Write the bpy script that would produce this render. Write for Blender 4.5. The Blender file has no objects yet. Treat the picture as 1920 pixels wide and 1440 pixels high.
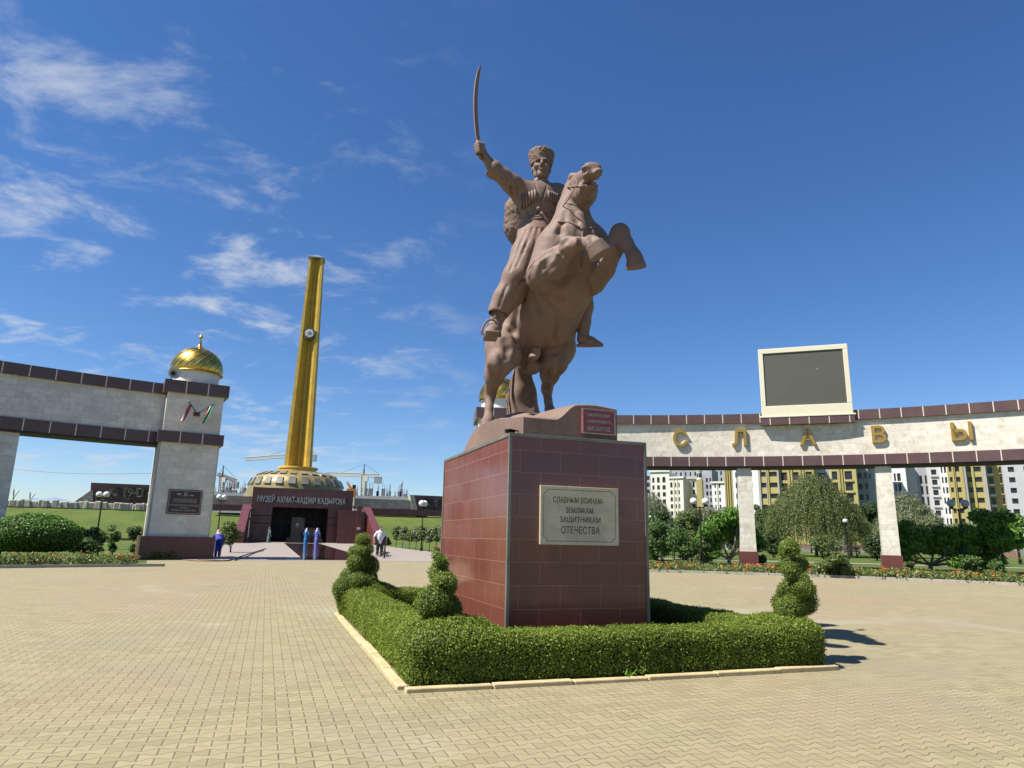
import bpy, math, random
import numpy as np
from mathutils import Vector, Matrix, noise as mnoise

# ------------------------------------------------------------------ camera, world, sun, exposure
C = bpy.context.scene.collection
SC = bpy.context.scene
FOC, PITCH, ROLL, CAMH = 1274.36, .2243, .0208, 1.5      # focal length in pixels of a 1920 wide frame
cd = bpy.data.cameras.new('camera'); cam = bpy.data.objects.new('camera', cd); C.objects.link(cam)
cd.sensor_fit = 'HORIZONTAL'; cd.sensor_width = 36.0; cd.lens = FOC / 1920 * 36.0
cd.clip_start = .05; cd.clip_end = 20000
cam.location = (0, 0, CAMH)
cp, sp, cr, sr = math.cos(PITCH), math.sin(PITCH), math.cos(ROLL), math.sin(ROLL)
FW = np.array([0, cp, sp]); _rt = np.array([1., 0, 0]); _up = np.array([0, -sp, cp])
RT = _rt * cr + _up * sr; UP = -_rt * sr + _up * cr
cam.rotation_euler = Matrix((RT, UP, -FW)).transposed().to_euler()
SC.camera = cam

SUN_A, SUN_E = math.radians(21.0), math.radians(55.0)    # sun stands to the left, a little on the camera's side
SDIR = Vector((-math.cos(SUN_A) * math.cos(SUN_E), -math.sin(SUN_A) * math.cos(SUN_E), math.sin(SUN_E)))
ld = bpy.data.lights.new('sun', 'SUN'); lo = bpy.data.objects.new('sun', ld); C.objects.link(lo)
ld.energy = 5.0; ld.angle = math.radians(.53); ld.color = (1, .95, .86)
lo.rotation_euler = SDIR.to_track_quat('Z', 'Y').to_euler()

W = bpy.data.worlds.new('World'); SC.world = W; W.use_nodes = True
nt = W.node_tree; nt.nodes.clear()
def wn(t, **k):
    n = nt.nodes.new(t)
    for a, b in k.items(): setattr(n, a, b)
    return n
out = wn('ShaderNodeOutputWorld'); bg = wn('ShaderNodeBackground'); bg.inputs[1].default_value = .050
sky = wn('ShaderNodeTexSky', sky_type='NISHITA', sun_disc=False, sun_elevation=SUN_E,
         sun_rotation=math.atan2(SDIR.x, SDIR.y), altitude=300, air_density=1.0, dust_density=.12, ozone_density=2.2)
tc = wn('ShaderNodeTexCoord')
def wmath(op, a, b=None, c=None):
    n = wn('ShaderNodeMath', operation=op)
    for i, v in enumerate((a, b, c)):
        if v is None: continue
        if isinstance(v, (int, float)): n.inputs[i].default_value = v
        else: nt.links.new(v, n.inputs[i])
    return n.outputs[0]
sep = wn('ShaderNodeSeparateXYZ'); nt.links.new(tc.outputs['Generated'], sep.inputs[0])
# cirrus sheet: project the view direction on a plane high above the plaza, x/(z+c), y/(z+c)
zz = wmath('ADD', wmath('MAXIMUM', sep.outputs[2], .0), .16)
px_, py_ = wmath('DIVIDE', sep.outputs[0], zz), wmath('DIVIDE', sep.outputs[1], zz)
comb = wn('ShaderNodeCombineXYZ'); nt.links.new(px_, comb.inputs[0]); nt.links.new(py_, comb.inputs[1])
mp = wn('ShaderNodeMapping'); mp.inputs['Rotation'].default_value = (0, 0, math.radians(24)); mp.inputs['Scale'].default_value = (2.3, 3.0, 1)
nt.links.new(comb.outputs[0], mp.inputs[0])
n1 = wn('ShaderNodeTexNoise'); n1.inputs['Scale'].default_value = 1.55; n1.inputs['Detail'].default_value = 9; n1.inputs['Roughness'].default_value = .62; n1.inputs['Distortion'].default_value = .35
nt.links.new(mp.outputs[0], n1.inputs['Vector'])
n2 = wn('ShaderNodeTexNoise'); n2.inputs['Scale'].default_value = .75; n2.inputs['Detail'].default_value = 3
nt.links.new(comb.outputs[0], n2.inputs['Vector'])
# the clouds lie over the left (west) half of the sky
az = wmath('ARCTAN2', sep.outputs[0], sep.outputs[1])                    # 0 = +Y, negative to the left
mr = wn('ShaderNodeMapRange', interpolation_type='SMOOTHSTEP'); nt.links.new(az, mr.inputs[0])
mr.inputs[1].default_value = .02; mr.inputs[2].default_value = -.34; mr.inputs[3].default_value = 0; mr.inputs[4].default_value = 1
me_ = wn('ShaderNodeMapRange', interpolation_type='SMOOTHSTEP'); nt.links.new(sep.outputs[2], me_.inputs[0])
me_.inputs[1].default_value = .74; me_.inputs[2].default_value = .30; me_.inputs[3].default_value = .45; me_.inputs[4].default_value = 1
cov = wmath('ADD', wmath('MULTIPLY', n1.outputs[0], .78), wmath('MULTIPLY', n2.outputs[0], .32))
cl = wn('ShaderNodeMapRange', interpolation_type='SMOOTHSTEP'); nt.links.new(cov, cl.inputs[0])
cl.inputs[1].default_value = .53; cl.inputs[2].default_value = .74; cl.inputs[3].default_value = 0; cl.inputs[4].default_value = .85
dens = wmath('MULTIPLY', wmath('MULTIPLY', cl.outputs[0], mr.outputs[0]), me_.outputs[0])
mixc = wn('ShaderNodeMix', data_type='RGBA'); nt.links.new(dens, mixc.inputs[0]); mixc.inputs[7].default_value = (6.0, 6.5, 7.2, 1)
# a camera-like colour response: deepen the blue a little
hs = wn('ShaderNodeHueSaturation'); hs.inputs['Saturation'].default_value = 1.2; nt.links.new(sky.outputs[0], hs.inputs['Color'])
tint = wn('ShaderNodeMix', data_type='RGBA', blend_type='MULTIPLY'); tint.inputs[0].default_value = 1; tint.inputs[7].default_value = (.98, 1.07, 1.27, 1)
nt.links.new(hs.outputs[0], tint.inputs[6]); nt.links.new(tint.outputs[2], mixc.inputs[6])
nt.links.new(mixc.outputs[2], bg.inputs[0]); nt.links.new(bg.outputs[0], out.inputs[0])
SC.view_settings.view_transform = 'Standard'; SC.view_settings.look = 'None'
SC.view_settings.exposure = 1.12; SC.view_settings.gamma = 1; SC.view_settings.use_curve_mapping = False
SC.cycles.max_bounces = 6; SC.cycles.diffuse_bounces = 2; SC.cycles.glossy_bounces = 3; SC.cycles.transparent_max_bounces = 4
random.seed(7); RNG = np.random.default_rng(7)

# ------------------------------------------------------------------ picture point -> place in the world
O = np.array([0, 0, CAMH])
def ray(x, y): return FW + (x - 960) / FOC * RT - (y - 720) / FOC * UP
def atY(x, y, Y):
    d = ray(x, y); return O + d * (Y / d[1])
def atz(x, y, z):
    d = ray(x, y); return O + d * ((z - CAMH) / d[2])
def gz(Y):
    Y = np.asarray(Y, float)
    r = np.where(Y < 8, 0, np.where(Y < 16, .0005 * (Y - 8) ** 2, .032 + .008 * (np.minimum(Y, 115) - 16)))
    return float(r) if r.ndim == 0 else r
def G(x, y):
    d = ray(x, y); p = O + d * (-CAMH / d[2])
    for _ in range(30):
        p = O + d * ((gz(min(max(p[1], 0), 400)) - CAMH) / d[2])
    return p
class Frame:
    def __init__(s, o, yaw):
        s.o = np.array(o, float); s.yaw = yaw
        s.ex = np.array([math.cos(yaw), math.sin(yaw), 0]); s.ey = np.array([-math.sin(yaw), math.cos(yaw), 0])
    def L(s, x, y, yp):                       # picture point on the frame's plane y' = yp, in the frame's own metres
        d = ray(x, y); t = ((s.o - O) @ s.ey + yp) / (d @ s.ey); p = O + d * t - s.o
        return np.array([p @ s.ex, p @ s.ey, p[2]])
    def X(s, x, y, xp):                       # the same on the plane x' = xp
        d = ray(x, y); t = ((s.o - O) @ s.ex + xp) / (d @ s.ex); p = O + d * t - s.o
        return np.array([p @ s.ex, p @ s.ey, p[2]])
    def w(s, q): return s.o + s.ex * q[0] + s.ey * q[1] + np.array([0, 0, q[2]])
    def loc(s, p):
        p = np.array(p, float) - s.o; return np.array([p @ s.ex, p @ s.ey, p[2]])

# ------------------------------------------------------------------ mesh builder
class MB:
    def __init__(s): s.v = []; s.f = []; s.uv = {}; s.n = 0
    def add(s, V, F):
        V = [tuple(map(float, p)) for p in V]; b = s.n; s.v += V; s.n += len(V)
        s.f += [tuple(i + b for i in f) for f in F]; return b
    def quad(s, a, b, c, d, uv=None):
        s.add((a, b, c, d), [(0, 1, 2, 3)])
        if uv: s.uv[len(s.f) - 1] = uv
    def box(s, c, size, rz=0, top=1.0, shear=(0, 0)):
        x, y, z = [k / 2 for k in size]; V = []
        for sz in (-1, 1):
            k = top if sz > 0 else 1
            for sx, sy in ((-1, -1), (1, -1), (1, 1), (-1, 1)):
                px, py = sx * x * k + (shear[0] if sz > 0 else 0), sy * y * k + (shear[1] if sz > 0 else 0)
                V.append((c[0] + px * math.cos(rz) - py * math.sin(rz), c[1] + px * math.sin(rz) + py * math.cos(rz), c[2] + sz * z))
        s.add(V, [(0, 3, 2, 1), (4, 5, 6, 7), (0, 1, 5, 4), (1, 2, 6, 5), (2, 3, 7, 6), (3, 0, 4, 7)])
        return s
    def b2(s, lo, hi): return s.box([(a + b) / 2 for a, b in zip(lo, hi)], [b - a for a, b in zip(lo, hi)])
    def hexa(s, P): s.add(P, [(0, 3, 2, 1), (4, 5, 6, 7), (0, 1, 5, 4), (1, 2, 6, 5), (2, 3, 7, 6), (3, 0, 4, 7)]); return s
    def tube(s, pts, r, n=8, cap=True, sq=None):
        pts = [np.array(p, float) for p in pts]; m = len(pts)
        r = [r] * m if np.isscalar(r) else list(r)
        t = [pts[min(i + 1, m - 1)] - pts[max(i - 1, 0)] for i in range(m)]
        t = [a / (np.linalg.norm(a) + 1e-9) for a in t]
        u = np.cross(t[0], [0, 0, 1.]);
        if np.linalg.norm(u) < .1: u = np.cross(t[0], [0, 1., 0])
        V = []
        for i in range(m):
            u = u - t[i] * (u @ t[i]); u /= np.linalg.norm(u) + 1e-9; w = np.cross(t[i], u)
            for k in range(n):
                a = 2 * math.pi * k / n; V.append(pts[i] + (u * math.cos(a) + w * math.sin(a) * (sq or 1)) * r[i])
        F = [(i * n + k, i * n + (k + 1) % n, (i + 1) * n + (k + 1) % n, (i + 1) * n + k) for i in range(m - 1) for k in range(n)]
        if cap: F += [tuple(range(n))[::-1], tuple(range((m - 1) * n, m * n))]
        s.add(V, F); return s
    def lathe(s, prof, n=24, c=(0, 0, 0), a0=0, a1=2 * math.pi):
        full = abs(a1 - a0 - 2 * math.pi) < 1e-6; m = n if full else n + 1
        V = [(c[0] + r * math.cos(a0 + (a1 - a0) * k / n), c[1] + r * math.sin(a0 + (a1 - a0) * k / n), c[2] + z) for r, z in prof for k in range(m)]
        F = []
        for i in range(len(prof) - 1):
            for k in range(n):
                k2 = (k + 1) % m; F.append((i * m + k, i * m + k2, (i + 1) * m + k2, (i + 1) * m + k))
        s.add(V, F); return s
    def ball(s, c, r, n=12, sc=(1, 1, 1)):
        prof = [(math.sin(math.pi * i / n), -math.cos(math.pi * i / n)) for i in range(n + 1)]
        b = s.n; s.lathe([(max(a, 1e-4), z) for a, z in prof], n * 2)
        for i in range(b, s.n):
            p = s.v[i]; s.v[i] = tuple(c[j] + p[j] * r * sc[j] for j in range(3))
        return s
    def prism(s, poly, z0, z1):
        n = len(poly); V = [(x, y, z0) for x, y in poly] + [(x, y, z1) for x, y in poly]
        s.add(V, [tuple(range(n))[::-1], tuple(range(n, 2 * n))] + [(i, (i + 1) % n, n + (i + 1) % n, n + i) for i in range(n)]); return s
    def slab(s, poly, y0, y1):
        # outline in x-z, thickness along y
        n = len(poly); V = [(x, y0, z) for x, z in poly] + [(x, y1, z) for x, z in poly]
        s.add(V, [tuple(range(n)), tuple(range(n, 2 * n))[::-1]] + [((i + 1) % n, i, n + i, n + (i + 1) % n) for i in range(n)]); return s
    def mesh(s, name, mat=None, smooth=False, bevel=0):
        me = bpy.data.meshes.new(name); me.from_pydata(s.v, [], s.f); me.update()
        uvl = me.uv_layers.new(name='UVMap'); auto_uv(me, uvl)
        for fi, uv in s.uv.items():
            for li, q in zip(me.polygons[fi].loop_indices, uv): uvl.data[li].uv = q
        if mat: me.materials.append(mat)
        if smooth: me.polygons.foreach_set('use_smooth', [True] * len(me.polygons))
        return me
    def build(s, name, mat=None, parent=None, smooth=False, loc=None, rz=0, bevel=0, angle=None):
        me = s.mesh(name, mat, smooth or angle is not None)
        if angle is not None: me.set_sharp_from_angle(angle=math.radians(angle))
        o = bpy.data.objects.new(name, me); C.objects.link(o)
        if parent: o.parent = parent
        if loc is not None: o.location = [float(k) for k in loc]; o.rotation_euler = (0, 0, rz)
        if bevel:
            b = o.modifiers.new('bevel', 'BEVEL'); b.width = bevel; b.segments = 2; b.limit_method = 'ANGLE'; b.angle_limit = math.radians(40)
        return o
def auto_uv(me, uvl):
    nl = len(me.loops)
    if not nl: return
    co = np.empty(len(me.vertices) * 3, np.float32); me.vertices.foreach_get('co', co); co = co.reshape(-1, 3)
    vi = np.empty(nl, np.int32); me.loops.foreach_get('vertex_index', vi)
    pn = np.empty(len(me.polygons) * 3, np.float32); me.polygons.foreach_get('normal', pn); pn = pn.reshape(-1, 3)
    lt = np.empty(len(me.polygons), np.int32); me.polygons.foreach_get('loop_total', lt)
    n = np.repeat(pn, lt, 0); p = co[vi]
    h = np.hypot(n[:, 0], n[:, 1]); ok = h > .3
    tx = np.where(ok, -n[:, 1] / np.maximum(h, 1e-6), 1); ty = np.where(ok, n[:, 0] / np.maximum(h, 1e-6), 0)
    u = np.where(ok, p[:, 0] * tx + p[:, 1] * ty, p[:, 0]); v = np.where(ok, p[:, 2], p[:, 1])
    uvl.data.foreach_set('uv', np.stack([u, v], 1).astype(np.float32).ravel())
def arrays(name, V, F, mat=None, parent=None, smooth=True, link=True):
    V = np.asarray(V, np.float32); F = np.asarray(F, np.int32); k = F.shape[1]
    me = bpy.data.meshes.new(name); me.vertices.add(len(V)); me.vertices.foreach_set('co', V.ravel())
    me.loops.add(F.size); me.loops.foreach_set('vertex_index', F.ravel())
    me.polygons.add(len(F)); me.polygons.foreach_set('loop_start', np.arange(0, F.size, k, dtype=np.int32)); me.polygons.foreach_set('loop_total', np.full(len(F), k, np.int32))
    me.update(calc_edges=True)
    if smooth: me.polygons.foreach_set('use_smooth', np.ones(len(F), bool))
    if mat: me.materials.append(mat)
    o = bpy.data.objects.new(name, me)
    if link: C.objects.link(o)
    if parent: o.parent = parent
    return o
def tag(o, label, cat, group=None):
    o['label'] = label; o['category'] = cat
    if group: o['group'] = group
    return o
def thing(name, label, cat, loc=(0, 0, 0), rz=0, group=None):
    o = bpy.data.objects.new(name, None); C.objects.link(o); o.empty_display_size = .2
    o.location = [float(k) for k in loc]; o.rotation_euler = (0, 0, rz); return tag(o, label, cat, group)
def struct(o, kind='structure'): o['kind'] = kind; return o
def copy_tree(o, parent=None):
    c = o.copy(); C.objects.link(c)
    if parent: c.parent = parent
    for ch in list(o.children): copy_tree(ch, c)
    return c
def text_mb(body, size, depth=.0, bold=0.0, align='CENTER', spacing=1.0, line=1.0):
    cu = bpy.data.curves.new('lettering', 'FONT'); cu.body = body; cu.size = size; cu.extrude = depth; cu.offset = bold
    cu.align_x = align; cu.space_character = spacing; cu.space_line = line; cu.resolution_u = 3
    o = bpy.data.objects.new('lettering', cu); C.objects.link(o)
    dg = bpy.context.evaluated_depsgraph_get(); me = bpy.data.meshes.new_from_object(o.evaluated_get(dg))
    V = [tuple(v.co) for v in me.vertices]; F = [tuple(p.vertices) for p in me.polygons]
    bpy.data.objects.remove(o); bpy.data.curves.remove(cu); bpy.data.meshes.remove(me)
    return V, F
def put_text(name, body, size, origin, mat, parent, depth=.01, bold=0, sx=1.0, spacing=1.0, width=None, line=1.0, flip=False):
    # letters standing upright in the x-z plane, reading along +x, facing -y; origin = centre of the first baseline
    V, F = text_mb(body, size, depth, bold, spacing=spacing, line=line); V = np.array(V)
    if width: sx = width / (V[:, 0].max() - V[:, 0].min())
    c = (V[:, 0].max() + V[:, 0].min()) / 2
    P = np.stack([(V[:, 0] - c) * sx + origin[0], origin[1] - V[:, 2], V[:, 1] + origin[2]], 1)
    m = MB(); m.add(P, F); return m.build(name, mat, parent)

# ------------------------------------------------------------------ materials
class NG:
    def __init__(s, name):
        s.m = bpy.data.materials.new(name); s.m.use_nodes = True; s.t = s.m.node_tree; s.t.nodes.clear()
        s.out = s.t.nodes.new('ShaderNodeOutputMaterial'); s.p = s.t.nodes.new('ShaderNodeBsdfPrincipled'); s.lk(s.p.outputs[0], s.out.inputs[0])
    def lk(s, a, b): s.t.links.new(a, b)
    def n(s, t, ins={}, **k):
        n = s.t.nodes.new(t)
        for a, b in k.items(): setattr(n, a, b)
        for a, b in ins.items():
            i = n.inputs[a]
            if hasattr(b, 'links') or isinstance(b, bpy.types.NodeSocket): s.lk(b, i)
            else: i.default_value = b
        return n
    def m_(s, op, a, b=None, c=None):
        n = s.t.nodes.new('ShaderNodeMath'); n.operation = op
        for i, v in enumerate((a, b, c)):
            if v is None: continue
            if isinstance(v, bpy.types.NodeSocket): s.lk(v, n.inputs[i])
            else: n.inputs[i].default_value = v
        return n.outputs[0]
    def noise(s, scale, detail=4, rough=.55, vec=None, dist=0, out=0):
        n = s.n('ShaderNodeTexNoise', {'Scale': scale, 'Detail': detail, 'Roughness': rough, 'Distortion': dist})
        if vec is not None: s.lk(vec, n.inputs['Vector'])
        return n.outputs[out]
    def ramp(s, fac, stops):
        r = s.t.nodes.new('ShaderNodeValToRGB'); s.lk(fac, r.inputs[0]); e = r.color_ramp.elements
        while len(e) < len(stops): e.new(.5)
        for k, (p, c) in zip(e, stops): k.position = p; k.color = (*c, 1) if len(c) == 3 else c
        return r.outputs[0]
    def mix(s, fac, a, b, mode='MIX'):
        n = s.t.nodes.new('ShaderNodeMix'); n.data_type = 'RGBA'; n.blend_type = mode
        for i, v in ((0, fac), (6, a), (7, b)):
            if isinstance(v, bpy.types.NodeSocket): s.lk(v, n.inputs[i])
            else: n.inputs[i].default_value = v if i == 0 else (*v, 1) if len(v) == 3 else v
        return n.outputs[2]
    def step(s, v, a, b, lo=0, hi=1):
        n = s.t.nodes.new('ShaderNodeMapRange'); n.interpolation_type = 'SMOOTHSTEP'; s.lk(v, n.inputs[0])
        for i, k in zip((1, 2, 3, 4), (a, b, lo, hi)): n.inputs[i].default_value = k
        return n.outputs[0]
    def bump(s, h, strength=.3, dist=.02):
        b = s.n('ShaderNodeBump', {'Strength': strength, 'Distance': dist, 'Height': h}); s.lk(b.outputs[0], s.p.inputs['Normal']); return b
    def set(s, color=None, rough=None, metal=None, coat=None, spec=None):
        for k, v in (('Base Color', color), ('Roughness', rough), ('Metallic', metal), ('Coat Weight', coat), ('Specular IOR Level', spec)):
            if v is None: continue
            i = s.p.inputs[k]
            if isinstance(v, bpy.types.NodeSocket): s.lk(v, i)
            elif k == 'Base Color': i.default_value = (*v, 1)
            else: i.default_value = v
        return s.m
    def obj(s): return s.n('ShaderNodeTexCoord').outputs['Object']
    def uv(s): return s.n('ShaderNodeUVMap').outputs[0]
KA = .74                                                   # all colours are set for this exposure: white paint about .6
_pm = {}
def pm(name, col, rough=.6, metal=0, var=.12, scale=3., bump=0, bscale=40., coat=None, spec=None):
    if name in _pm: return _pm[name]
    g = NG(name); c = np.array(col) * KA; o = g.obj()
    f = g.noise(scale, 5, .6, o)
    col_ = g.ramp(f, [(.3, tuple(c * (1 - var))), (.7, tuple(np.minimum(c * (1 + var), 1)))])
    if bump: g.bump(g.noise(bscale, 4, .6, o), bump, .01)
    _pm[name] = g.set(col_, rough, metal, coat, spec); return _pm[name]
# ------------------------------------------------------------------ the setting's materials
YAW = .3352                                                 # the square's axis: plinth, paving and museum share it
CP, SP = math.cos(YAW), math.sin(YAW)
def paver_mat():
    g = NG('interlocking_pavers'); o = g.obj(); s = g.n('ShaderNodeSeparateXYZ', {0: o})
    x, y = s.outputs[0], s.outputs[1]; M = g.m_; L, R = .225, .1125
    u = M('ADD', M('MULTIPLY', x, CP), M('MULTIPLY', y, SP)); v = M('SUBTRACT', M('MULTIPLY', y, CP), M('MULTIPLY', x, SP))
    # every paver sits a few millimetres off the line
    wob = g.noise(.9, 2, .5, o); v = M('ADD', v, M('MULTIPLY', M('SUBTRACT', wob, .5), .05))
    f = M('DIVIDE', v, R); nn = M('FLOOR', M('ADD', f, .5)); par = M('MODULO', M('ABSOLUTE', nn), 2.)
    sg = M('SUBTRACT', 1., M('MULTIPLY', par, 2.)); cs = M('COSINE', M('MULTIPLY', u, 2 * math.pi / L))
    d = M('SUBTRACT', M('SUBTRACT', f, nn), M('MULTIPLY', M('MULTIPLY', cs, sg), .20))
    row = M('SUBTRACT', nn, M('LESS_THAN', d, 0.)); rp = M('MODULO', M('ABSOLUTE', row), 2.)
    uu = M('ADD', M('DIVIDE', u, L), M('MULTIPLY', M('SUBTRACT', 1., rp), .5)); ui = M('FLOOR', M('ADD', uu, .5))
    du = M('MULTIPLY', M('ABSOLUTE', M('SUBTRACT', uu, ui)), L); dv = M('MULTIPLY', M('ABSOLUTE', d), R)
    cell = g.n('ShaderNodeCombineXYZ', {0: M('FLOOR', uu), 1: row}); wnz = g.n('ShaderNodeTexWhiteNoise', {'Vector': cell.outputs[0]}, noise_dimensions='2D')
    # uneven joints: some gape, some are packed with sand
    jn = g.noise(2.2, 3, .6, o); jw = M('MULTIPLY', g.step(jn, .35, .68), .0045)
    edge = M('MINIMUM', du, M('ADD', dv, .0008)); joint = g.step(M('SUBTRACT', edge, jw), .0012, .0042, 1, 0)
    base = g.ramp(wnz.outputs[0], [(0, (0.195, 0.167, 0.095)), (.35, (0.221, 0.192, 0.111)), (.7, (0.235, 0.206, 0.120)), (1, (0.252, 0.215, 0.127))])
    big = g.noise(.16, 4, .6, o); base = g.mix(g.step(big, .46, .66), base, (0.240, 0.183, 0.115)); 
    worn = g.noise(.33, 5, .62, o, .4); base = g.mix(M('MULTIPLY', g.step(worn, .48, .70), .70), base, (0.195, 0.177, 0.117))
    pale = g.noise(.22, 5, .65, M('ADD', x, 7.)) if False else g.noise(.21, 6, .65, o, 1.2); base = g.mix(M('MULTIPLY', g.step(pale, .56, .68), .65), base, (0.274, 0.254, 0.182))
    fine = g.noise(160, 2, .7, o); base = g.mix(M('MULTIPLY', fine, .18), base, (0.164, 0.141, 0.084))
    spots = g.noise(26, 3, .7, o); base = g.mix(M('MULTIPLY', g.step(spots, .66, .74), .35), base, (0.093, 0.076, 0.044))
    jcol = g.mix(g.noise(1.2, 2, .5, o), (0.078, 0.062, 0.033), (0.156, 0.129, 0.073))
    col = g.mix(M('MULTIPLY', joint, .85), base, jcol)
    hgt = M('ADD', M('MULTIPLY', g.step(edge, .0, .010), 1.), M('ADD', M('MULTIPLY', wnz.outputs[0], .22), M('MULTIPLY', fine, .08)))
    g.bump(hgt, .75, .006); return g.set(col, .85, spec=.3)
def tile_mat(name, w, h, c1, c2, mortar, msize=.004, rough=.2, coat=0, vein=None, vscale=3, bump=.1, off=.5, spec=.5, tilt=0, squash=1, uoff=0):
    K_ = lambda c: tuple(k * KA for k in c)
    c1, c2, mortar = K_(c1), K_(c2), K_(mortar); vein = vein and [K_(v) for v in vein]
    g = NG(name); uv = g.uv()
    if uoff: uv = g.n('ShaderNodeVectorMath', {0: uv, 1: (uoff, 0, 0)}, operation='ADD').outputs[0]
    b = g.n('ShaderNodeTexBrick', {'Vector': uv, 'Color1': (*c1, 1), 'Color2': (*c2, 1), 'Mortar': (*mortar, 1), 'Scale': 1, 'Mortar Size': msize, 'Mortar Smooth': .2, 'Bias': 0, 'Brick Width': w, 'Row Height': h})
    b.offset = off; b.squash = squash; col = b.outputs[0]; o = g.obj()
    if vein:
        f = g.noise(vscale, 8, .65, o, 1.6); col = g.mix(g.m_('MULTIPLY', g.step(f, .48, .66), .6), col, vein[0])
        f2 = g.noise(vscale * .45, 6, .6, o, 2.5); col = g.mix(g.m_('MULTIPLY', g.step(f2, .55, .7), .55), col, vein[1])
        f3 = g.m_('ABSOLUTE', g.m_('SUBTRACT', g.noise(vscale * .8, 6, .6, o, 3.5), .5)); col = g.mix(g.m_('MULTIPLY', g.step(f3, .0, .022, 1, 0), .35), col, vein[2])
    else:
        f = g.noise(90, 3, .75, o); col = g.mix(g.m_('MULTIPLY', g.step(f, .45, .75), .30), col, tuple(min(1, k * 1.9) for k in c2))
        f = g.noise(55, 3, .75, o); col = g.mix(g.m_('MULTIPLY', g.step(f, .52, .7), .35), col, tuple(k * .55 for k in c1))
    rr = g.step(g.noise(1.3, 5, .6, o), .35, .7, rough * .8, min(1, rough * 1.5))
    if tilt:   # each polished slab lies at a slightly different angle
        vm = g.n('ShaderNodeVectorMath', {0: uv, 1: (1 / w, 1 / h, 0)}, operation='MULTIPLY'); sx = g.n('ShaderNodeSeparateXYZ', {0: vm.outputs[0]})
        row = g.m_('FLOOR', sx.outputs[1]); cx = g.m_('FLOOR', g.m_('ADD', sx.outputs[0], g.m_('MULTIPLY', g.m_('MODULO', g.m_('ABSOLUTE', row), 2.), off)))
        cc = g.n('ShaderNodeCombineXYZ', {0: cx, 1: row}); wz = g.n('ShaderNodeTexWhiteNoise', {'Vector': cc.outputs[0]}, noise_dimensions='2D')
        geo = g.n('ShaderNodeNewGeometry'); d = g.n('ShaderNodeVectorMath', {0: wz.outputs['Color'], 1: (.5, .5, .5)}, operation='SUBTRACT')
        d2 = g.n('ShaderNodeVectorMath', {0: d.outputs[0]}, operation='SCALE'); d2.inputs['Scale'].default_value = tilt
        a = g.n('ShaderNodeVectorMath', {0: geo.outputs['Normal'], 1: d2.outputs[0]}, operation='ADD'); nn = g.n('ShaderNodeVectorMath', {0: a.outputs[0]}, operation='NORMALIZE')
        bp = g.n('ShaderNodeBump', {'Strength': bump, 'Distance': .004, 'Height': b.outputs['Fac'], 'Normal': nn.outputs[0]}, invert=True); g.lk(bp.outputs[0], g.p.inputs['Normal'])
    else:
        g.bump(g.m_('SUBTRACT', g.m_('MULTIPLY', f, .25), b.outputs['Fac']), bump, .01)
    return g.set(col, rr, coat=coat, spec=spec)
def grass_mat(name, c1, c2, c3):
    c1, c2, c3 = [tuple(k * KA for k in c) for c in (c1, c2, c3)]
    g = NG(name); o = g.obj(); a = g.noise(.35, 5, .6, o); b = g.noise(9, 5, .7, o); c = g.noise(70, 2, .8, o)
    col = g.mix(g.step(a, .35, .65), c1, c2); col = g.mix(g.m_('MULTIPLY', g.step(b, .42, .7), .7), col, c3)
    g.bump(g.m_('ADD', b, c), .8, .06); return g.set(col, .9, spec=.15)
M_PAVE = paver_mat()
M_GRAN = tile_mat('polished_red_granite', .60, .30, (.165, .054, .040), (.20, .068, .050), (.34, .19, .15), .0035, .13, .0, bump=.12, tilt=.016, spec=.5)
M_GRAN_BG = tile_mat('red_granite_cladding', .9, .6, (.13, .040, .036), (.16, .05, .045), (.08, .03, .03), .008, .25, bump=.15)
CAPC = ((.105, .058, .056), (.118, .066, .063), (.80, .72, .60))
M_CAP = tile_mat('dark_maroon_cladding', 1.06, 60, *CAPC, .025, .35, bump=.05, off=0)
M_CAPP = tile_mat('dark_maroon_pillar_cladding', 1.06, 60, *CAPC, .028, .35, bump=.05, off=0, uoff=.53)
M_TRAV = tile_mat('travertine_cladding', .62, .30, (.70, .65, .54), (.86, .81, .71), (.55, .50, .42), .005, .45, vein=((.52, .41, .30), (.74, .66, .52), (.40, .36, .31)), vscale=1.6, bump=.25)
M_TRAV_SHADED = tile_mat('shade_grey_cladding', .62, .30, (.66, .62, .57), (.86, .82, .76), (.48, .45, .41), .006, .45, vein=((.58, .51, .43), (.88, .80, .70), (.36, .34, .32)), vscale=1.8, bump=.25)  # the travertine again, greyed in colour for the shaded left colonnade
M_TRAV_LIFTED = tile_mat('shade_lifted_cladding', .62, .30, (.74, .69, .59), (.92, .86, .75), (.58, .54, .47), .006, .45, vein=((.70, .60, .48), (1.0, .90, .76), (.45, .42, .38)), vscale=1.8, bump=.25)  # same stone, lightened in colour for missing light on the left pillar
M_LAWN = grass_mat('lawn_grass', (.095, .145, .03), (.14, .185, .045), (.07, .115, .025))
M_BANK = grass_mat('bank_grass', (.085, .135, .028), (.125, .17, .038), (.145, .165, .055))
M_SOIL = pm('garden_soil', (.17, .13, .085), .95, var=.3, scale=2, bump=.5)
M_PATH = tile_mat('pink_grey_paving', .4, .4, (.42, .345, .30), (.50, .42, .37), (.27, .225, .19), .008, .7, bump=.2)
M_STRIP = tile_mat('polished_dark_granite', .6, .6, (.075, .03, .028), (.11, .045, .04), (.05, .02, .02), .004, .07, bump=.05, tilt=.01)
M_KERB = pm('yellow_kerb_stone', (.52, .41, .22), .8, var=.2, scale=5, bump=.3)
M_KERBG = pm('grey_kerb_stone', (.42, .39, .33), .85, var=.15, scale=4, bump=.3)
M_DARKMETAL = pm('black_iron', (.02, .02, .022), .45, .3)
M_BEIGE = pm('cream_paint', (.78, .73, .55), .45, var=.03)
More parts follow.
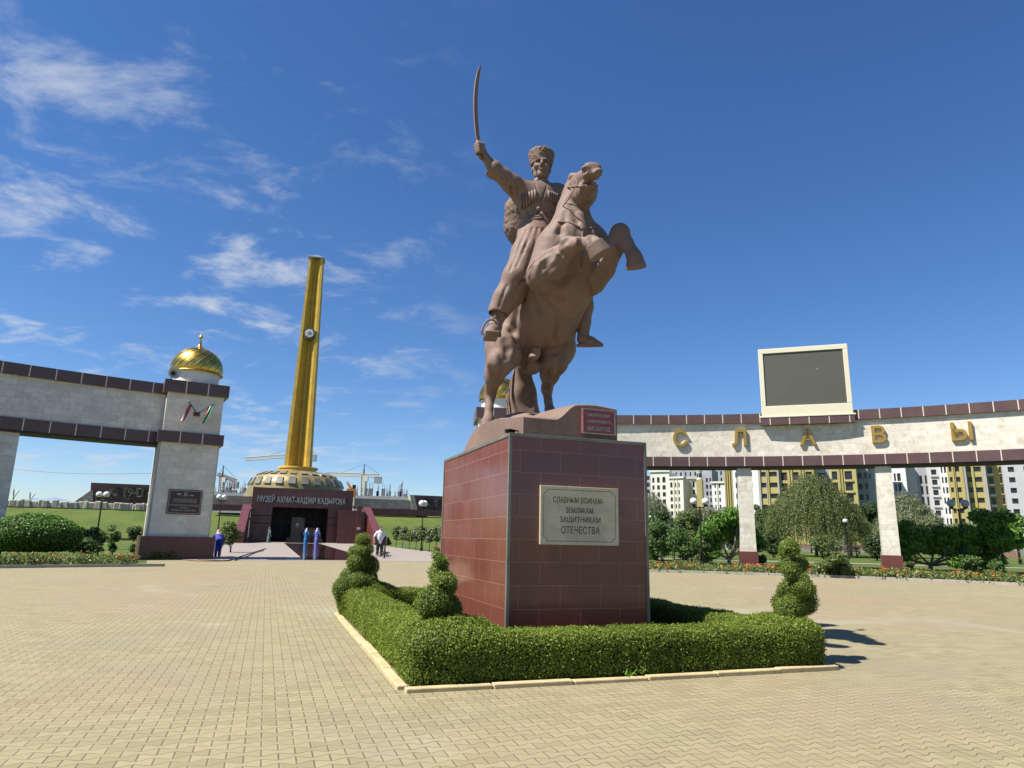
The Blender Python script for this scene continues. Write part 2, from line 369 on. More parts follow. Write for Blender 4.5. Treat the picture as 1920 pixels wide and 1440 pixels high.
M_WHITE = pm('white_plaster', (.78, .77, .73), .7, var=.05)

# ------------------------------------------------------------------ ground, square, paths
def sheet(name, xs, ys, off, mat, keep=None):
    nx, ny = len(xs), len(ys); X, Y = np.meshgrid(xs, ys); Z = gz(Y) + off
    V = np.stack([X.ravel(), Y.ravel(), Z.ravel()], 1); I = np.arange(nx * ny).reshape(ny, nx)
    F = np.stack([I[:-1, :-1], I[:-1, 1:], I[1:, 1:], I[1:, :-1]], -1).reshape(-1, 4)
    return struct(arrays(name, V, F, mat, smooth=False))
xs = np.r_[-6000, -2500, -900, -400, -200, np.arange(-110, 111, 5), 200, 400, 900, 2500, 6000]
ys = np.r_[-400, -100, -40, -20, np.arange(-10, 120, 1.0), 130, 160, 220, 400, 900, 2500, 9000]
sheet('ground', xs, ys, 0.0, M_LAWN)
PLC = np.array([3.7, 1.2])                                   # centre of the round square
def polar_sheet(name, a0, a1, r0, r1, off, mat, da=1.5, dr=1.0, r1f=None):
    na = max(2, int((a1 - a0) / da)); A = np.radians(np.linspace(a0, a1, na + 1)); nr = max(2, int((r1 - r0) / dr)); T = np.linspace(0, 1, nr + 1)
    V = []
    for a in A:
        rr = r1f(math.degrees(a)) if r1f else r1
        for t in T:
            r = r0 + (rr - r0) * t; x, y = PLC[0] + r * math.cos(a), PLC[1] + r * math.sin(a); V.append((x, y, gz(y) + off))
    I = np.arange((na + 1) * (nr + 1)).reshape(na + 1, nr + 1)
    F = np.stack([I[:-1, :-1], I[:-1, 1:], I[1:, 1:], I[1:, :-1]], -1).reshape(-1, 4)
    return struct(arrays(name, V, F, mat, smooth=False))
R_BED = 30.9                                                 # where the flower beds begin
def r_out(a):
    a = a % 360
    if 98 < a < 123.6: return 37.9
    return R_BED if a < 98 else 32.3 if a < 180 else 34
polar_sheet('plaza_paving', -180, 180, .2, 31, .012, M_PAVE, 1.0, .8, r_out)
# approach path from the square to the museum door, with a polished strip along its middle
AX = Frame((PLC[0], PLC[1], 0), YAW)
def axis_sheet(name, poly, off, mat, n=60):
    (xa0, xb0, y0), (xa1, xb1, y1) = poly; V = []
    for i in range(n + 1):
        t = i / n; yy = y0 + (y1 - y0) * t
        for k in range(9):
            xx = (xa0 + (xa1 - xa0) * t) * (1 - k / 8) + (xb0 + (xb1 - xb0) * t) * k / 8
            p = AX.w((xx, yy, 0)); V.append((p[0], p[1], gz(p[1]) + off))
    I = np.arange((n + 1) * 9).reshape(n + 1, 9)
    F = np.stack([I[:-1, :-1], I[:-1, 1:], I[1:, 1:], I[1:, :-1]], -1).reshape(-1, 4)
    return struct(arrays(name, V, F, mat, smooth=False))
axis_sheet('approach_path', ((-7.6, 9.6, 37.6), (-7.2, 7.4, 87)), .018, M_PATH)
axis_sheet('granite_walkway', ((-1.9, 1.9, 38.3), (-1.9, 1.9, 82)), .024, M_STRIP)

# ------------------------------------------------------------------ kerb round the hedge
MON = Frame((.377, 11.411, 0), YAW)                          # frame of the monument: x' along the front, y' away, z up
mb = MB(); KX, KY = 2.68, 3.56
def kerb_run(mb, a, b, w=.11, h=.06, step=.95):
    a, b = np.array(a, float), np.array(b, float); L = np.linalg.norm(b - a); n = max(1, round(L / step)); t = (b - a) / L; ang = math.atan2(t[1], t[0])
    for i in range(n):
        q = a + t * L * (i + .5) / n; hh = h + random.uniform(-.01, .01)
        mb.box((q[0] + random.uniform(-.008, .008), q[1] + random.uniform(-.008, .008), hh / 2 - .01), (L / n - .008, w, hh + .02), ang + random.uniform(-.006, .006))
for a, b in (((-KX, -KY), (KX, -KY)), ((KX, -KY + .13), (KX, KY)), ((KX - .13, KY), (-KX, KY)), ((-KX, KY - .13), (-KX, -KY + .13))): kerb_run(mb, a, b)
struct(mb.build('kerb', M_KERB, loc=MON.o, rz=YAW, bevel=.012))
mb = MB(); mb.b2((-KX + .06, -KY + .06, 0), (KX - .06, KY - .06, .035)); struct(mb.build('planting_soil', M_SOIL, loc=MON.o, rz=YAW))
# ------------------------------------------------------------------ sculpting by distance field
class Field:
    def __init__(s, lo, hi, h):
        s.lo = np.array(lo, float); s.h = h; s.n = np.ceil((np.array(hi) - s.lo) / h).astype(int) + 1
        s.g = np.full(tuple(s.n), 1.0, np.float32)
    def _win(s, lo, hi):
        a = np.clip(np.floor((np.array(lo) - s.lo) / s.h).astype(int), 0, s.n - 1); b = np.clip(np.ceil((np.array(hi) - s.lo) / s.h).astype(int) + 1, 1, s.n)
        if np.any(b <= a): return None, None
        ax = [s.lo[i] + s.h * np.arange(a[i], b[i]) for i in range(3)]
        P = np.stack(np.meshgrid(*ax, indexing='ij'), -1).astype(np.float32)
        return (slice(a[0], b[0]), slice(a[1], b[1]), slice(a[2], b[2])), P
    def put(s, fn, lo, hi, k, sub=False):
        pad = k + 3 * s.h + .02; sl, P = s._win(np.array(lo) - pad, np.array(hi) + pad)
        if sl is None: return
        d = fn(P); g = s.g[sl]
        if sub: s.g[sl] = s._smax(g, -d, k)
        else: s.g[sl] = s._smin(g, d, k)
    @staticmethod
    def _smin(a, b, k):
        if k <= 0: return np.minimum(a, b)
        h = np.maximum(k - np.abs(a - b), 0) / k; return np.minimum(a, b) - h * h * k * .25
    @staticmethod
    def _smax(a, b, k): return -Field._smin(-a, -b, k)
    def cone(s, a, ra, b, rb, k=.05, sub=False, flat=None, fs=1.0):
        a, b = np.array(a, np.float32), np.array(b, np.float32); ab = b - a; L2 = float(ab @ ab) + 1e-9
        def fn(P):
            q = P - a; t = np.clip((q @ ab) / L2, 0, 1); r = ra + (rb - ra) * t; q = q - t[..., None] * ab
            if flat is not None:
                f = np.array(flat, np.float32); f = f / np.linalg.norm(f); q = q + (q @ f)[..., None] * f * (1 / fs - 1)
            return (np.sqrt((q * q).sum(-1)) - r) * (min(fs, 1) if flat is not None else 1)
        m = max(ra, rb) * max(1, fs); s.put(fn, np.minimum(a, b) - m, np.maximum(a, b) + m, k, sub)
    def chain(s, pts, rs, k=.05, sub=False, flat=None, fs=1.0):
        if np.isscalar(rs): rs = [rs] * len(pts)
        for i in range(len(pts) - 1): s.cone(pts[i], rs[i], pts[i + 1], rs[i + 1], k, sub, flat, fs)
    def ell(s, c, r, k=.05, sub=False, R=None):
        c = np.array(c, np.float32); r = np.array(r, np.float32); R = None if R is None else np.array(R, np.float32)
        def fn(P):
            q = P - c
            if R is not None: q = q @ R          # columns of R are the ellipsoid's axes
            k0 = np.sqrt(((q / r) ** 2).sum(-1)); k1 = np.sqrt(((q / (r * r)) ** 2).sum(-1)) + 1e-6
            return k0 * (k0 - 1) / k1
        m = float(r.max()); s.put(fn, c - m, c + m, k, sub)
    def boxr(s, c, half, rnd, k=.03, R=None, sub=False):
        c = np.array(c, np.float32); hf = np.array(half, np.float32) - rnd; R = None if R is None else np.array(R, np.float32)
        def fn(P):
            q = P - c
            if R is not None: q = q @ R
            q = np.abs(q) - hf; return np.sqrt((np.maximum(q, 0) ** 2).sum(-1)) + np.minimum(q.max(-1), 0) - rnd
        m = float(np.linalg.norm(half)); s.put(fn, c - m, c + m, k, sub)
    def at(s, p):
        i = np.round((np.array(p) - s.lo) / s.h).astype(int)
        if np.any(i < 0) or np.any(i >= s.n): return 1.0
        return float(s.g[tuple(i)])
    def normal(s, p):
        e = s.h * 2; n = np.array([s.at(p + np.eye(3)[i] * e) - s.at(p - np.eye(3)[i] * e) for i in range(3)]); return n / (np.linalg.norm(n) + 1e-9)
    def blur(s, it=1):
        for _ in range(it):
            for ax in range(3):
                g = s.g; a = np.roll(g, 1, ax); b = np.roll(g, -1, ax); s.g = g * .5 + (a + b) * .25
    def mesh(s):
        g = s.g; ins = g < 0; A = s.n - 1
        cnt = np.zeros(tuple(A), np.int8); sl = lambda o: tuple(slice(o[i], o[i] + A[i]) for i in range(3))
        cor = [(i, j, k) for i in (0, 1) for j in (0, 1) for k in (0, 1)]
        for o in cor: cnt += ins[sl(o)]
        act = (cnt > 0) & (cnt < 8); idx = np.argwhere(act); num = len(idx); lut = np.full(tuple(A), -1, np.int32); lut[act] = np.arange(num)
        acc = np.zeros((num, 3)); c = np.zeros(num)
        for o in cor:
            for ax in range(3):
                if o[ax]: continue
                o2 = list(o); o2[ax] = 1
                i0 = idx + np.array(o); i1 = idx + np.array(o2); a = g[tuple(i0.T)]; b = g[tuple(i1.T)]; m = (a < 0) != (b < 0)
                t = np.where(m, a / np.where(m, a - b, 1), 0); p = np.array(o, float)[None].repeat(num, 0); p[:, ax] += t
                acc += p * m[:, None]; c += m
        V = s.lo + s.h * (idx + acc / c[:, None]); F = []
        for ax in range(3):
            u, w = (ax + 1) % 3, (ax + 2) % 3
            e0 = ins; o2 = [0, 0, 0]; o2[ax] = 1
            ng = [int(k) for k in s.n]; r = [slice(1, ng[i] - 1) for i in range(3)]; r[ax] = slice(0, ng[ax] - 1); r1 = list(r); r1[ax] = slice(1, ng[ax])
            a = ins[tuple(r)]; b = ins[tuple(r1)]; E = np.argwhere(a != b); off = np.array([q.start for q in r]); E = E + off
            if not len(E): continue
            du, dw = np.zeros(3, int), np.zeros(3, int); du[u] = 1; dw[w] = 1
            q = np.stack([lut[tuple((E - du - dw).T)], lut[tuple((E - dw).T)], lut[tuple(E.T)], lut[tuple((E - du).T)]], 1)
            fl = ~ins[tuple(E.T)]; q[fl] = q[fl][:, ::-1]; F.append(q)
        F = np.concatenate(F); F = F[(F >= 0).all(1)]; return V, F
def noise3(P, scale, seed=0):
    # cheap smooth noise for whole arrays of points: a few random sine sheets
    r = np.random.default_rng(seed); o = np.zeros(len(P))
    for i in range(9):
        d = r.normal(size=3); d /= np.linalg.norm(d); f = scale * r.uniform(.6, 1.9); o += np.sin(P @ d * f + r.uniform(0, 6.28) + 1.7 * np.sin(P @ r.normal(size=3) * scale * .6)) / 9
    return o
def smooth_mesh(V, F, it=2, lam=.5):
    V = np.array(V, float); E = np.concatenate([F[:, [0, 1]], F[:, [1, 2]], F[:, [2, 3]], F[:, [3, 0]]]); n = len(V)
    deg = np.bincount(E[:, 0], minlength=n) + np.bincount(E[:, 1], minlength=n)
    for _ in range(it):
        S = np.zeros_like(V)
        for k in range(3): S[:, k] = np.bincount(E[:, 0], V[E[:, 1], k], n) + np.bincount(E[:, 1], V[E[:, 0], k], n)
        V += lam * (S / np.maximum(deg, 1)[:, None] - V)
    return V
# ------------------------------------------------------------------ the equestrian statue
PZ = 2.9333
ST = Frame((.377, 11.411, PZ), YAW)
S = ST.L
def bronze_mat(name, col, bump=.35, bscale=34, streak=True):
    g = NG(name); o = g.obj(); c = np.array(col)
    a = g.noise(1.4, 5, .6, o); b = g.noise(14, 5, .7, o)
    mp = g.n('ShaderNodeMapping', {'Vector': o}); mp.inputs['Scale'].default_value = (9, 9, .9); s_ = g.noise(1, 5, .6, mp.outputs[0])
    k = g.ramp(a, [(.25, tuple(c * .80)), (.55, tuple(c)), (.8, tuple(c * 1.15))])
    k = g.mix(g.m_('MULTIPLY', g.step(b, .5, .75), .35), k, tuple(c * .62))
    if streak: k = g.mix(g.m_('MULTIPLY', g.step(s_, .52, .7), .35), k, tuple(c * .66))
    f = g.noise(bscale, 5, .65, o); f2 = g.noise(150, 2, .6, o)
    mp2 = g.n('ShaderNodeMapping', {'Vector': o}); mp2.inputs['Scale'].default_value = (46, 46, 5); f3 = g.noise(1, 4, .65, mp2.outputs[0]); f4 = g.noise(6, 4, .6, o)
    g.bump(g.m_('ADD', g.m_('ADD', f, g.m_('MULTIPLY', f4, 1.6)), g.m_('ADD', g.m_('MULTIPLY', f2, .4), g.m_('MULTIPLY', f3, 1.1))), bump, .013)
    return g.set(k, g.step(b, .3, .7, .55, .72), spec=.22)
BZ = (.178, .122, .098)
M_BRZ = bronze_mat('brown_patina_bronze', BZ)
M_BRZ_FUR = bronze_mat('brown_patina_curled_fur', tuple(k * .92 for k in BZ), .9, 55, False)
M_BRZ_BASE = bronze_mat('brown_patina_base', tuple(k * .98 for k in BZ), .5, 18)
statue = thing('equestrian_statue', 'brown bronze horseman raising a sabre on a rearing horse, on the red granite plinth', 'statue', ST.o, YAW)

# ---- the horse
h = Field((-1.35, -2.75, -.05), (1.75, 2.05, 5.05), .024)
# trunk
h.ell(S(1003, 618, .80), (.56, .62, .60), .1)
h.chain([S(1005, 612, .75), S(1024, 582, .1), S(1048, 532, -.45), S(1074, 476, -.92)], [.57, .60, .57, .47], .2)
h.ell(S(1022, 590, .02), (.60, .62, .60), .15)
h.ell(S(1050, 452, -.98), (.30, .36, .36), .15); h.ell(S(1102, 456, -.98), (.30, .36, .36), .15)      # breast muscles
h.ell(S(1054, 480, -.62), (.40, .48, .43), .18)
# back and withers
h.chain([S(1005, 560, .85), S(1022, 500, .2), S(1056, 444, -.35), S(1067, 412, -.55)], [.42, .38, .27, .20], .2)
# neck
h.chain([S(1075, 452, -.98), S(1073, 420, -1.0), S(1074, 393, -.95), S(1078, 368, -.82), S(1081, 350, -.74)], [.40, .315, .25, .205, .18], .12)
h.chain([S(1068, 425, -.66), S(1067, 390, -.64), S(1073, 352, -.60)], [.22, .165, .13], .12)
h.chain([S(1086, 432, -1.26), S(1086, 400, -1.14)], [.14, .09], .14)                       # windpipe
# head: skull, cheeks, upper jaw, muzzle
hd0, hd1 = S(1084, 346, -1.02), S(1110, 322, -2.02)
h.cone(S(1085, 346, -1.04), .165, S(1096, 337, -1.46), .15, .06)
h.chain([S(1093, 337, -1.34), S(1101, 330, -1.69), S(1108, 324, -1.96)], [.145, .125, .115], .05)
h.boxr(S(1110, 321, -2.04), (.142, .12, .108), .07, .06, R=np.array([[.95, -.3, 0], [.3, .95, 0], [0, 0, 1]]).T)
h.boxr(S(1109, 331, -2.08), (.135, .10, .058), .022, .03, R=np.array([[.95, -.3, 0], [.3, .95, 0], [0, 0, 1]]).T)     # upper lip
h.ell(S(1083, 364, -1.26), (.115, .21, .20), .07); h.ell(S(1106, 364, -1.24), (.105, .21, .20), .07)          # round cheeks
h.chain([S(1093, 369, -1.24), S(1097, 362, -1.54), S(1101, 354, -1.82)], [.19, .165, .128], .05)        # lower jaw
h.boxr(S(1101, 350, -1.88), (.138, .10, .060), .05, .04, R=np.array([[.95, -.3, 0], [.3, .95, 0], [0, 0, 1]]).T)
h.boxr(S(1103, 341, -1.98), (.22, .27, .030), .015, .015, sub=True, R=np.array([[.95, -.3, .05], [.3, .95, .22], [-.1, -.2, .97]]).T)   # open mouth
h.ell(S(1110, 312, -2.07), (.085, .07, .05), .05)
h.ell(S(1078, 338, -1.24), (.045, .075, .06), .04); h.ell(S(1114, 344, -1.24), (.045, .075, .06), .04)       # eyes
h.cone(S(1076, 338, -.72), .075, S(1069, 329, -.62), .03, .05); h.cone(S(1114, 352, -.72), .07, S(1120, 345, -.62), .03, .05)
h.chain([S(1081, 329, -.98), S(1073, 331, -.85), S(1069, 341, -.75)], [.055, .065, .06], .03)
# right foreleg (left in view): upper arm, forearm, folded knee, cannon, hoof
sh, el_, kn, fe, hf = S(1038, 470, -.95), S(1014, 527, -.93), S(1066, 462, -1.62), S(1109, 456, -2.02), S(1120, 466, -2.2)
h.chain([sh, S(1016, 512, -.98)], [.33, .25], .14); h.ell(el_, (.19, .2, .22), .12)
h.chain([S(1014, 520, -1.0), S(1036, 497, -1.28), S(1054, 474, -1.5), kn], [.235, .235, .165, .150], .06)
h.chain([S(1022, 500, -1.15), S(1048, 473, -1.5)], [.15, .11], .07)
h.ell(kn, (.155, .15, .155), .06)
h.chain([kn, S(1088, 457, -1.86), fe], [.142, .112, .122], .05); h.ell(fe, (.13, .13, .125), .04)
h.chain([S(1078, 469, -1.72), S(1098, 470, -1.95)], [.05, .045], .035)
h.chain([fe, S(1117, 460, -2.12)], [.112, .128], .03)
# left foreleg (right in view)
sh2, el2, kn2, fe2, hf2 = S(1112, 470, -.92), S(1106, 530, -.9), S(1163, 436, -1.62), S(1187, 477, -1.78), S(1194, 488, -1.84)
h.chain([sh2, S(1108, 515, -.95)], [.33, .26], .14); h.ell(el2, (.2, .22, .22), .12)
h.chain([S(1112, 528, -1.0), S(1130, 503, -1.25), S(1148, 468, -1.5), S(1161, 440, -1.6)], [.215, .205, .17, .145], .06)
h.ell(kn2, (.155, .15, .15), .06)
h.chain([kn2, S(1175, 456, -1.70), fe2], [.138, .105, .105], .05); h.ell(fe2, (.115, .115, .115), .04)
h.ell(S(1180, 482, -1.74), (.05, .06, .06), .03)
h.chain([fe2, S(1191, 482, -1.82)], [.10, .12], .03)
# hind legs
for pts in (
    dict(hip=(965, 628, .62), th=(948, 655, .40), st=(938, 680, .22), ga=(927, 708, .48), ho=(919, 741, .86), ca=(917, 766, .74), fe=(916, 786, .66), hf=(914, 799, .56)),
    dict(hip=(1040, 628, .62), th=(1041, 655, .42), st=(1040, 680, .28), ga=(1031, 706, .56), ho=(1025.5, 730, .95), ca=(1028, 753, .86), fe=(1031, 770, .80), hf=(1033, 781, .70))):
    p = {k: S(*v) for k, v in pts.items()}
    h.chain([p['hip'], p['th'], p['st']], [.40, .345, .22], .15); h.ell(p['st'], (.21, .2, .21), .1)
    h.chain([p['hip'] + (0, .25, -.1), p['ga'] + (0, .06, .1)], [.40, .17], .15)
    h.chain([p['st'], p['ga'], p['ho'] + (0, -.03, .06)], [.205, .150, .108], .08)
    h.ell(p['ho'], (.105, .14, .13), .05); h.cone(p['ho'] + (0, .09, .05), .06, p['ga'] + (0, .16, .05), .045, .06)
    h.chain([p['ho'], p['ca'], p['fe']], [.098, .078, .088], .04); h.ell(p['fe'], (.098, .105, .1), .04)
    h.chain([p['fe'], p['hf'] + (0, .02, .06)], [.085, .11], .03)
    h.cone(p['hf'] + (0, .02, .07), .115, p['hf'] + (0, 0, -.03), .14, .02)
h.ell(S(991, 688, .45), (.13, .18, .13), .08); h.ell(S(1001, 689, .42), (.12, .16, .13), .05); h.ell(S(1000, 664, .1), (.11, .26, .12), .12)
# modelling lines: between shoulder and breast, along the forearm, flank fold
def hit(F, x, y, skip=0):
    d = ray(x, y); o = ST.loc(O); dl = np.array([d @ ST.ex, d @ ST.ey, d[2]])
    t0 = (F.lo[1] - o[1]) / dl[1] if dl[1] > 0 else 0; t = max(t0 - .5, 4)
    while t < 18:
        p = o + dl * t; v = F.at(p)
        if v < 0: return p
        t += max(min(v, .2) * .7, F.h * .4) if v < .9 else .05
    return None
h.blur(1)
for x, y in ((1098, 318), (1122, 323)):
    p = hit(h, x, y); h.ell(p + h.normal(p) * .012, (.062, .062, .062), .045)
for x, y in ((1097, 318), (1122.5, 324)):
    p = hit(h, x, y); h.ell(p, (.036, .075, .042), .018, sub=True)
def groove(F, pts, r, k=.05, inset=0):
    q = [hit(F, *p) for p in pts]; q = [a + F.normal(a) * (r * .35 - inset) for a in q if a is not None]
    if len(q) > 1: F.chain(q, r, k, sub=True)
groove(h, [(1008, 488), (1030, 470), (1048, 462), (1062, 452)], .035, .07)
groove(h, [(1020, 520), (1036, 500), (1050, 482), (1058, 470)], .028, .06)
groove(h, [(1012, 516), (1014, 500), (1022, 488)], .03, .06)
groove(h, [(1064, 374), (1074, 383), (1088, 389), (1102, 384), (1110, 376)], .05, .07)
groove(h, [(1084, 356), (1092, 366), (1094, 376)], .03, .05)
groove(h, [(1066, 480), (1080, 474), (1096, 471)], .022, .04)
groove(h, [(1128, 525), (1140, 502), (1150, 478)], .022, .05)
groove(h, [(958, 612), (970, 640), (985, 656), (1010, 664), (1040, 660), (1062, 648)], .035, .07)
for pts, rr, kk in (([(1050, 436), (1041, 458), (1031, 480), (1022, 500)], .05, .09), ([(1089, 443), (1091, 470), (1093, 500)], .045, .08), ([(1107, 443), (1116, 462), (1121, 482)], .042, .08), ([(1030, 534), (1052, 526), (1072, 508), (1084, 488)], .06, .10),
        ([(1052, 556), (1047, 600), (1037, 642)], .03, .07), ([(976, 560), (966, 590), (961, 622)], .05, .10), ([(996, 556), (1006, 580), (1022, 600)], .03, .08), ([(1010, 545), (1022, 568), (1040, 588)], .03, .08), ([(1026, 540), (1040, 560), (1060, 574)], .028, .08), ([(986, 660), (979, 690), (967, 714)], .045, .09), ([(1056, 652), (1050, 690), (1038, 714)], .04, .08),
        ([(1060, 396), (1056, 416), (1048, 438)], .028, .06), ([(1076, 396), (1081, 415), (1085, 434)], .030, .06), ([(1098, 394), (1103, 414), (1106, 430)], .030, .06), ([(1120, 520), (1134, 498), (1144, 474)], .03, .06), ([(1154, 452), (1160, 462), (1163, 476)], .02, .04), ([(1046, 470), (1056, 476), (1066, 478)], .022, .04),
        ([(920, 690), (928, 705), (930, 722)], .03, .06), ([(1034, 688), (1028, 704), (1024, 720)], .028, .06), ([(1092, 520), (1100, 540), (1106, 556)], .04, .08), ([(946, 640), (952, 655), (950, 672)], .04, .08)):
    groove(h, pts, rr, kk)
groove(h, [(936, 668), (945, 690), (936, 712)], .03, .06)
V, F = h.mesh(); V = smooth_mesh(V, F, 2, .45)
nz = noise3(V, 3.2, 3) * .006 + noise3(V, 9, 5) * .003; V = V + nz[:, None] * np.sign(1)
horse = arrays('horse', V, F, M_BRZ, statue)
# hooves with their growth rings
def hoof(c, ax, r0=.125, r1=.165, hgt=.20, side=None):
    ax = np.array(ax, float); ax /= np.linalg.norm(ax); mb = MB(); n = 26; prof = [(r0 * .8, 0)]
    for i in range(9):
        t = i / 8; prof.append((r0 + (r1 - r0) * t + (.010 if i % 2 else 0), hgt * t))
    prof += [(r1 * .93, hgt * 1.0), (r1 * .80, hgt * .93), (.01, hgt * .9)]
    mb.lathe(prof, n); q = Vector((0, 0, 1)).rotation_difference(Vector(ax)).to_matrix()
    mb.v = [tuple(np.array(q @ Vector(v)) + c) for v in mb.v]; return mb.build('hoof', M_BRZ, horse, angle=50)
hoof(S(1114, 456, -2.10), np.array([.50, -.10, -.85]), .138, .178, .215); hoof(S(1190, 480.5, -1.82), np.array([.20, .12, -1.0]), .118, .160, .19)
# tail: a wide fan of hair falling to the base
tf = Field((-.75, .75, -.1), (.75, 2.3, 2.2), .022)
tf.chain([S(985, 640, 1.22), S(981, 680, 1.40), S(974, 715, 1.52), S(972, 748, 1.58), S(974, 800, 1.6)], [.11, .13, .15, .21, .27], .1, flat=(0, 1, 0), fs=.62)
tf.chain([S(983, 690, 1.44), S(984, 735, 1.50), S(991, 800, 1.52)], [.10, .20, .30], .1, flat=(0, 1, 0), fs=.6)
V, F = tf.mesh(); V = smooth_mesh(V, F, 1)
an = np.arctan2(V[:, 1] - 1.5, V[:, 0] + .15 + (1.9 - V[:, 2]) * .0); V[:, :2] *= (1 + .018 * np.sin(an * 26 + V[:, 2] * 2.2 + 2 * np.sin(V[:, 2] * 3)))[:, None]
arrays('tail', V, F, M_BRZ, horse)

# ---- the rider
r = Field((-1.75, -1.15, 1.55), (1.45, .95, 5.75), .0145)
pel, wai, che = S(1006, 446, .05), S(1006, 412, -.02), S(1009, 378, -.0)
r.ell(pel, (.34, .28, .34), .1)
r.cone(pel, .28, wai, .24, .12, flat=(0, 1, 0), fs=.82); r.cone(wai, .24, S(1007, 392, 0), .33, .1, flat=(0, 1, 0), fs=.78)
r.ell(che, (.43, .285, .36), .1); r.cone(S(985, 364, .02), .19, S(1040, 365, .04), .19, .12)
r.cone(S(978, 361, .02), .185, S(1046, 366, .05), .175, .1)
r.cone(S(1013, 362, .02), .17, S(1014, 344, .0), .125, .07)                                   # neck and standing collar
r.cone(S(1013, 351, .01), .148, S(1014, 343, .0), .142, .02)
# sabre arm: sleeve, wide turned-back cuff, forearm, fist
shl, elb, wri, hnd = S(978, 359, .0), S(944, 331, -.12), S(908, 293, -.12), S(900.5, 283, -.12)
r.chain([shl, S(960, 345, -.08), elb, S(938, 326.5, -.12)], [.205, .172, .140, .130], .08)
cuf0, cuf1 = S(937, 326, -.12), S(926, 318.5, -.12)
ca = (cuf1 - cuf0) / np.linalg.norm(cuf1 - cuf0)
r.cone(cuf0, .150, cuf1, .172, .015); r.cone(cuf1 + ca * .13, .13, cuf1 + ca * .33, .20, .012, sub=True)
r.chain([elb, S(922, 310, -.12), wri], [.11, .10, .074], .04)
r.chain([wri, S(904, 287, -.12)], [.075, .08], .04)
bx = S(897.8, 268, -.12) - S(901.5, 294, -.12); bx /= np.linalg.norm(bx)                      # direction of the grip
pal = S(903, 283.5, -.11); r.ell(pal, (.075, .085, .115), .04)
tow = np.array([-.55, -.83, .1]); tow /= np.linalg.norm(tow); acr = np.cross(bx, tow)
grp = S(899.2, 282, -.16)
for i, t in enumerate((.085, .03, -.025, -.075)):                                             # four fingers closed round the grip
    b0 = pal + bx * t + tow * .02 - acr * .0; rr = (.031, .033, .031, .027)[i]
    k1 = grp + bx * t + np.array([.055, -.07, 0]); k2 = grp + bx * t + np.array([-.035, -.085, 0]); k3 = grp + bx * t + np.array([-.07, -.02, 0]); k4 = grp + bx * t + np.array([-.05, .04, 0])
    r.chain([b0, k1, k2, k3, k4], [rr * 1.1, rr * 1.08, rr, rr * .95, rr * .85], .012)
r.chain([pal + bx * .05 + np.array([.02, -.02, 0]), grp + bx * .13 + np.array([.04, -.03, 0]), grp + bx * .145 + np.array([-.04, -.05, 0])], [.042, .034, .028], .014)
# bridle arm, mostly behind the horse's neck
r.chain([S(1046, 364, .05), S(1060, 396, -.05), S(1062, 425, -.30), S(1058, 425, -.5)], [.18, .15, .12, .09], .08)
# head, sculpted finer than the body
hc = S(1015, 318, -.03); fd = np.array([-.33, -.94, .09]); fd /= np.linalg.norm(fd)
fz = np.array([0, 0, 1.]) - fd * fd[2]; fz /= np.linalg.norm(fz); fx = np.cross(fd, fz); fx = fx if fx[0] > 0 else -fx
RF = np.stack([fx, fd, fz], 1)                                # face axes: across, forward, up
hp = lambda a, b, c_: hc + fx * a + fd * b + fz * c_
q_ = Field(hc - .42, hc + (.42, .42, .45), .0085)
q_.cone(S(1014, 352, .0), .125, hp(0, -.06, -.10), .122, .05)
q_.ell(hp(0, -.03, .09), (.155, .205, .22), .04, R=RF); q_.ell(hp(0, .045, -.03), (.122, .155, .17), .06, R=RF)
q_.ell(hp(0, .115, -.185), (.062, .06, .052), .06, R=RF)                                       # chin
for sgn in (-1, 1):
    q_.chain([hp(.115 * sgn, -.05, -.04), hp(.085 * sgn, .02, -.13), hp(.03 * sgn, .10, -.185)], [.042, .040, .04], .05)   # jaw line
    q_.ell(hp(.085 * sgn, .135, -.025), (.05, .05, .045), .05, R=RF)                            # cheekbone
    q_.ell(hp(.066 * sgn, .205, .040), (.050, .052, .030), .030, sub=True, R=RF)                # eye socket
    q_.ell(hp(.064 * sgn, .150, .034), (.036, .028, .020), .006, R=RF)
    q_.chain([hp(.022 * sgn, .20, .082), hp(.070 * sgn, .198, .092), hp(.118 * sgn, .155, .070)], [.018, .021, .014], .015)
    q_.ell(hp(.165 * sgn, -.02, .0), (.02, .045, .062), .015, R=RF)                             # ear
    q_.ell(hp(.024 * sgn, .205, -.052), (.021, .028, .019), .010, R=RF)
q_.chain([hp(0, .185, .078), hp(0, .218, .02), hp(0, .248, -.036)], [.018, .020, .027], .018)   # nose
q_.ell(hp(0, .190, -.096), (.050, .028, .015), .010, R=RF); q_.ell(hp(0, .186, -.126), (.044, .032, .019), .010, R=RF)
q_.chain([hp(-.052, .186, -.111), hp(0, .222, -.110), hp(.052, .186, -.111)], .0085, .008, sub=True)
q_.ell(hp(0, .21, -.158), (.05, .03, .014), .015, sub=True, R=RF)
headV, headF = q_.mesh(); headV = smooth_mesh(headV, headF, 1, .4)
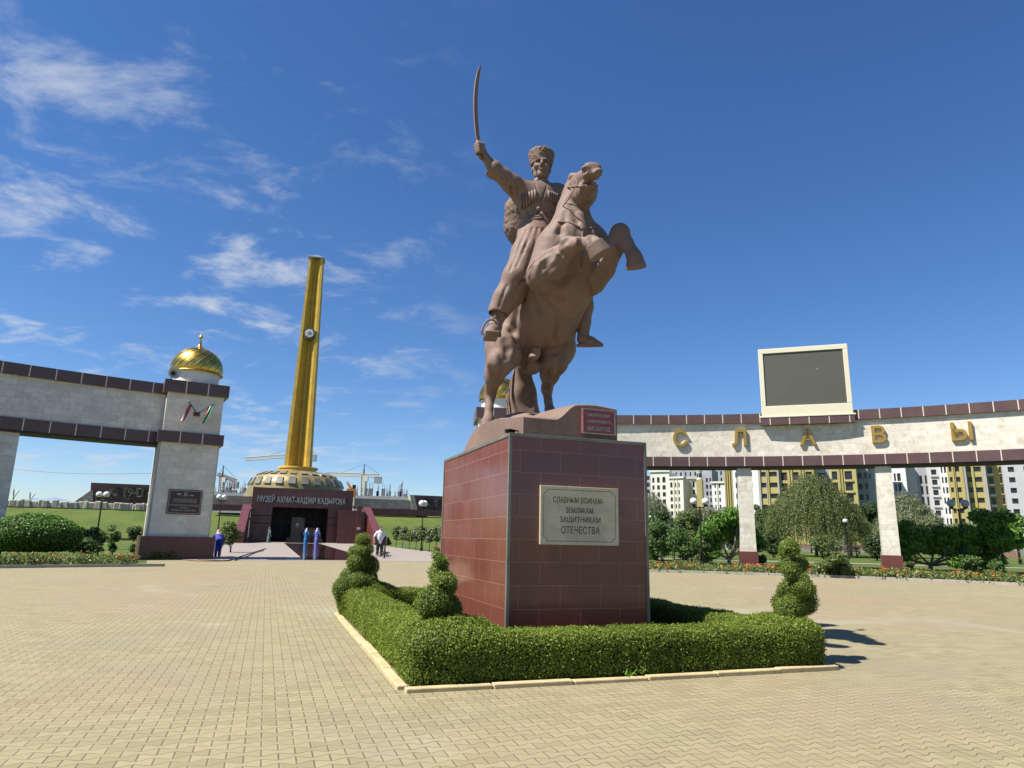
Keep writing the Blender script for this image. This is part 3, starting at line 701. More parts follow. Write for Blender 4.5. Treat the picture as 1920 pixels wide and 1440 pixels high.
# long coat skirt over the near leg, boot and shoe
r.chain([S(1003, 432, .0), S(986, 476, -.33), S(968, 520, -.46), S(950, 556, -.38), S(938, 580, -.30)], [.275, .245, .222, .190, .160], .1)
r.chain([S(1018, 436, -.05), S(1003, 478, -.32), S(984, 520, -.44), S(964, 556, -.36), S(950, 577, -.28)], [.24, .19, .18, .140, .10], .1)
r.cone(S(944, 560, -.36), .175, S(935, 584, -.31), .178, .06); r.cone(S(935, 584, -.31), .172, S(934.5, 586.5, -.31), .172, .015); r.cone(S(934, 589, -.31), .155, S(932, 602, -.31), .15, .012, sub=True)
r.chain([S(939, 580, -.28), S(933, 597, -.26), S(928, 612, -.27)], [.125, .112, .105], .03)
r.chain([S(929, 615, -.22), S(923, 621, -.42), S(918, 626, -.62)], [.110, .120, .090], .05)
r.boxr(S(921, 630, -.46), (.118, .27, .022), .02, .01, R=np.array([[.96, -.2, 0], [.2, .96, 0], [0, 0, 1]]).T)
# far leg
r.chain([S(1040, 440, .0), S(1075, 490, -.35), S(1092, 535, -.30), S(1096, 575, -.22)], [.28, .24, .19, .155], .1)
r.chain([S(1097, 575, -.2), S(1095, 605, -.2), S(1093.5, 632, -.2)], [.15, .118, .10], .05)
r.chain([S(1093, 637, -.2), S(1108, 641, -.30), S(1123, 645, -.42)], [.100, .085, .05], .05)
r.boxr(S(1106, 647.5, -.28), (.24, .085, .02), .018, .01, R=np.array([[.9, -.43, 0], [.43, .9, 0], [0, 0, 1]]).T)
r.blur(1)
# folds of the cloth
for pts, rr in (([(986, 432), (976, 456), (966, 482), (957, 506)], .026), ([(1004, 470), (992, 500), (978, 532), (966, 560)], .028), ([(1022, 432), (1022, 456), (1016, 476)], .024), ([(976, 520), (962, 548), (950, 572)], .022), ([(950, 536), (942, 556), (936, 574)], .02), ([(1028, 432), (1030, 448), (1027, 464)], .022),
                ([(984, 384), (988, 396), (990, 406)], .014), ([(1036, 388), (1034, 400), (1030, 404)], .014), ([(950, 326), (958, 344), (960, 364)], .02), ([(972, 352), (981, 366), (985, 384)], .018), ([(1002, 380), (1004, 394)], .011), ([(1016, 382), (1016, 398)], .011), ([(1038, 372), (1042, 386)], .016),
                ([(999, 428), (990, 450), (980, 474), (968, 500)], .02), ([(1009, 428), (1004, 452), (996, 480), (986, 505)], .022), ([(1018, 430), (1016, 452), (1009, 478)], .02), ([(990, 500), (976, 530), (962, 560)], .02),
                ([(958, 350), (962, 366), (968, 384)], .018), ([(938, 318), (944, 330), (943, 342)], .016), ([(946, 322), (952, 336), (952, 350)], .016), ([(966, 342), (972, 356), (972, 372)], .02), ([(978, 380), (986, 392), (994, 402)], .014),
                ([(992, 398), (993, 408)], .012), ([(1000, 395), (1001, 408)], .012), ([(1010, 393), (1010, 402)], .012), ([(1022, 393), (1021, 404)], .012), ([(1030, 390), (1028, 402)], .012)):
    groove(r, pts, rr, .03)
groove(r, [(1003, 344), (1008, 358), (1015, 376)], .009, .01); groove(r, [(1026, 346), (1022, 358), (1015, 376)], .009, .01)
V, F = r.mesh(); V = smooth_mesh(V, F, 1, .4)
body = V[:, 2] < 4.75; V = V + (noise3(V, 7, 8) * .007 * body)[:, None]
F = np.concatenate([F, headF + len(V)]); V = np.concatenate([V, headV])
rider = arrays('rider', V, F, M_BRZ, statue)
def on(F, x, y, off=0.0):
    p = hit(F, x, y)
    return None if p is None else p + F.normal(p) * off
# belt, dagger, cartridge tubes
mb = MB()
def strap(mb, F, pts, rad, off=.0, n=6):
    q = [on(F, *p, off) for p in pts]; q = [a for a in q if a is not None]
    if len(q) > 1: mb.tube(q, rad, n)
strap(mb, r, [(986, 411), (992, 411.5), (1000, 411), (1008, 410), (1016, 408.5), (1024, 406)], .024, .0); strap(mb, r, [(986, 407), (992, 407.5), (1000, 407), (1008, 406), (1016, 404.5), (1024, 402)], .024, .0)
mb.build('belt', M_BRZ, rider, True)
mb = MB(); a, b = on(r, 1010, 397, .06), on(r, 1026, 424, .07)
if a is not None and b is not None:
    d = b - a; mb.tube([a - d * .08, a, a + d * .10, a + d * .22], [.035, .028, .02, .026], 10); mb.tube([a + d * .22, a + d * .3, a + d * .85, b + d * .02], [.055, .045, .038, .012], 10, sq=.6)
    mb.ball(a - d * .1, .042, 8)
mb.build('dagger', M_BRZ, rider, True)
for (x0, y0, x1, y1, L) in ((977, 367, 1003, 357, 26), (1028, 358, 1047, 365, 22)):
    mb = MB()
    for i in range(6):
        t = i / 5
        x, y = x0 + (x1 - x0) * t, y0 + (y1 - y0) * t; ln = L * (1 - .25 * t) if x0 < 1000 else L * (.8 + .2 * t)
        a, b = on(r, x, y, .012), on(r, x + 1.2, y + ln, .014)
        if a is not None and b is not None and np.linalg.norm(a - b) < .4: mb.tube([a, (a + b) / 2, b], .026, 8)
    mb.build('cartridge_row', M_BRZ, rider, True)
# tall lambskin hat
prof = [(.02, .055), (.17, .05)] + [(.176, .05), (.196, .058)] + [(.198 + .046 * t, .06 + .235 * t) for t in np.linspace(0, 1, 26)] + [(.244 - .03 * (1 - math.cos(a)) , .295 + .05 * math.sin(a)) for a in np.linspace(.1, 1.57, 8)] + [(.21 * math.cos(a) , .345 + .02 * math.sin(a)) for a in np.linspace(.2, 1.55, 9)]
hm = MB(); hm.lathe(prof, 110); V = np.array(hm.v); RH = np.stack([fx, fd, fz], 1)
curl = np.array([mnoise.noise(Vector((p[0] * 34, p[1] * 34, p[2] * 34))) for p in V]); lock = np.abs(curl) * .030 - .006
rad = V / (np.linalg.norm(V - (0, 0, .15), axis=1)[:, None] + 1e-9); out_ = (V - (0, 0, .17)); out_ /= np.linalg.norm(out_, axis=1)[:, None] + 1e-9
V = V + out_ * (lock * (V[:, 2] > .062))[:, None]
hm.v = [tuple(hp(0, -.045, .045) + RH @ v) for v in V]
hm.build('lambskin_hat', M_BRZ_FUR, rider, True)
# felt cloak hanging behind the shoulder
cf = Field((-1.3, -.2, 3.2), (.6, 1.0, 5.1), .022)
cf.chain([S(990, 362, .28), S(978, 395, .36), S(977, 430, .42), S(984, 460, .45)], [.22, .27, .28, .20], .12, flat=(0, 1, 0), fs=.7); cf.chain([S(1000, 362, .3), S(1000, 430, .4)], [.25, .3], .1, flat=(0, 1, 0), fs=.7)
V, F = cf.mesh(); V = smooth_mesh(V, F, 1); V[:, 0] -= np.abs(np.array([mnoise.noise(Vector(p) * 15) for p in V])) * .04
arrays('felt_cloak', V, F, M_BRZ_FUR, rider)
# sabre
mb = MB(); cl_ = [(899.3, 276), (897.2, 266), (894.6, 250), (892.6, 228), (891.6, 205), (891.6, 182), (893.2, 160), (896.0, 141), (899.2, 129), (901.6, 121)]
wd = [.020, .036, .040, .041, .041, .040, .038, .033, .024, .003]
P = [S(x, y, -.16) for x, y in cl_]; nV = []
for i, p in enumerate(P):
    t = P[min(i + 1, len(P) - 1)] - P[max(i - 1, 0)]; t /= np.linalg.norm(t); sd = np.cross(t, [0, 1, 0]); sd /= np.linalg.norm(sd); w = wd[i]
    nV += [p - sd * w * 1.0, p - sd * w * .3 - np.array([0, .013, 0]), p + sd * w * .75 - np.array([0, .017, 0]), p + sd * w, p + sd * w * .75 + np.array([0, .017, 0]), p - sd * w * .3 + np.array([0, .013, 0])]
n = 6; F = [(i * n + k, i * n + (k + 1) % n, (i + 1) * n + (k + 1) % n, (i + 1) * n + k) for i in range(len(P) - 1) for k in range(n)]
mb.add(nV, F); mb.tube([S(897.4, 267.5, -.16), S(899.4, 276, -.16), S(901.2, 290, -.16), S(901.8, 296, -.16)], [.03, .026, .026, .034], 10); mb.ball(S(902, 296.5, -.16), .036, 8)
sab = mb.build('sabre', M_BRZ, rider, angle=40)

# ---- harness
mb = MB()
strap(mb, h, [(1046, 416), (1058, 416.5), (1070, 418), (1080, 423), (1090, 429)], .017, .006); strap(mb, h, [(1096, 429), (1106, 428), (1117, 430)], .017, .006)
q = on(h, 1093, 429, .01)
if q is not None:
    mb.ball(q, .045, 8, (1, .5, 1))
strap(mb, h, [(1093, 432), (1092, 440), (1091, 449)], .016, .006); strap(mb, h, [(1093, 474), (1092, 486), (1090, 500)], .014, .004)
mb.build('breast_collar', M_BRZ, horse, True)
mb = MB()
for pts in ([(1064, 351), (1072, 350), (1084, 349), (1096, 351), (1108, 354), (1113, 357)], [(1083, 349), (1082, 340), (1078, 334)], [(1060, 382), (1070, 382), (1082, 386), (1094, 394)]):
    strap(mb, h, pts, .013, .004)
a, b = on(h, 1083, 350, .03), on(h, 1058, 388, .04)
if a is not None and b is not None: mb.tube([a, a * .7 + b * .3 + (0, 0, -.03), a * .35 + b * .65 + (0, 0, -.04), b, S(1050, 405, -.62)], .010, 6)
mb.tube([S(1110, 357, -1.35), S(1109, 370, -1.2), S(1106, 385, -1.05), S(1101, 406, -.82), S(1085, 420, -.5)], .010, 6)
mb.ball(on(h, 1083, 349, .01), .028, 8)
mb.build('bridle', M_BRZ, horse, True)
mb = MB()
for pts, k in (([(1003, 489), (996, 500), (988, 514), (974, 540)], .016), ([(1000, 498), (992, 520), (985, 540), (968, 562), (955, 578)], .013), ([(958, 560), (962, 590), (975, 612)], .0)):
    if k: strap(mb, h, pts, k, .006)
strap(mb, h, [(984, 560), (995, 574), (1006, 584), (1016, 590)], .012, .002); strap(mb, h, [(1056, 602), (1072, 599), (1084, 592), (1092, 582)], .014, .004)
mb.build('saddle_girth', M_BRZ, horse, True)
def stirrup(c, rx, rz_, ang, top):
    mb = MB(); pts = []
    for i in range(17):
        a = math.pi * (1.0 * i / 16) ; pts.append(np.array(c) + np.array([math.cos(a) * rx * math.cos(ang), math.cos(a) * rx * math.sin(ang), math.sin(a) * rz_]))
    mb.tube(pts, .017, 8); mb.tube([pts[0], pts[-1]], [.022, .022], 8); mb.tube([pts[8], pts[8] * .6 + top * .4, top], .016, 6)
    mb.build('stirrup', M_BRZ, horse, True)
stirrup(S(921, 628, -.48), .165, .26, .1, S(952, 575, -.15))

# ---- cast base, a hummock of rising ground
def base_h(x, y):
    f = lambda a, b, v: (lambda t: t * t * (3 - 2 * t))(np.clip((v - a) / (b - a), 0, 1))
    l = np.interp(y, [-1.85, -1.2, -.7, 0, .6, .95, 1.35, 1.85], [.255, .36, .41, .44, .47, .36, .12, .09])
    rr = np.interp(y, [-1.85, -1.2, -.4, .4, .9, 1.4, 1.85], [.475, .52, .60, .74, .76, .45, .16])
    s = f(-.36, -.02, x + (y + 1.85) * .05)
    z = l * (1 - s) + rr * s
    z = z + .045 * np.exp(-((x - .25) / .33) ** 2) * np.clip(-(y + .6), 0, 1.25) / 1.25
    return z + .014 * np.sin(x * 5 + y * 3) * f(-1.85, -1.3, y)
nx, ny = 45, 90; gx = np.linspace(-.845, .63, nx); gy = np.linspace(-1.80, 1.83, ny); X, Y = np.meshgrid(gx, gy); Z = base_h(X, Y)
e = np.minimum(np.minimum(X - gx[0], gx[-1] - X), np.minimum(Y - gy[0], gy[-1] - Y)); Z = Z - .02 * np.exp(-(e / .02))
V = np.stack([X.ravel(), Y.ravel(), Z.ravel()], 1); I = np.arange(nx * ny).reshape(ny, nx)
F = [tuple(q) for q in np.stack([I[:-1, :-1], I[:-1, 1:], I[1:, 1:], I[1:, :-1]], -1).reshape(-1, 4)]
mb = MB(); mb.add(V, F); rim = list(I[0, :]) + list(I[1:, -1]) + list(I[-1, :-1][::-1]) + list(I[1:-1, 0][::-1]); b0 = mb.n
fl = []
for k in rim:                                                  # the sides flare out a little towards the foot at the back
    v = V[k]; o_ = .06 if v[1] > .3 else 0.0; fl.append((v[0] - (o_ if v[0] < -.8 else 0), v[1] + (.02 if v[1] > 1.8 else 0), .002))
mb.add(fl, []); m = len(rim)
mb.f += [(rim[(i + 1) % m], rim[i], b0 + i, b0 + (i + 1) % m) for i in range(m)]
sbase = mb.build('base', M_BRZ_BASE, statue, angle=38)
# red name plate on the base
g = NG('red_name_plate'); o = g.obj(); n_ = g.noise(24, 6, .75, o); n2_ = g.noise(70, 4, .8, o)
kc = g.ramp(n_, [(.30, (0.148, 0.074, 0.059)), (.45, (0.192, 0.030, 0.030)), (.58, (0.244, 0.052, 0.044)), (.72, (0.192, 0.141, 0.111))]); kc = g.mix(g.m_('MULTIPLY', g.step(n2_, .58, .7), .8), kc, (.07, .03, .028))
M_RED = g.set(kc, .35)
pa, pb = S(1089, 766, -1.8), S(1151, 818, -1.8); pw, ph = pb[0] - pa[0], pa[2] - pb[2]
px0, pz0 = (pa[0] + pb[0]) / 2, (pa[2] + pb[2]) / 2
plate = MB().box((px0, -1.826, pz0), (pw, .05, ph)).build('name_plate', M_RED, statue, bevel=.006)
M_SILV = pm('silver_letter', (.42, .38, .34), .4, .5, .3, 30)
for i, (tx, sz, wdt) in enumerate((('МОВЛАДИ', .058, .40), ('АЛЕРОЕВИЧ', .055, .44), ('ВИСАИТОВ', .085, .43))):
    put_text('lettering', tx, sz, (px0 - .005, -1.852, pz0 + (.075, -.02, -.135)[i]), M_SILV, plate, .005, .0015, width=wdt * pw / .6 * .96)
mb = MB()
for dx, dz, w_, h_ in ((0, ph / 2 - .008, pw, .016), (0, -ph / 2 + .008, pw, .016), (-pw / 2 + .008, 0, .016, ph - .032), (pw / 2 - .008, 0, .016, ph - .032)): mb.box((px0 + dx, -1.853, pz0 + dz), (w_, .008, h_))
mb.build('plate_frame', M_SILV, plate)

# ------------------------------------------------------------------ plinth of polished granite slabs
PW, PD = 2.1462, 3.7474
plinth = thing('plinth', 'tall block clad in polished dark red granite slabs, carrying the bronze horseman', 'plinth', MON.o, YAW)
MB().b2((-PW / 2 + .012, -PD / 2 + .012, 0), (PW / 2 - .012, PD / 2 - .012, PZ - .012)).build('granite_block', M_GRAN, plinth)
M_TRIM = pm('grey_green_metal_trim', (.22, .215, .175), .5, .35, .25, 3, .2)
mb = MB(); tw = .046
for sx in (-1, 1):
    for sy in (-1, 1): mb.box((sx * (PW / 2 - tw / 2), sy * (PD / 2 - tw / 2), (PZ - .05) / 2), (tw, tw, PZ - .05))
for sy in (-1, 1): mb.box((0, sy * (PD / 2 - tw / 2), PZ - .024), (PW, tw, .048))
for sx in (-1, 1): mb.box((sx * (PW / 2 - tw / 2), 0, PZ - .024), (tw, PD - 2 * tw, .048))
mb.build('metal_trim', M_TRIM, plinth, bevel=.004)
# inscription slab of pale marble on the front
def Pf(x, y): return MON.L(x, y, -PD / 2 - .03)
a, b, c, d = Pf(1013.5, 909), Pf(1159, 917), Pf(1012.5, 1020.5), Pf(1161, 1024)
x0, x1, z0, z1 = (a[0] + c[0]) / 2, (b[0] + d[0]) / 2, (c[2] + d[2]) / 2, (a[2] + b[2]) / 2; yf = -PD / 2 - .03
g = NG('pale_onyx_marble'); o = g.obj(); f = g.noise(3.2, 7, .6, o, 1.2); f2 = g.noise(5, 6, .65, o, 2)
kc = g.ramp(f, [(.3, (0.370, 0.326, 0.200)), (.5, (0.444, 0.392, 0.266)), (.7, (0.488, 0.429, 0.296))]); kc = g.mix(g.m_('MULTIPLY', g.step(f2, .58, .72), .6), kc, (.50, .30, .17))
M_ONYX = g.set(kc, .4)
slab = MB().b2((x0, yf, z0), (x1, -PD / 2 + .008, z1)).build('inscription_slab', M_ONYX, plinth, bevel=.005)
M_INC = pm('brown_incised_line', (.10, .075, .045), .7)
mb = MB(); m = .05; ch = .06; X0, X1, Z0, Z1 = x0 + m, x1 - m, z0 + m, z1 - m; yy = yf - .0015
pts = [(X0 + ch, Z1), (X1 - ch, Z1), (X1 - ch * .8, Z1 - ch * .45), (X1 - ch * .3, Z1 - ch * .75), (X1, Z1 - ch), (X1, Z0 + ch), (X1 - ch * .3, Z0 + ch * .75), (X1 - ch * .8, Z0 + ch * .45), (X1 - ch, Z0), (X0 + ch, Z0), (X0 + ch * .8, Z0 + ch * .45), (X0 + ch * .3, Z0 + ch * .75), (X0, Z0 + ch), (X0, Z1 - ch), (X0 + ch * .3, Z1 - ch * .75), (X0 + ch * .8, Z1 - ch * .45)]
for i in range(len(pts)):
    p, q = np.array(pts[i]), np.array(pts[(i + 1) % len(pts)]); t = (q - p) / np.linalg.norm(q - p); nn = np.array([-t[1], t[0]]) * .0035; p, q = p - t * .002, q + t * .002
    mb.quad((p[0] - nn[0], yy, p[1] - nn[1]), (q[0] - nn[0], yy, q[1] - nn[1]), (q[0] + nn[0], yy, q[1] + nn[1]), (p[0] + nn[0], yy, p[1] + nn[1]))
mb.build('incised_border', M_INC, slab)
sw, shh = x1 - x0, z1 - z0; xc = (x0 + x1) / 2
for tx, fz, fx_, wd_, sz in (('СЛАВНЫМ ВОИНАМ-', .715, .48, .645, .110), ('ЗЕМЛЯКАМ-', .545, .50, .37, .100), ('ЗАЩИТНИКАМ', .385, .50, .52, .105), ('ОТЕЧЕСТВА', .195, .505, .49, .132)):
    put_text('lettering', tx, sz, (x0 + sw * fx_, yf - .002, z0 + shh * fz), M_INC, slab, .001, .0012, width=sw * wd_)
# small floodlight on the plinth's corner
fl_ = thing('floodlight', 'small black floodlight on the near top corner of the granite plinth', 'floodlight', ST.w((-.955, -1.62, 0)), YAW + .5)
mb = MB(); mb.box((0, 0, .075), (.2, .10, .015)); mb.box((0, .03, .055), (.17, .05, .05)); mb.build('housing', M_DARKMETAL, fl_, bevel=.004)
MB().box((0, .05, .02), (.05, .03, .04)).build('bracket', M_DARKMETAL, fl_)
# ------------------------------------------------------------------ foliage
def leaf_mat(name, c1, c2, c3, trans=.35, rough=.5):
    c1, c2, c3 = [tuple(k * KA * .95 for k in c) for c in (c1, c2, c3)]
    g = NG(name); geo = g.n('ShaderNodeNewGeometry'); rnd = geo.outputs['Random Per Island']; o = g.obj(); nz = g.noise(1.1, 4, .6, o)
    col = g.ramp(rnd, [(0, c1), (.55, c2), (1, c3)]); col = g.mix(g.m_('MULTIPLY', g.step(nz, .35, .7), .4), col, tuple(k * .7 for k in c1))
    g.set(col, rough, spec=.35)
    tr = g.n('ShaderNodeBsdfTranslucent', {'Color': col}); mx = g.n('ShaderNodeMixShader', {0: trans, 1: g.p.outputs[0], 2: tr.outputs[0]}); g.lk(mx.outputs[0], g.out.inputs[0])
    return g.m
M_BOX = leaf_mat('boxwood_leaf', (.14, .215, .022), (.245, .335, .035), (.38, .46, .07), .40)
M_BOX2 = leaf_mat('topiary_leaf', (.125, .20, .028), (.215, .305, .045), (.32, .39, .07), .42)
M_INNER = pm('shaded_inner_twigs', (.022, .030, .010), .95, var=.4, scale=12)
M_BARK = pm('grey_brown_bark', (.13, .10, .075), .9, var=.35, scale=6, bump=.6, bscale=30)
M_BARKP = pm('pale_bark', (.27, .25, .22), .9, var=.35, scale=6, bump=.5, bscale=30)
M_LF_MID = leaf_mat('mid_green_leaf', (0.098, 0.146, 0.039), (0.156, 0.221, 0.055), (0.227, 0.286, 0.085))
M_LF_DARK = leaf_mat('dark_green_leaf', (0.046, 0.086, 0.028), (0.075, 0.129, 0.037), (0.115, 0.172, 0.055))
M_LF_PEACH = leaf_mat('fresh_green_leaf', (0.108, 0.264, 0.035), (0.176, 0.370, 0.043), (0.302, 0.488, 0.078), .4)
M_LF_BIRCH = leaf_mat('weeping_birch_leaf', (0.123, 0.174, 0.050), (0.198, 0.248, 0.075), (0.288, 0.314, 0.123), .4)
M_LF_GREY = leaf_mat('grey_green_leaf', (0.146, 0.186, 0.088), (0.225, 0.264, 0.127), (0.321, 0.351, 0.186), .3)
M_LF_ROSE = leaf_mat('rose_leaf', (0.069, 0.146, 0.039), (0.117, 0.215, 0.055), (0.195, 0.293, 0.078))
M_LF_JUN = leaf_mat('globe_shrub_leaf', (0.068, 0.173, 0.018), (0.105, 0.247, 0.024), (0.158, 0.315, 0.038), .25)
M_LF_BED = leaf_mat('flower_bed_leaf', (0.117, 0.176, 0.049), (0.195, 0.264, 0.069), (0.321, 0.341, 0.117))
M_PETAL = leaf_mat('orange_marigold_petal', (.75, .10, .015), (.85, .22, .015), (.85, .40, .03), .2)
M_PETALR = leaf_mat('red_pink_petal', (.55, .05, .04), (.70, .14, .10), (.75, .30, .22), .2)

def quads(P, N, size, asp=.55, rng=RNG, droop=0.0, jit=.5, dirs=None):
    # leaves as folded diamonds: P centres, N rough normals
    n = len(P); N = N + rng.normal(size=(n, 3)) * jit; N /= np.linalg.norm(N, axis=1)[:, None] + 1e-9
    T = rng.normal(size=(n, 3)) if dirs is None else dirs + rng.normal(size=(n, 3)) * .25
    T[:, 2] -= droop; T = T - N * (T * N).sum(1)[:, None]; T /= np.linalg.norm(T, axis=1)[:, None] + 1e-9; B = np.cross(N, T)
    s = size * rng.uniform(.65, 1.3, n)[:, None]
    a = P - T * s * .5; c = P + T * s * .5; b = P + B * s * asp * .5 + N * s * .08 - T * s * .05; d = P - B * s * asp * .5 + N * s * .08 - T * s * .05
    V = np.stack([a, b, c, d], 1).reshape(-1, 3); F = np.arange(4 * n).reshape(n, 4); return V, F
def leaves(name, P, N, size, mat, parent=None, **k):
    V, F = quads(np.asarray(P), np.asarray(N), size, **k); return arrays(name, V, F, mat, parent, smooth=False)
def merge_leaves(name, parts, mats, parent=None):
    Vs, Fs, mi, b = [], [], [], 0
    for V, F, m in parts: Vs.append(V); Fs.append(F + b); mi += [m] * len(F); b += len(V)
    o = arrays(name, np.concatenate(Vs), np.concatenate(Fs), mats[0], parent, smooth=False)
    for m in mats[1:]: o.data.materials.append(m)
    o.data.polygons.foreach_set('material_index', np.array(mi, np.int32)); return o
def sdf_surface(F_, n, rng=RNG):
    V, Q = F_.mesh(); A = V[Q[:, 0]]; Bv = V[Q[:, 1]]; Cv = V[Q[:, 2]]; D = V[Q[:, 3]]
    nr = np.cross(Cv - A, D - Bv); ar = np.linalg.norm(nr, axis=1) * .5; i = rng.choice(len(Q), n, p=ar / ar.sum()); u, v = rng.random((2, n))
    P = (A[i] * ((1 - u) * (1 - v))[:, None] + Bv[i] * (u * (1 - v))[:, None] + Cv[i] * (u * v)[:, None] + D[i] * ((1 - u) * v)[:, None]); N = nr[i] / (np.linalg.norm(nr[i], axis=1)[:, None] + 1e-9)
    return V, Q, P, N, ar.sum()
def clipped(name, F_, dens, size, mat, parent, shaggy=.02, inner=True):
    # clipped bush: a dark twiggy body just under a skin of small leaves
    V, Q, P, N, ar = sdf_surface(F_, 10); n = int(ar * dens); V, Q, P, N, ar = sdf_surface(F_, n)
    P = P + N * (RNG.normal(size=(n, 1)) * shaggy + noise3(P, 14, 2)[:, None] * .022 + noise3(P, 4, 4)[:, None] * .022 - .004)
    o = leaves(name, P, N, size, mat, parent, jit=.75)
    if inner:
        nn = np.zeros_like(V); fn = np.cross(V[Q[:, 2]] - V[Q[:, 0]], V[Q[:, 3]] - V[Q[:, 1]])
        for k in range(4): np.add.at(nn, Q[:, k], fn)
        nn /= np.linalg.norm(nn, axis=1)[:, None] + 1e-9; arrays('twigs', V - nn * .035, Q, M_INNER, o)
    return o
# ---- the clipped hedge round the plinth
HX, HY, HW, HH = 2.60, 3.47, .62, .50
hg = Field((-2.85, -3.75, -.02), (2.85, 3.75, 1.0), .032); hw = HW / 2; zc = HH / 2
for c, hf2 in (((0, -HY + hw, zc), (HX, hw, zc)), ((0, HY - hw, zc), (HX, hw, zc)), ((-HX + hw, 0, zc), (hw, HY, zc)), ((HX - hw, 0, zc), (hw, HY, zc))): hg.boxr(c, hf2, .11, .05)
for c, rr in (((-2.1, -2.92, .36), (.48, .50, .30)), ((2.25, -3.0, .32), (.46, .46, .27)), ((-2.22, 3.02, .36), (.50, .46, .32)), ((2.2, 3.05, .38), (.42, .42, .3))): hg.ell(c, rr, .25)
hedge = thing('hedge', 'low clipped box hedge framing the granite plinth on all four sides', 'hedge', MON.o, YAW)
clipped('foliage', hg, 11500, .0255, M_BOX, hedge, .014)
# ---- spiral topiaries standing in the hedge's corners
def spiral(loc, label, lobes):
    t = thing('spiral_topiary', label, 'topiary', MON.w(loc), YAW, 'spiral topiaries in the corners of the hedge'); d_ = math.hypot(*MON.w(loc)[:2]); f = Field((-.8, -.8, .05), (.8, .8, 1.75), .027); top = 0
    for i, (x0, y0, x1, y1, r_) in enumerate(lobes):
        k = (-1) ** i * (.13 if i < len(lobes) - 1 else 0) * r_ / 18; a_ = MON.L(x0, y0, loc[1] - k) - loc; b_ = MON.L(x1, y1, loc[1] + k) - loc; rr = r_ / FOC * d_
        f.cone(a_, rr * .92, b_, rr, .02); f.ell((a_ + b_) / 2 + (0, k * 1.5, 0), (rr * 1.12, rr * 1.25, rr * .82), .015); top = max(top, b_[2])
    clipped('foliage', f, 10500, .0255, M_BOX2, t, .014)
    c = [MON.L((l[0] + l[2]) / 2, (l[1] + l[3]) / 2, loc[1]) - loc for l in lobes]; MB().tube([(c[0][0], 0, 0)] + [(q[0], 0, q[2]) for q in c], [.035, .03] + [.022] * (len(c) - 1), 8).build('trunk', M_BARK, t, True); return t
spiral(np.array((-2.32, 3.05, 0)), 'full spiral topiary of fat round tiers at the far left hedge corner', [(646, 1104, 676, 1112, 21), (655, 1083, 687, 1090, 18), (669, 1056, 690, 1061, 18), (664, 1035, 687, 1030, 11.5), (680, 1012, 681, 1012, 11.5)])
spiral(np.array((-2.06, -2.72, 0)), 'short spiral topiary with a thin tuft against the plinth\'s left face', [(812, 1128, 834, 1146, 29), (820, 1074, 836, 1100, 17.5), (826, 1050, 831, 1058, 9.5), (816, 1041, 819, 1042, 7)])
spiral(np.array((2.20, -2.96, 0)), 'slanting spiral topiary with a ball on top at the right end of the front hedge', [(1475, 1146, 1516, 1124, 20), (1476, 1110, 1502, 1093, 16.5), (1480, 1070, 1503, 1057, 12.5), (1478, 1030, 1482, 1027, 14)])
# stray weeds on the kerb in front
wd = thing('weed_tuft', 'long bladed weed tuft leaning over the front kerb', 'weed', MON.w((-.15, -3.5, .04)), YAW)
P, N = [], []
mb = MB()
for i in range(16):
    a = random.uniform(0, 6.28); L = random.uniform(.05, .13); d = np.array([math.cos(a), math.sin(a) - .3, 0]); w = np.array([-d[1], d[0], 0]) * .008
    p0 = np.array([random.uniform(-.05, .05), 0, 0]); p1 = p0 + d * L * .5 + (0, 0, L * .7); p2 = p0 + d * L + (0, 0, L * .45)
    mb.add([p0 - w, p0 + w, p1 + w, p1 - w, p2], [(0, 1, 2, 3), (3, 2, 4)])
mb.build('blades', M_LF_PEACH, wd)
# ------------------------------------------------------------------ the curved colonnade
RF_, TH = 40.4, 1.3
ZT, ZT2, ZB2, ZB = 9.1, 8.55, 6.55, 5.98
def cpt(a, r, z): a = math.radians(a); return np.array([PLC[0] + r * math.cos(a), PLC[1] + r * math.sin(a), z])
def ang_of(x, y, z): p = atz(x, y, z); return math.degrees(math.atan2(p[1] - PLC[1], p[0] - PLC[0]))
M_JOINT = pm('pale_joint', (.62, .56, .48), .6)
M_GOLDP = pm('gold_paint', (.52, .33, .07), .38, .55, .1)
def arc_box(mb, a0, a1, r0, r1, z0, z1, step=1.0, ends=True):
    n = max(1, int(abs(a1 - a0) / step + .5)); A = np.linspace(a0, a1, n + 1)
    for i in range(n):
        P = [cpt(A[i], r0, 0), cpt(A[i + 1], r0, 0), cpt(A[i + 1], r1, 0), cpt(A[i], r1, 0)]
        u0, u1 = [math.radians(q) * r0 for q in (A[i], A[i + 1])]
        p = lambda k, z: (P[k][0], P[k][1], z)
        mb.quad(p(1, z0), p(0, z0), p(0, z1), p(1, z1), ((-u1, z0), (-u0, z0), (-u0, z1), (-u1, z1)))
        mb.quad(p(3, z0), p(2, z0), p(2, z1), p(3, z1), ((u0, z0), (u1, z0), (u1, z1), (u0, z1)))
        mb.quad(p(0, z1), p(3, z1), p(2, z1), p(1, z1)); mb.quad(p(0, z0), p(1, z0), p(2, z0), p(3, z0))
        if ends and i == 0: mb.quad(p(0, z0), p(3, z0), p(3, z1), p(0, z1))
        if ends and i == n - 1: mb.quad(p(2, z0), p(1, z0), p(1, z1), p(2, z1))
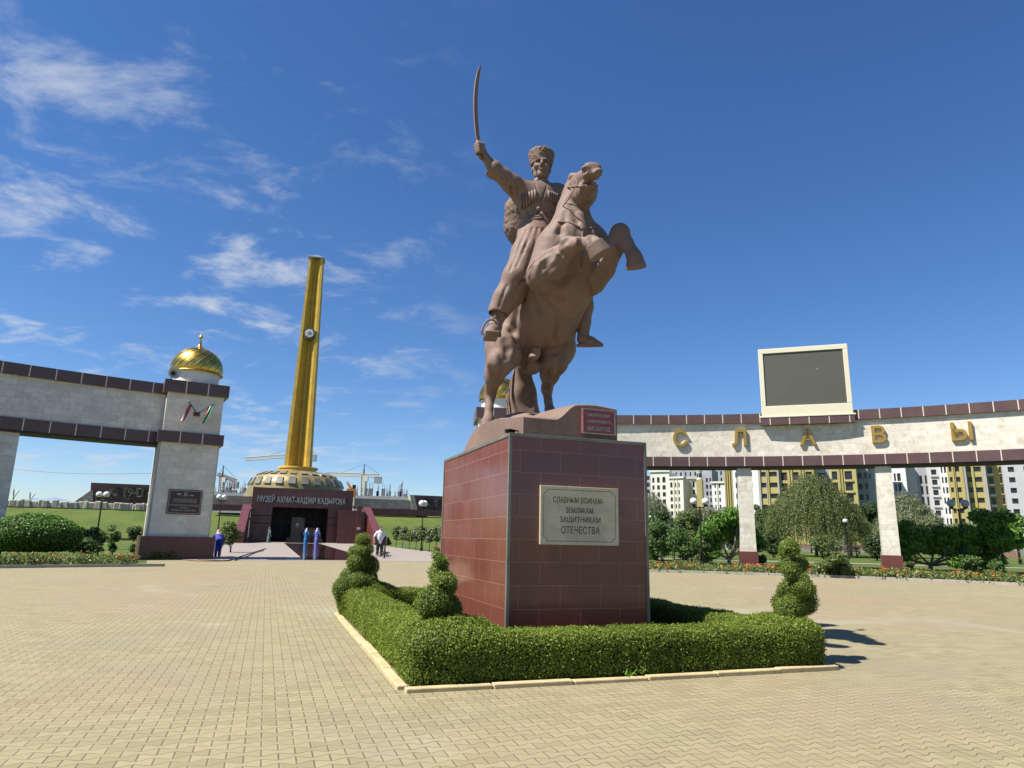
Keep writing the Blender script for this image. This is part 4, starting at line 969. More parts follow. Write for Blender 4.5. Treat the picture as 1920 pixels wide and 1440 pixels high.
def colonnade(label, a0, a1, mstone, pylons):
    t = thing('colonnade', label, 'colonnade', (0, 0, 0))
    mb = MB(); arc_box(mb, a0, a1, RF_, RF_ + TH, ZB2, ZT2); mb.build('marble_beam', mstone, t)
    for nm, z0, z1, pr in (('cornice', ZT2, ZT, .17), ('lower_trim', ZB, ZB2, .12)):
        mb = MB(); arc_box(mb, a0, a1, RF_ - pr, RF_ + TH + pr, z0, z1); tr = mb.build(nm, M_CAP, t)
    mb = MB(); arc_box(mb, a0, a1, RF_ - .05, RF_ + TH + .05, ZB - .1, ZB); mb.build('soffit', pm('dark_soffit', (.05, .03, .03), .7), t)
    for a in pylons:
        c = cpt(a, RF_ + TH * .5, 0); zg = gz(c[1]); rz = math.radians(a - 90)
        mb = MB(); mb.box((c[0], c[1], (ZB - .1 + zg + .85) / 2), (.86, 1.15, ZB - .1 - zg - .85), rz, top=.93); py = mb.build('pylon', mstone, t)
        mb = MB(); mb.box((c[0], c[1], zg + .42), (1.02, 1.32, .86), rz); mb.build('pedestal', M_GRAN_BG, py, bevel=.01)
    return t
AP1, AP2, APL = ang_of(1395, 875, ZB), ang_of(1655, 871, ZB), ang_of(16, 808, ZB)
AR, AL = 96.2, 120.9
dA = AP1 - AP2
colr = colonnade('long sunlit curved marble colonnade carrying gold letters, on the right side of the square', 30, AR - 1.2, M_TRAV, [AP2 - 2 * dA, AP2 - dA, AP2, AP1, AP1 + dA])
coll = colonnade('shaded marble colonnade reaching out of the picture on the left', AL + 1.2, 152, M_TRAV_SHADED, [APL, APL + dA, APL + 2 * dA])
# gold letters on the sunlit beam
for ch, x, y, hgt in (('С', 1277, 836.5, .96), ('Л', 1388, 835, .93), ('А', 1516, 834, .93), ('В', 1650, 829.5, .93), ('Ы', 1805, 825, .95)):
    a = ang_of(x, y, 7.15); c = cpt(a, RF_ - .06, 7.10); fr = Frame(c, math.radians(a - 90)); q = fr.L(x, y, 0)
    V, F = text_mb(ch, hgt / .73, .075, .022); V = np.array(V); cx = (V[:, 0].max() + V[:, 0].min()) / 2; sx = 1.0
    P = [fr.w(((v[0] - cx) * sx, -.03 - v[2], v[1] + q[2])) for v in V]; mb = MB(); mb.add(P, F); mb.build('letter', M_GOLDP, colr)

# ---- gate pillars with gilded domes
def gold_dome_mat():
    g = NG('gilded_sheet'); o = g.obj(); n_ = g.noise(2.5, 4, .6, o); col = g.ramp(n_, [(.3, (.50, .32, .055)), (.7, (.68, .48, .11))])
    g.bump(g.noise(1.2, 2, .5, o), .12, .1); return g.set(col, g.step(n_, .3, .7, .26, .40), 1.0)
M_GOLD = gold_dome_mat(); M_SEAM = pm('dark_gold_seam', (.16, .10, .03), .5, .6)
def rail(mb, w, d, z0, z1, yc, proud):
    mb.b2((-w / 2 - proud, yc - d / 2 - proud, z0), (w / 2 + proud, yc + d / 2 + proud, z1))
def pillar(ang, rad, label, stone):
    c = cpt(ang, rad, 0); c[2] = gz(c[1]); t = thing('gate_pillar', label, 'pillar', c, math.radians(ang - 90), 'domed gate pillars')
    w, d = 2.72, 2.7; yc = d / 2 + .2; zo = -c[2]
    mb = MB(); mb.b2((-w / 2 - .34, yc - d / 2 - .26, 0), (w / 2 + .34, yc + d / 2 + .26, 1.10)); mb.build('pedestal', M_GRAN_BG, t, bevel=.01)
    mb = MB(); mb.b2((-w / 2, yc - d / 2, 1.10), (w / 2, yc + d / 2, ZB + zo)); mb.build('lower_shaft', stone, t)
    mb = MB(); mb.b2((-w / 2, yc - d / 2, ZB2 + zo), (w / 2, yc + d / 2, ZT2 + .03 + zo)); mb.build('upper_shaft', stone, t)
    mb = MB()                                                    # pale pilaster strips along the outer corners
    for sx in (-1, 1):
        for sy in (-1, 1): mb.b2((sx * (w / 2 + .02) - .08, yc + sy * (d / 2 - .5) - .22, 1.10), (sx * (w / 2 + .02) + .08, yc + sy * (d / 2 - .5) + .22, ZB + zo))
    mb.build('corner_strips', pm('cream_marble_strip', (.72, .68, .58), .5), t)
    for nm, z0, z1 in (('lower_trim', ZB, ZB2), ('cornice', ZT2 + .03, ZT + .12)):
        mb = MB(); pr = .21; rail(mb, w, d, z0 + zo, z1 + zo, yc, pr); mb.build(nm, M_CAPP, t)
    zt = ZT + .12 + zo
    mb = MB(); mb.lathe([(1.26, 0), (1.26, .12), (1.17, .13), (1.17, .62), (1.24, .63), (1.24, .70), (.1, .70)], 40, (0, yc, zt)); dr = mb.build('drum', M_WHITE, t, angle=30)
    prof = [(1.33, .0), (1.36, .03), (1.33, .07), (1.28, .09)] + [(1.30 * math.cos(a) * (1 + .06 * math.sin(2 * a)), .10 + 1.42 * math.sin(a)) for a in np.linspace(.02, 1.45, 18)]
    mb = MB(); mb.lathe(prof, 48, (0, yc, zt + .70)); dm = mb.build('dome', M_GOLD, t, angle=35)
    mb = MB()
    for k in range(20):
        pts = []
        for i in range(25):
            a = .02 + 1.40 * i / 24; r_ = 1.302 * math.cos(a) * (1 + .06 * math.sin(2 * a)); th = k * 2 * math.pi / 20 + 1.55 * (i / 24) ** 1.1
            pts.append((r_ * math.cos(th), yc + r_ * math.sin(th), zt + .80 + 1.42 * math.sin(a)))
        mb.tube(pts, .013, 5)
    mb.build('spiral_seams', M_SEAM, dm)
    zf = zt + .70 + 1.50
    mb = MB(); mb.lathe([(.30, 0), (.22, .05), (.12, .12), (.075, .2), (.055, .42), (.05, .55), (.085, .60), (.10, .66), (.085, .72), (.04, .76), (.05, .80), (.02, .86), (.006, 1.12)], 16, (0, yc, zf)); mb.build('finial', M_GOLD, t, True)
    return t, c, yc, zt
pl, plc, plyc, plzt = pillar(AL, 39.4, 'marble gate pillar with gilded dome, loudspeaker, flags and bronze plaque, left of the museum path', M_TRAV_LIFTED)
pr_, prc, pryc, przt = pillar(AR, 39.4, 'marble gate pillar with gilded dome mostly hidden behind the plinth and horse', M_TRAV)
FP = Frame(plc, math.radians(AL - 90)); YFp = .2
# dark plaque on the left pillar
def fp(x, y, yp=YFp): return FP.L(x, y, yp - 0.03)
a, b, c, d = fp(317, 917), fp(380.5, 919.5), fp(311, 963), fp(375, 966)
x0, x1, z0, z1 = (a[0] + c[0]) / 2, (b[0] + d[0]) / 2, (c[2] + d[2]) / 2, (a[2] + b[2]) / 2
M_PLQ = pm('dark_brown_granite', (.06, .026, .024), .35, 0, .15, 30); M_LIGHT = pm('pale_engraving', (.55, .50, .44), .6)
pq = MB().b2((x0, YFp - .06, z0), (x1, YFp + .01, z1)).build('plaque', M_PLQ, pl, bevel=.01)
mb = MB(); w_, h_ = x1 - x0, z1 - z0; xm, zm = (x0 + x1) / 2, (z0 + z1) / 2; yq = YFp - .062
def frame_rect(mb, cx, cz, w, h, t, y0, y1):
    for dx, dz, a_, b_ in ((0, h / 2 - t / 2, w, t), (0, -h / 2 + t / 2, w, t), (-w / 2 + t / 2, 0, t, h - 2 * t), (w / 2 - t / 2, 0, t, h - 2 * t)): mb.b2((cx + dx - a_ / 2, y0, cz + dz - b_ / 2), (cx + dx + a_ / 2, y1, cz + dz + b_ / 2))
frame_rect(mb, xm, zm, w_ - .09, h_ - .09, .022, yq - .006, yq + .004)
frame_rect(mb, xm, z1 - h_ * .19, .16, .16, .02, yq - .006, yq + .004); frame_rect(mb, xm, z1 - h_ * .19, .075, .075, .016, yq - .006, yq + .004)
mb.build('engraved_frame', M_LIGHT, pq)
MB().b2((xm - .40, yq - .004, z1 - h_ * .22), (xm - .20, yq + .003, z1 - h_ * .16)).build('emblem', pm('pale_violet_enamel', (.45, .42, .58), .5), pq)
MB().b2((xm + .19, yq - .004, z1 - h_ * .24), (xm + .38, yq + .003, z1 - h_ * .20)).build('emblem', pm('pale_green_enamel', (.42, .50, .42), .5), pq)
for tx, f, wd, sz in (('МИНИСТЕРСТВО КУЛЬТУРЫ', .43, .70, .085), ('ЧЕЧЕНСКОЙ РЕСПУБЛИКИ', .51, .68, .085), ('МЕМОРИАЛЬНЫЙ КОМПЛЕКС', .66, .86, .092), ('СЛАВЫ', .76, .24, .09), ('ИМЕНИ А.А. КАДЫРОВА', .86, .72, .09)):
    put_text('lettering', tx, sz, (xm, yq - .003, z1 - h_ * f), M_LIGHT, pq, .001, .001, width=w_ * wd)
q = fp(343, 1009.5); MB().b2((q[0] - .15, -.018, 1.02), (q[0] + .15, 0.0, 1.09)).build('small_notice', M_WHITE, pl)
# loudspeaker on the cornice
q = FP.L(324.5, 713, .0); zc_ = ZT + .12 - plc[2]
sp_ = thing('loudspeaker', 'pale horn loudspeaker beside the dome on the left gate pillar\'s cornice', 'loudspeaker', FP.w((q[0], .12, zc_)), math.radians(AL - 90) + .25)
mb = MB(); prof = [(.05, .42), (.07, .30), (.13, .16), (.22, .06), (.31, .0), (.325, .0), (.325, .015), (.30, .03), (.22, .09), (.14, .19), (.09, .32), (.09, .46), (.0001, .46)]
mb.lathe(prof, 24); mb.v = [(x, z - .12, y + .36) for x, y, z in mb.v]; mb.build('horn', pm('grey_white_plastic', (.55, .56, .53), .4), sp_, angle=40)
mb = MB(); mb.lathe([(.0001, .05), (.05, .06), (.07, .12), (.075, .2)], 14); mb.v = [(x, z - .12, y + .36) for x, y, z in mb.v]; mb.build('driver', M_DARKMETAL, sp_, True)
mb = MB(); mb.box((0, .25, .15), (.06, .06, .32)); mb.box((0, .25, .01), (.2, .2, .02)); mb.build('bracket', M_DARKMETAL, sp_)
# two small flags on a rusty bracket
M_RUST = pm('rusty_iron', (.20, .09, .03), .8, .2, .4, 12)
qb = FP.L(369, 776, YFp - .08)
bk = thing('flag_bracket', 'rusty double flag holder on the upper shaft of the left gate pillar', 'bracket', FP.w((qb[0], YFp - .001, qb[2])), FP.yaw)
mb = MB(); mb.box((0, -.05, -.02), (.30, .10, .20)); mb.build('plate', M_RUST, bk, bevel=.02)
def cmat(name, c): return pm(name, c, .75, 0, .06, 6)
def flag(tipx, tipy, label, stripes, endx, endy, wd, sw):
    a = qb; tp = FP.L(tipx, tipy, YFp - .75); e = FP.L(endx, endy, YFp - .62)
    t = thing('flag', label, 'flag', FP.w((a[0], YFp - .12, a[2])), FP.yaw, 'flags on the gate pillar'); o_ = np.array([a[0], YFp - .12, a[2]]); tip = tp - o_
    MB().tube([(0, 0, 0), tip], .022, 8).build('pole', M_DARKMETAL, t)
    # cloth hangs down from the upper part of the pole, in soft folds
    nU, nV = 16, 14; up0, up1 = tip * .60, tip * .99; L = tp - e; fall = np.linalg.norm((tp - e)[[0, 2]])
    for k, (c, m) in enumerate(stripes):
        V = []; u0, u1 = c
        for j in range(nV + 1):
            v = j / nV
            for i in range(nU + 1):
                u = u0 + (u1 - u0) * i / nU; top = up0 * (1 - u) + up1 * u; dr = (e - tp) * v * (.82 + .18 * u); sq = 1 - .45 * v * (1 - u) - .25 * v
                p = top + dr + (np.array([1., 0, 0]) * (.06 * math.sin(7 * u + 3 * v) * v) + np.array([0, 1., 0]) * .10 * math.sin(10 * u + 2.5 * v) * (.25 + v)); mid = (up0 + up1) / 2 + (e - tp) * v
                V.append(mid + (p - mid) * np.array([sq, 1, 1]))
        I = np.arange((nU + 1) * (nV + 1)).reshape(nV + 1, nU + 1); F = np.stack([I[:-1, :-1], I[:-1, 1:], I[1:, 1:], I[1:, :-1]], -1).reshape(-1, 4)
        arrays('cloth_band', V, F, m, t)
WHT, BLU, RED, GRN = cmat('white_cloth', (.78, .77, .74)), cmat('blue_cloth', (.04, .07, .30)), cmat('red_cloth', (.62, .03, .03)), cmat('green_cloth', (.015, .20, .09))
flag(353, 751, 'white, blue and red flag drooping from the pole slanting left on the gate pillar', [((0, .34), RED), ((.34, .52), BLU), ((.52, 1), WHT)], 338, 789, .5, .5)
flag(403, 757, 'white, red and green flag drooping from the pole slanting right on the gate pillar', [((0, .30), RED), ((.30, .62), WHT), ((.62, 1), GRN)], 385, 795, .5, .5)
# small lamp under the lower trim
q = FP.L(362, 844, YFp - .1); sl = thing('wall_lamp', 'small round white lamp below the lower trim of the left gate pillar', 'lamp', FP.w((q[0], YFp, q[2])), FP.yaw)
MB().ball((0, -.12, 0), .075, 10).build('globe', M_WHITE, sl, True); MB().box((0, -.03, .02), (.05, .06, .05)).build('bracket', M_RUST, sl)

# ---- video screen standing on the beam
aS = ang_of(1513, 779, ZT); cS = cpt(aS, RF_ - .45, ZT - .12); SF = Frame(cS, math.radians(aS - 90))
a, b, c, d = SF.L(1422.5, 655, 0), SF.L(1588.5, 644, 0), SF.L(1427, 780, 0), SF.L(1600, 775, 0)
x0, x1, z0, z1 = (a[0] + c[0]) / 2, (b[0] + d[0]) / 2, (c[2] + d[2]) / 2, (a[2] + b[2]) / 2
scn = thing('video_screen', 'large switched-off video screen in a cream frame on top of the colonnade', 'screen', cS, SF.yaw)
w_, h_ = x1 - x0, z1 - z0; bw, bb = w_ * .053, h_ * .145; xm = (x0 + x1) / 2
mb = MB(); mb.b2((x0, 0, z0), (x1, .55, z0 + bb)); mb.b2((x0, 0, z1 - bw * 1.15), (x1, .55, z1)); mb.b2((x0, 0, z0 + bb), (x0 + bw, .55, z1 - bw * 1.15)); mb.b2((x1 - bw, 0, z0 + bb), (x1, .55, z1 - bw * 1.15)); mb.b2((x0 + bw, .3, z0 + bb), (x1 - bw, .54, z1 - bw * 1.15))
mb.b2((x0 - .12, -.05, z0 - .10), (x1 + .12, .62, z0)); mb.build('frame', M_BEIGE, scn, bevel=.02)
g = NG('dark_led_panel'); uvn = g.uv(); br = g.n('ShaderNodeTexBrick', {'Vector': uvn, 'Color1': (.066, .066, .050, 1), 'Color2': (.070, .070, .054, 1), 'Mortar': (.056, .056, .043, 1), 'Scale': 1, 'Mortar Size': .008, 'Brick Width': .96, 'Row Height': .96}); br.offset = 0
M_LED = g.set(br.outputs[0], .55)
led = MB().b2((x0 + bw, .06, z0 + bb), (x1 - bw, .29, z1 - bw * 1.15)).build('led_panel', M_LED, scn)
q = SF.L(1532, 692, .05); MB().b2((q[0] - .075, .048, q[2] - .075), (q[0] + .075, .062, q[2] + .075)).build('dead_module', pm('grey_module', (.17, .17, .15), .6), led)
mb = MB(); mb.b2((x0 - .05, -.02, z0 - .52), (x1 + .05, .6, z0 - .1)); pt = mb.build('plinth_trim', M_CAP, scn)

# ------------------------------------------------------------------ museum, tower, grassy banks
mo = atY(563, 1016, 84); mo[2] = gz(84); MU = Frame(mo, YAW); ML = MU.L
museum = thing('museum', 'low museum front clad in dark red granite with a deep dark doorway', 'museum', mo, YAW)
a, b = ML(475, 914, 0), ML(663.5, 919.5, 0); MX0, MX1, MZ = a[0], b[0], (a[2] + b[2]) / 2
dl, dr = ML(511, 951, 0), ML(616, 953, 0); DX0, DX1, DZ = dl[0], dr[0], (dl[2] + dr[2]) / 2; MD = 9.0
mb = MB(); mb.b2((MX0, 0, 0), (DX0, MD, DZ)); mb.b2((DX1, 0, 0), (MX1, MD, DZ)); mb.b2((MX0, 0, DZ), (MX1, MD, MZ)); mb.build('facade', M_GRAN_BG, museum)
M_BLKGL = pm('dark_lobby_glass', (.010, .008, .009), .35, 0, .1, spec=.15); M_BLACK = pm('black_granite', (.016, .016, .018), .12, 0, .2)
mb = MB(); mb.b2((DX0, 4.5, 0), (DX1, 4.6, DZ)); gl = mb.build('lobby_glass', M_BLKGL, museum)
mb = MB()
for k in range(6):
    x = DX0 + (DX1 - DX0) * k / 5; mb.b2((x - .05, 4.44, 0), (x + .05, 4.5, DZ))
mb.b2((DX0, 4.44, 2.4), (DX1, 4.5, 2.5)); mb.build('mullions', M_DARKMETAL, gl)
a, b = ML(483, 930, 0), ML(653, 946, 0)
sg = MB().b2((a[0] + .1, -.07, b[2] + .02), (b[0] - .1, 0.01, a[2])).build('sign_board', pm('dark_bronze_sign', (.035, .022, .022), .5), museum)
M_STEEL = pm('pale_steel_letters', (.72, .69, .63), .3, .55)
q0, q1 = ML(482.5, 940, -.1), ML(648, 941.5, -.1)
put_text('lettering', 'МУЗЕЙ АХМАТ-ХАДЖИ КАДЫРОВА', .95, ((q0[0] + q1[0]) / 2, -.13, q0[2] - .02), M_STEEL, sg, .05, .006, width=q1[0] - q0[0])
mb = MB()
for z in (ML(500, 967, 0)[2], ML(500, 981, 0)[2]):
    mb.b2((DX1, -.012, z - .05), (MX1, .0, z + .05)); mb.b2((MX0, -.012, z - .05), (DX0, .0, z + .05))
mb.build('shadow_grooves', pm('groove_dark', (.03, .012, .012), .8), museum)
# raking wing walls that hold the banks
def wing(label, xs, xe, hz0, hz1, y1, th=.9):
    t = thing('wing_wall', label, 'wall', mo, YAW, 'raking granite walls beside the museum door'); mb = MB()
    P = []
    for (x, y, z) in ((xs, 0, 0), (xs + th, 0, 0), (xe + th, y1, 0), (xe, y1, 0)): P.append((x, y, z - .3))
    for (x, y, z) in ((xs, 0, hz0), (xs + th, 0, hz0), (xe + th, y1, hz1), (xe, y1, hz1)): P.append((x, y, z))
    mb.hexa([P[3], P[2], P[1], P[0], P[7], P[6], P[5], P[4]]); mb.build('wall_body', M_GRAN_BG, t); return t
hz = ML(474, 946, 0)[2]
wing('raking red granite wall falling forward on the museum door\'s left', MX0 - .95, MX0 - 1.15, hz, 1.1, -8.5)
hz2 = ML(684, 951, 0)[2]
wing('raking red granite wall falling forward on the museum door\'s right', MX1 + 1.3, MX1 + 1.7, hz2, 1.1, -8.5)
pw_ = thing('granite_screen_wall', 'low granite wall with an upright pier between museum front and right raking wall', 'wall', mo, YAW)
mb = MB(); mb.b2((MX1 - 1.9, -3.2, -.2), (MX1 + .2, -2.8, ML(660, 957, -3)[2])); mb.b2((MX1 + .78, -2.6, -.2), (MX1 + 1.28, -.2, ML(660, 957, -3)[2] - .1)); mb.build('wall_body', M_GRAN_BG, pw_)
mb = MB(); mb.b2((MX1 + .2, -3.4, -.2), (MX1 + .78, -2.7, ML(672, 954, -3)[2] + .3)); mb.build('pier', M_GRAN_BG, pw_)
q = ML(676, 991, -3.42); MB().b2((MX1 + .30, -3.43, q[2] - .14), (MX1 + .68, -3.4, q[2] + .14)).build('notice', M_WHITE, pw_)
# black stele and its base in front of the doors
stl = thing('memorial_stele', 'tall polished black stone slab standing in the museum doorway', 'stele', MU.w((ML(556, 1010, -3)[0], -3, 0)), YAW)
a = ML(545, 970, -3); b = ML(566, 1006, -3); mb = MB(); w_ = (b[0] - a[0]); mb.slab([(-w_ / 2, .55), (w_ / 2, .55), (w_ / 2, a[2] - .1), (w_ * .1, a[2] + .05), (-w_ / 2, a[2] - .02)], -.18, .18); st_ = mb.build('slab', M_BLACK, stl)
mb = MB(); mb.ball((0, -.18, a[2] * .68), .26, 10, (.8, .06, 1)); mb.build('etched_oval', pm('grey_etching', (.16, .16, .16), .7, 0, .5, 9), st_, True)
mb = MB(); mb.b2((-w_ * .8, -.5, 0), (w_ * 2.0, .5, .55)); mb.build('base', M_BLACK, stl, bevel=.02)
ib = thing('inscription_board', 'low brown inscribed board beside the black stele', 'board', MU.w((ML(583, 1000, -2.2)[0], -2.2, 0)), YAW)
mb = MB(); mb.slab([(-1.0, .5), (1.0, .5), (1.0, 1.75), (-1.0, 1.75)], -.05, .05); bd = mb.build('board', pm('brown_plate', (.10, .055, .03), .5, .3), ib)
mb = MB()
for k in range(6): mb.b2((-.85, -.056, .65 + k * .17), (.85 - .2 * (k % 2), -.05, .68 + k * .17))
mb.build('text_lines', pm('tan_line', (.32, .25, .15), .6), bd); mb = MB(); mb.b2((-.95, -.04, 0), (-.88, .04, .5)); mb.b2((.88, -.04, 0), (.95, .04, .5)); mb.build('legs', M_DARKMETAL, ib)

# ---- dome and gilded tower behind the museum front
TY = 25.0; tq = ML(557, 900, TY); TX = tq[0]; rd = lambda x0, x1, y: abs(ML(x1, y, TY)[0] - ML(x0, y, TY)[0]) / 2
tower = thing('obelisk_tower', 'tall tapering gilded tower with a star clock, rising from a shallow windowed dome', 'tower', MU.w((TX, TY, 0)), YAW)
g = NG('gilded_panel'); o = g.obj(); n_ = g.noise(.8, 4, .6, o); col = g.ramp(n_, [(.3, (.50, .31, .045)), (.7, (.66, .43, .075))]); sx = g.n('ShaderNodeSeparateXYZ', {0: o})
wv = g.m_('PINGPONG', sx.outputs[2], .35); g.bump(g.step(wv, .0, .04), .35, .03); M_TWR = g.set(col, .45, .15)
M_DOMEC = pm('old_gold_dome_cladding', (.36, .28, .12), .42, .45, .15, .8)
M_DWIN = pm('grey_dome_window', (.27, .25, .20), .2, .2, .25, 1.5)
zr = ML(557, 886, TY)[2]; r1 = rd(521, 592, 884); z0 = ML(557, 917, TY)[2]; r0 = rd(460, 640, 920)
ang_ = lambda k: k * math.pi / 2
prof = [(r0 + 1.2, z0 - 3.5)] + [(r1 + (r0 - r1) * math.cos(t) ** .9, z0 + (zr - z0) * math.sin(t)) for t in np.linspace(0, 1.50, 10)] + [(r1 + .2, zr)]
mb = MB(); mb.lathe(prof, 48); dome = mb.build('dome', M_DOMECL if False else M_DOMEC, tower, angle=30)
P_ = lambda t: (r1 + (r0 - r1) * math.cos(t) ** .9, z0 + (zr - z0) * math.sin(t))
for t0, t1 in ((.10, .52), (.80, 1.12)):
    for k in range(24):
        a0, a1 = (k + .22) * 2 * math.pi / 24, (k + .78) * 2 * math.pi / 24
        if math.sin((a0 + a1) / 2) > .35: continue
        V = []
        for aa, tt in ((a0, t0), (a1, t0), (a1, t1), (a0, t1)):
            rr, z = P_(tt); V.append(((rr + .16) * math.cos(aa), (rr + .16) * math.sin(aa), z + .10))
        V2 = [(x * .955, y * .955, z - .25) for x, y, z in V]
        mb = MB(); mb.hexa(V2 + V); wi = mb.build('window', M_DWIN, dome)
zc0, zc1 = zr - .1, ML(557, 877, TY)[2]
mb = MB(); mb.lathe([(r1 + .15, zc0), (r1 + .15, zc0 + .3), (r1 - .1, zc0 + .35), (r1 - .1, zc1 - .3), (r1 + .2, zc1 - .25), (r1 + .2, zc1), (.2, zc1)], 40); mb.build('collar', M_TWR, tower, angle=30)
bw_ = rd(533.5, 585.5, 872); tw_ = rd(577.5, 606, 492); zt = ML(592, 488, TY)[2]; xt = ML(592, 488, TY)[0] - TX; xb = ML(559.5, 872, TY)[0] - TX
TROT = math.radians(-9)
def sect(k, z):                                                # star-like section with a deep channel in each side
    w = bw_ + (tw_ - bw_) * k; cx = 0.0
    q = [(-1, -.62), (-.62, -1), (-.60, -1), (-.34, -.20)] ; s_ = []
    for i in range(4):
        c_, s2 = math.cos(i * math.pi / 2), math.sin(i * math.pi / 2)
        for x, y in ((-.70, -1), (-.08, -.12), (.08, -.12), (.70, -1), (1, -1)): s_.append((x * c_ - y * s2, x * s2 + y * c_))
    ro = TROT; out = []
    for x, y in s_:
        x, y = x * math.cos(ro) - y * math.sin(ro), x * math.sin(ro) + y * math.cos(ro); out.append((x * w * .90, y * w * .90, z))
    return out
mb = MB(); NS = 40; secs = [sect(i / NS, zc1 + (zt - zc1) * i / NS) for i in range(NS + 1)]; n = len(secs[0]); V = [p for s_ in secs for p in s_]
mb.add(V, [(i * n + k, i * n + (k + 1) % n, (i + 1) * n + (k + 1) % n, (i + 1) * n + k) for i in range(NS) for k in range(n)] + [tuple(range(NS * n, NS * n + n))]); mb.build('shaft', M_TWR, tower)
for side in range(4):                                          # ladder-like ribs in the channels
    mb = MB(); b_ = side * 5
    for i in range(90):
        k = (i + .5) / 90; z = zc1 + (zt - zc1) * k; s_ = sect(k, z); ctr = (np.array(s_[b_]) + np.array(s_[b_ + 3])) / 2
        for A, B in ((np.array(s_[b_ + 2]), np.array(s_[b_ + 3])), (np.array(s_[b_ + 1]), np.array(s_[b_]))):
            d = B - A; A2, B2 = A + d * .12, A + d * .88; nn = np.array([-d[1], d[0], 0]); nn /= np.linalg.norm(nn) + 1e-9; nn = nn if nn @ (ctr - (A + B) / 2) > 0 else -nn
            e = .05; hh = .11; lo_, hi_ = np.array((0, 0, -hh)), np.array((0, 0, hh))
            mb.hexa([tuple(q + o_) for o_ in (lo_, hi_) for q in (A2, B2, B2 + nn * e, A2 + nn * e)])
    mb.build('ladder_ribs', M_TWR, tower)
cw = rd(574, 611, 490); mb = MB(); ro = TROT
cap_ = [(math.cos(ro + math.pi / 4 + i * math.pi / 2), math.sin(ro + math.pi / 4 + i * math.pi / 2)) for i in range(4)]
V = [(x * cw * 1.15, y * cw * 1.15, zt) for x, y in cap_] + [(x * cw * 1.15, y * cw * 1.15, zt + .18) for x, y in cap_] + [(0, 0, zt + 1.0)]
mb.add(V, [(3, 2, 1, 0), (0, 1, 5, 4), (1, 2, 6, 5), (2, 3, 7, 6), (3, 0, 4, 7), (4, 5, 8), (5, 6, 8), (6, 7, 8), (7, 4, 8)]); mb.build('cap', pm('grey_metal_sheet', (.45, .46, .48), .35, .6), tower)
zq = ML(581, 623, TY - 2.2)[2]; kq = (zq - zc1) / (zt - zc1); wq = (bw_ + (tw_ - bw_) * kq) * .9
ck = thing('star_clock', 'white clock in a jagged star frame high on the gilded tower', 'clock', MU.w((ML(581, 623, TY - wq)[0], TY - wq * .93, zq)), YAW + TROT)
sr_ = 1.0; star = []
for i in range(10):
    a_ = math.pi / 2 + i * math.pi / 5; rr = sr_ * (1.18 if i % 2 == 0 else .92); star.append((rr * math.cos(a_), rr * math.sin(a_)))
mb = MB(); mb.slab(star, -.20, .05); mb.build('star_frame', pm('dark_bronze_star', (.16, .13, .09), .5, .4, .4, 3), ck)
mb = MB(); mb.lathe([(.001, 0), (.62, 0), (.66, .03), (.66, .08)], 30); mb.v = [(x, z - .27, y) for x, y, z in mb.v]; fc = mb.build('dial', M_WHITE, ck)
mb = MB(); mb.b2((-.03, -.29, 0), (.03, -.275, .48)); mb.b2((0, -.29, -.03), (.32, -.275, .03))
s5 = [];
for i in range(10):
    a_ = math.pi / 2 + i * math.pi / 5; rr = .5 if i % 2 == 0 else .2; s5.append((rr * math.cos(a_), rr * math.sin(a_)))
mb.build('hands', M_DARKMETAL, fc); mb = MB(); mb.slab(s5, -.283, -.272); mb.build('star', pm('grey_blue_enamel', (.30, .34, .42), .4), fc)

# ---- grassy banks either side of the museum
zL, zR = ML(150, 953, 8.5)[2], ML(760, 965, 8.5)[2]
def bank(name, x0, x1, zt, n=30):
    prof = [(-2.6, 0), (-1.8, .10), (0, .85), (3, zt * .50), (6, zt * .83), (8.5, zt), (12, zt + .05), (60, zt + .05)]
    xs_ = np.linspace(x0, x1, n); V = []
    for x in xs_:
        for y, z in prof:
            p = MU.w((x, y, 0)); V.append((p[0], p[1], mo[2] + z + (.06 * math.sin(x * .4 + y) if 0 < z < zt else 0) - (.05 if z == 0 else 0)))
    m = len(prof); I = np.arange(n * m).reshape(n, m); F = np.stack([I[:-1, :-1], I[1:, :-1], I[1:, 1:], I[:-1, 1:]], -1).reshape(-1, 4)
    return struct(arrays(name, V, F, M_BANK))
bank('grass_bank', -90, MX0 - .9, zL); bank('grass_bank', MX1 + 1.9, 40, zR)
def tone_wall_mat(name, w, h, c1, c2, m_, b_=.8):
    return tile_mat(name, w, h, c1, c2, m_, .03, .85, vein=((.42, .36, .26), (.55, .50, .40), (.16, .14, .11)), vscale=.9, bump=b_)
M_RUBBLE = tone_wall_mat('rubble_stone', .7, .32, (.40, .36, .29), (.56, .52, .43), (.20, .18, .15)); M_BOULD = pm('pale_boulder', (.52, .47, .37), .9, 0, .25, 2.5, .6, 8)
# boulder parapet along the left crest
bp = thing('boulder_parapet', 'pale wall of upright boulders along the crest of the left grass bank', 'wall', MU.w((0, 8.2, zL)), YAW)
mb = MB(); x = -62.0
while x < ML(283, 953, 8.2)[0] + 2:
    w_ = random.uniform(.30, .75); h_ = random.uniform(.70, .98); mb.box((x + w_ / 2, random.uniform(-.08, .08), h_ / 2 - .08), (w_ + .06, random.uniform(.45, .62), h_), random.uniform(-.12, .12), top=random.uniform(.82, 1.0), shear=(random.uniform(-.06, .06), 0)); x += w_
mb.build('boulders', M_BOULD, bp, bevel=.1)
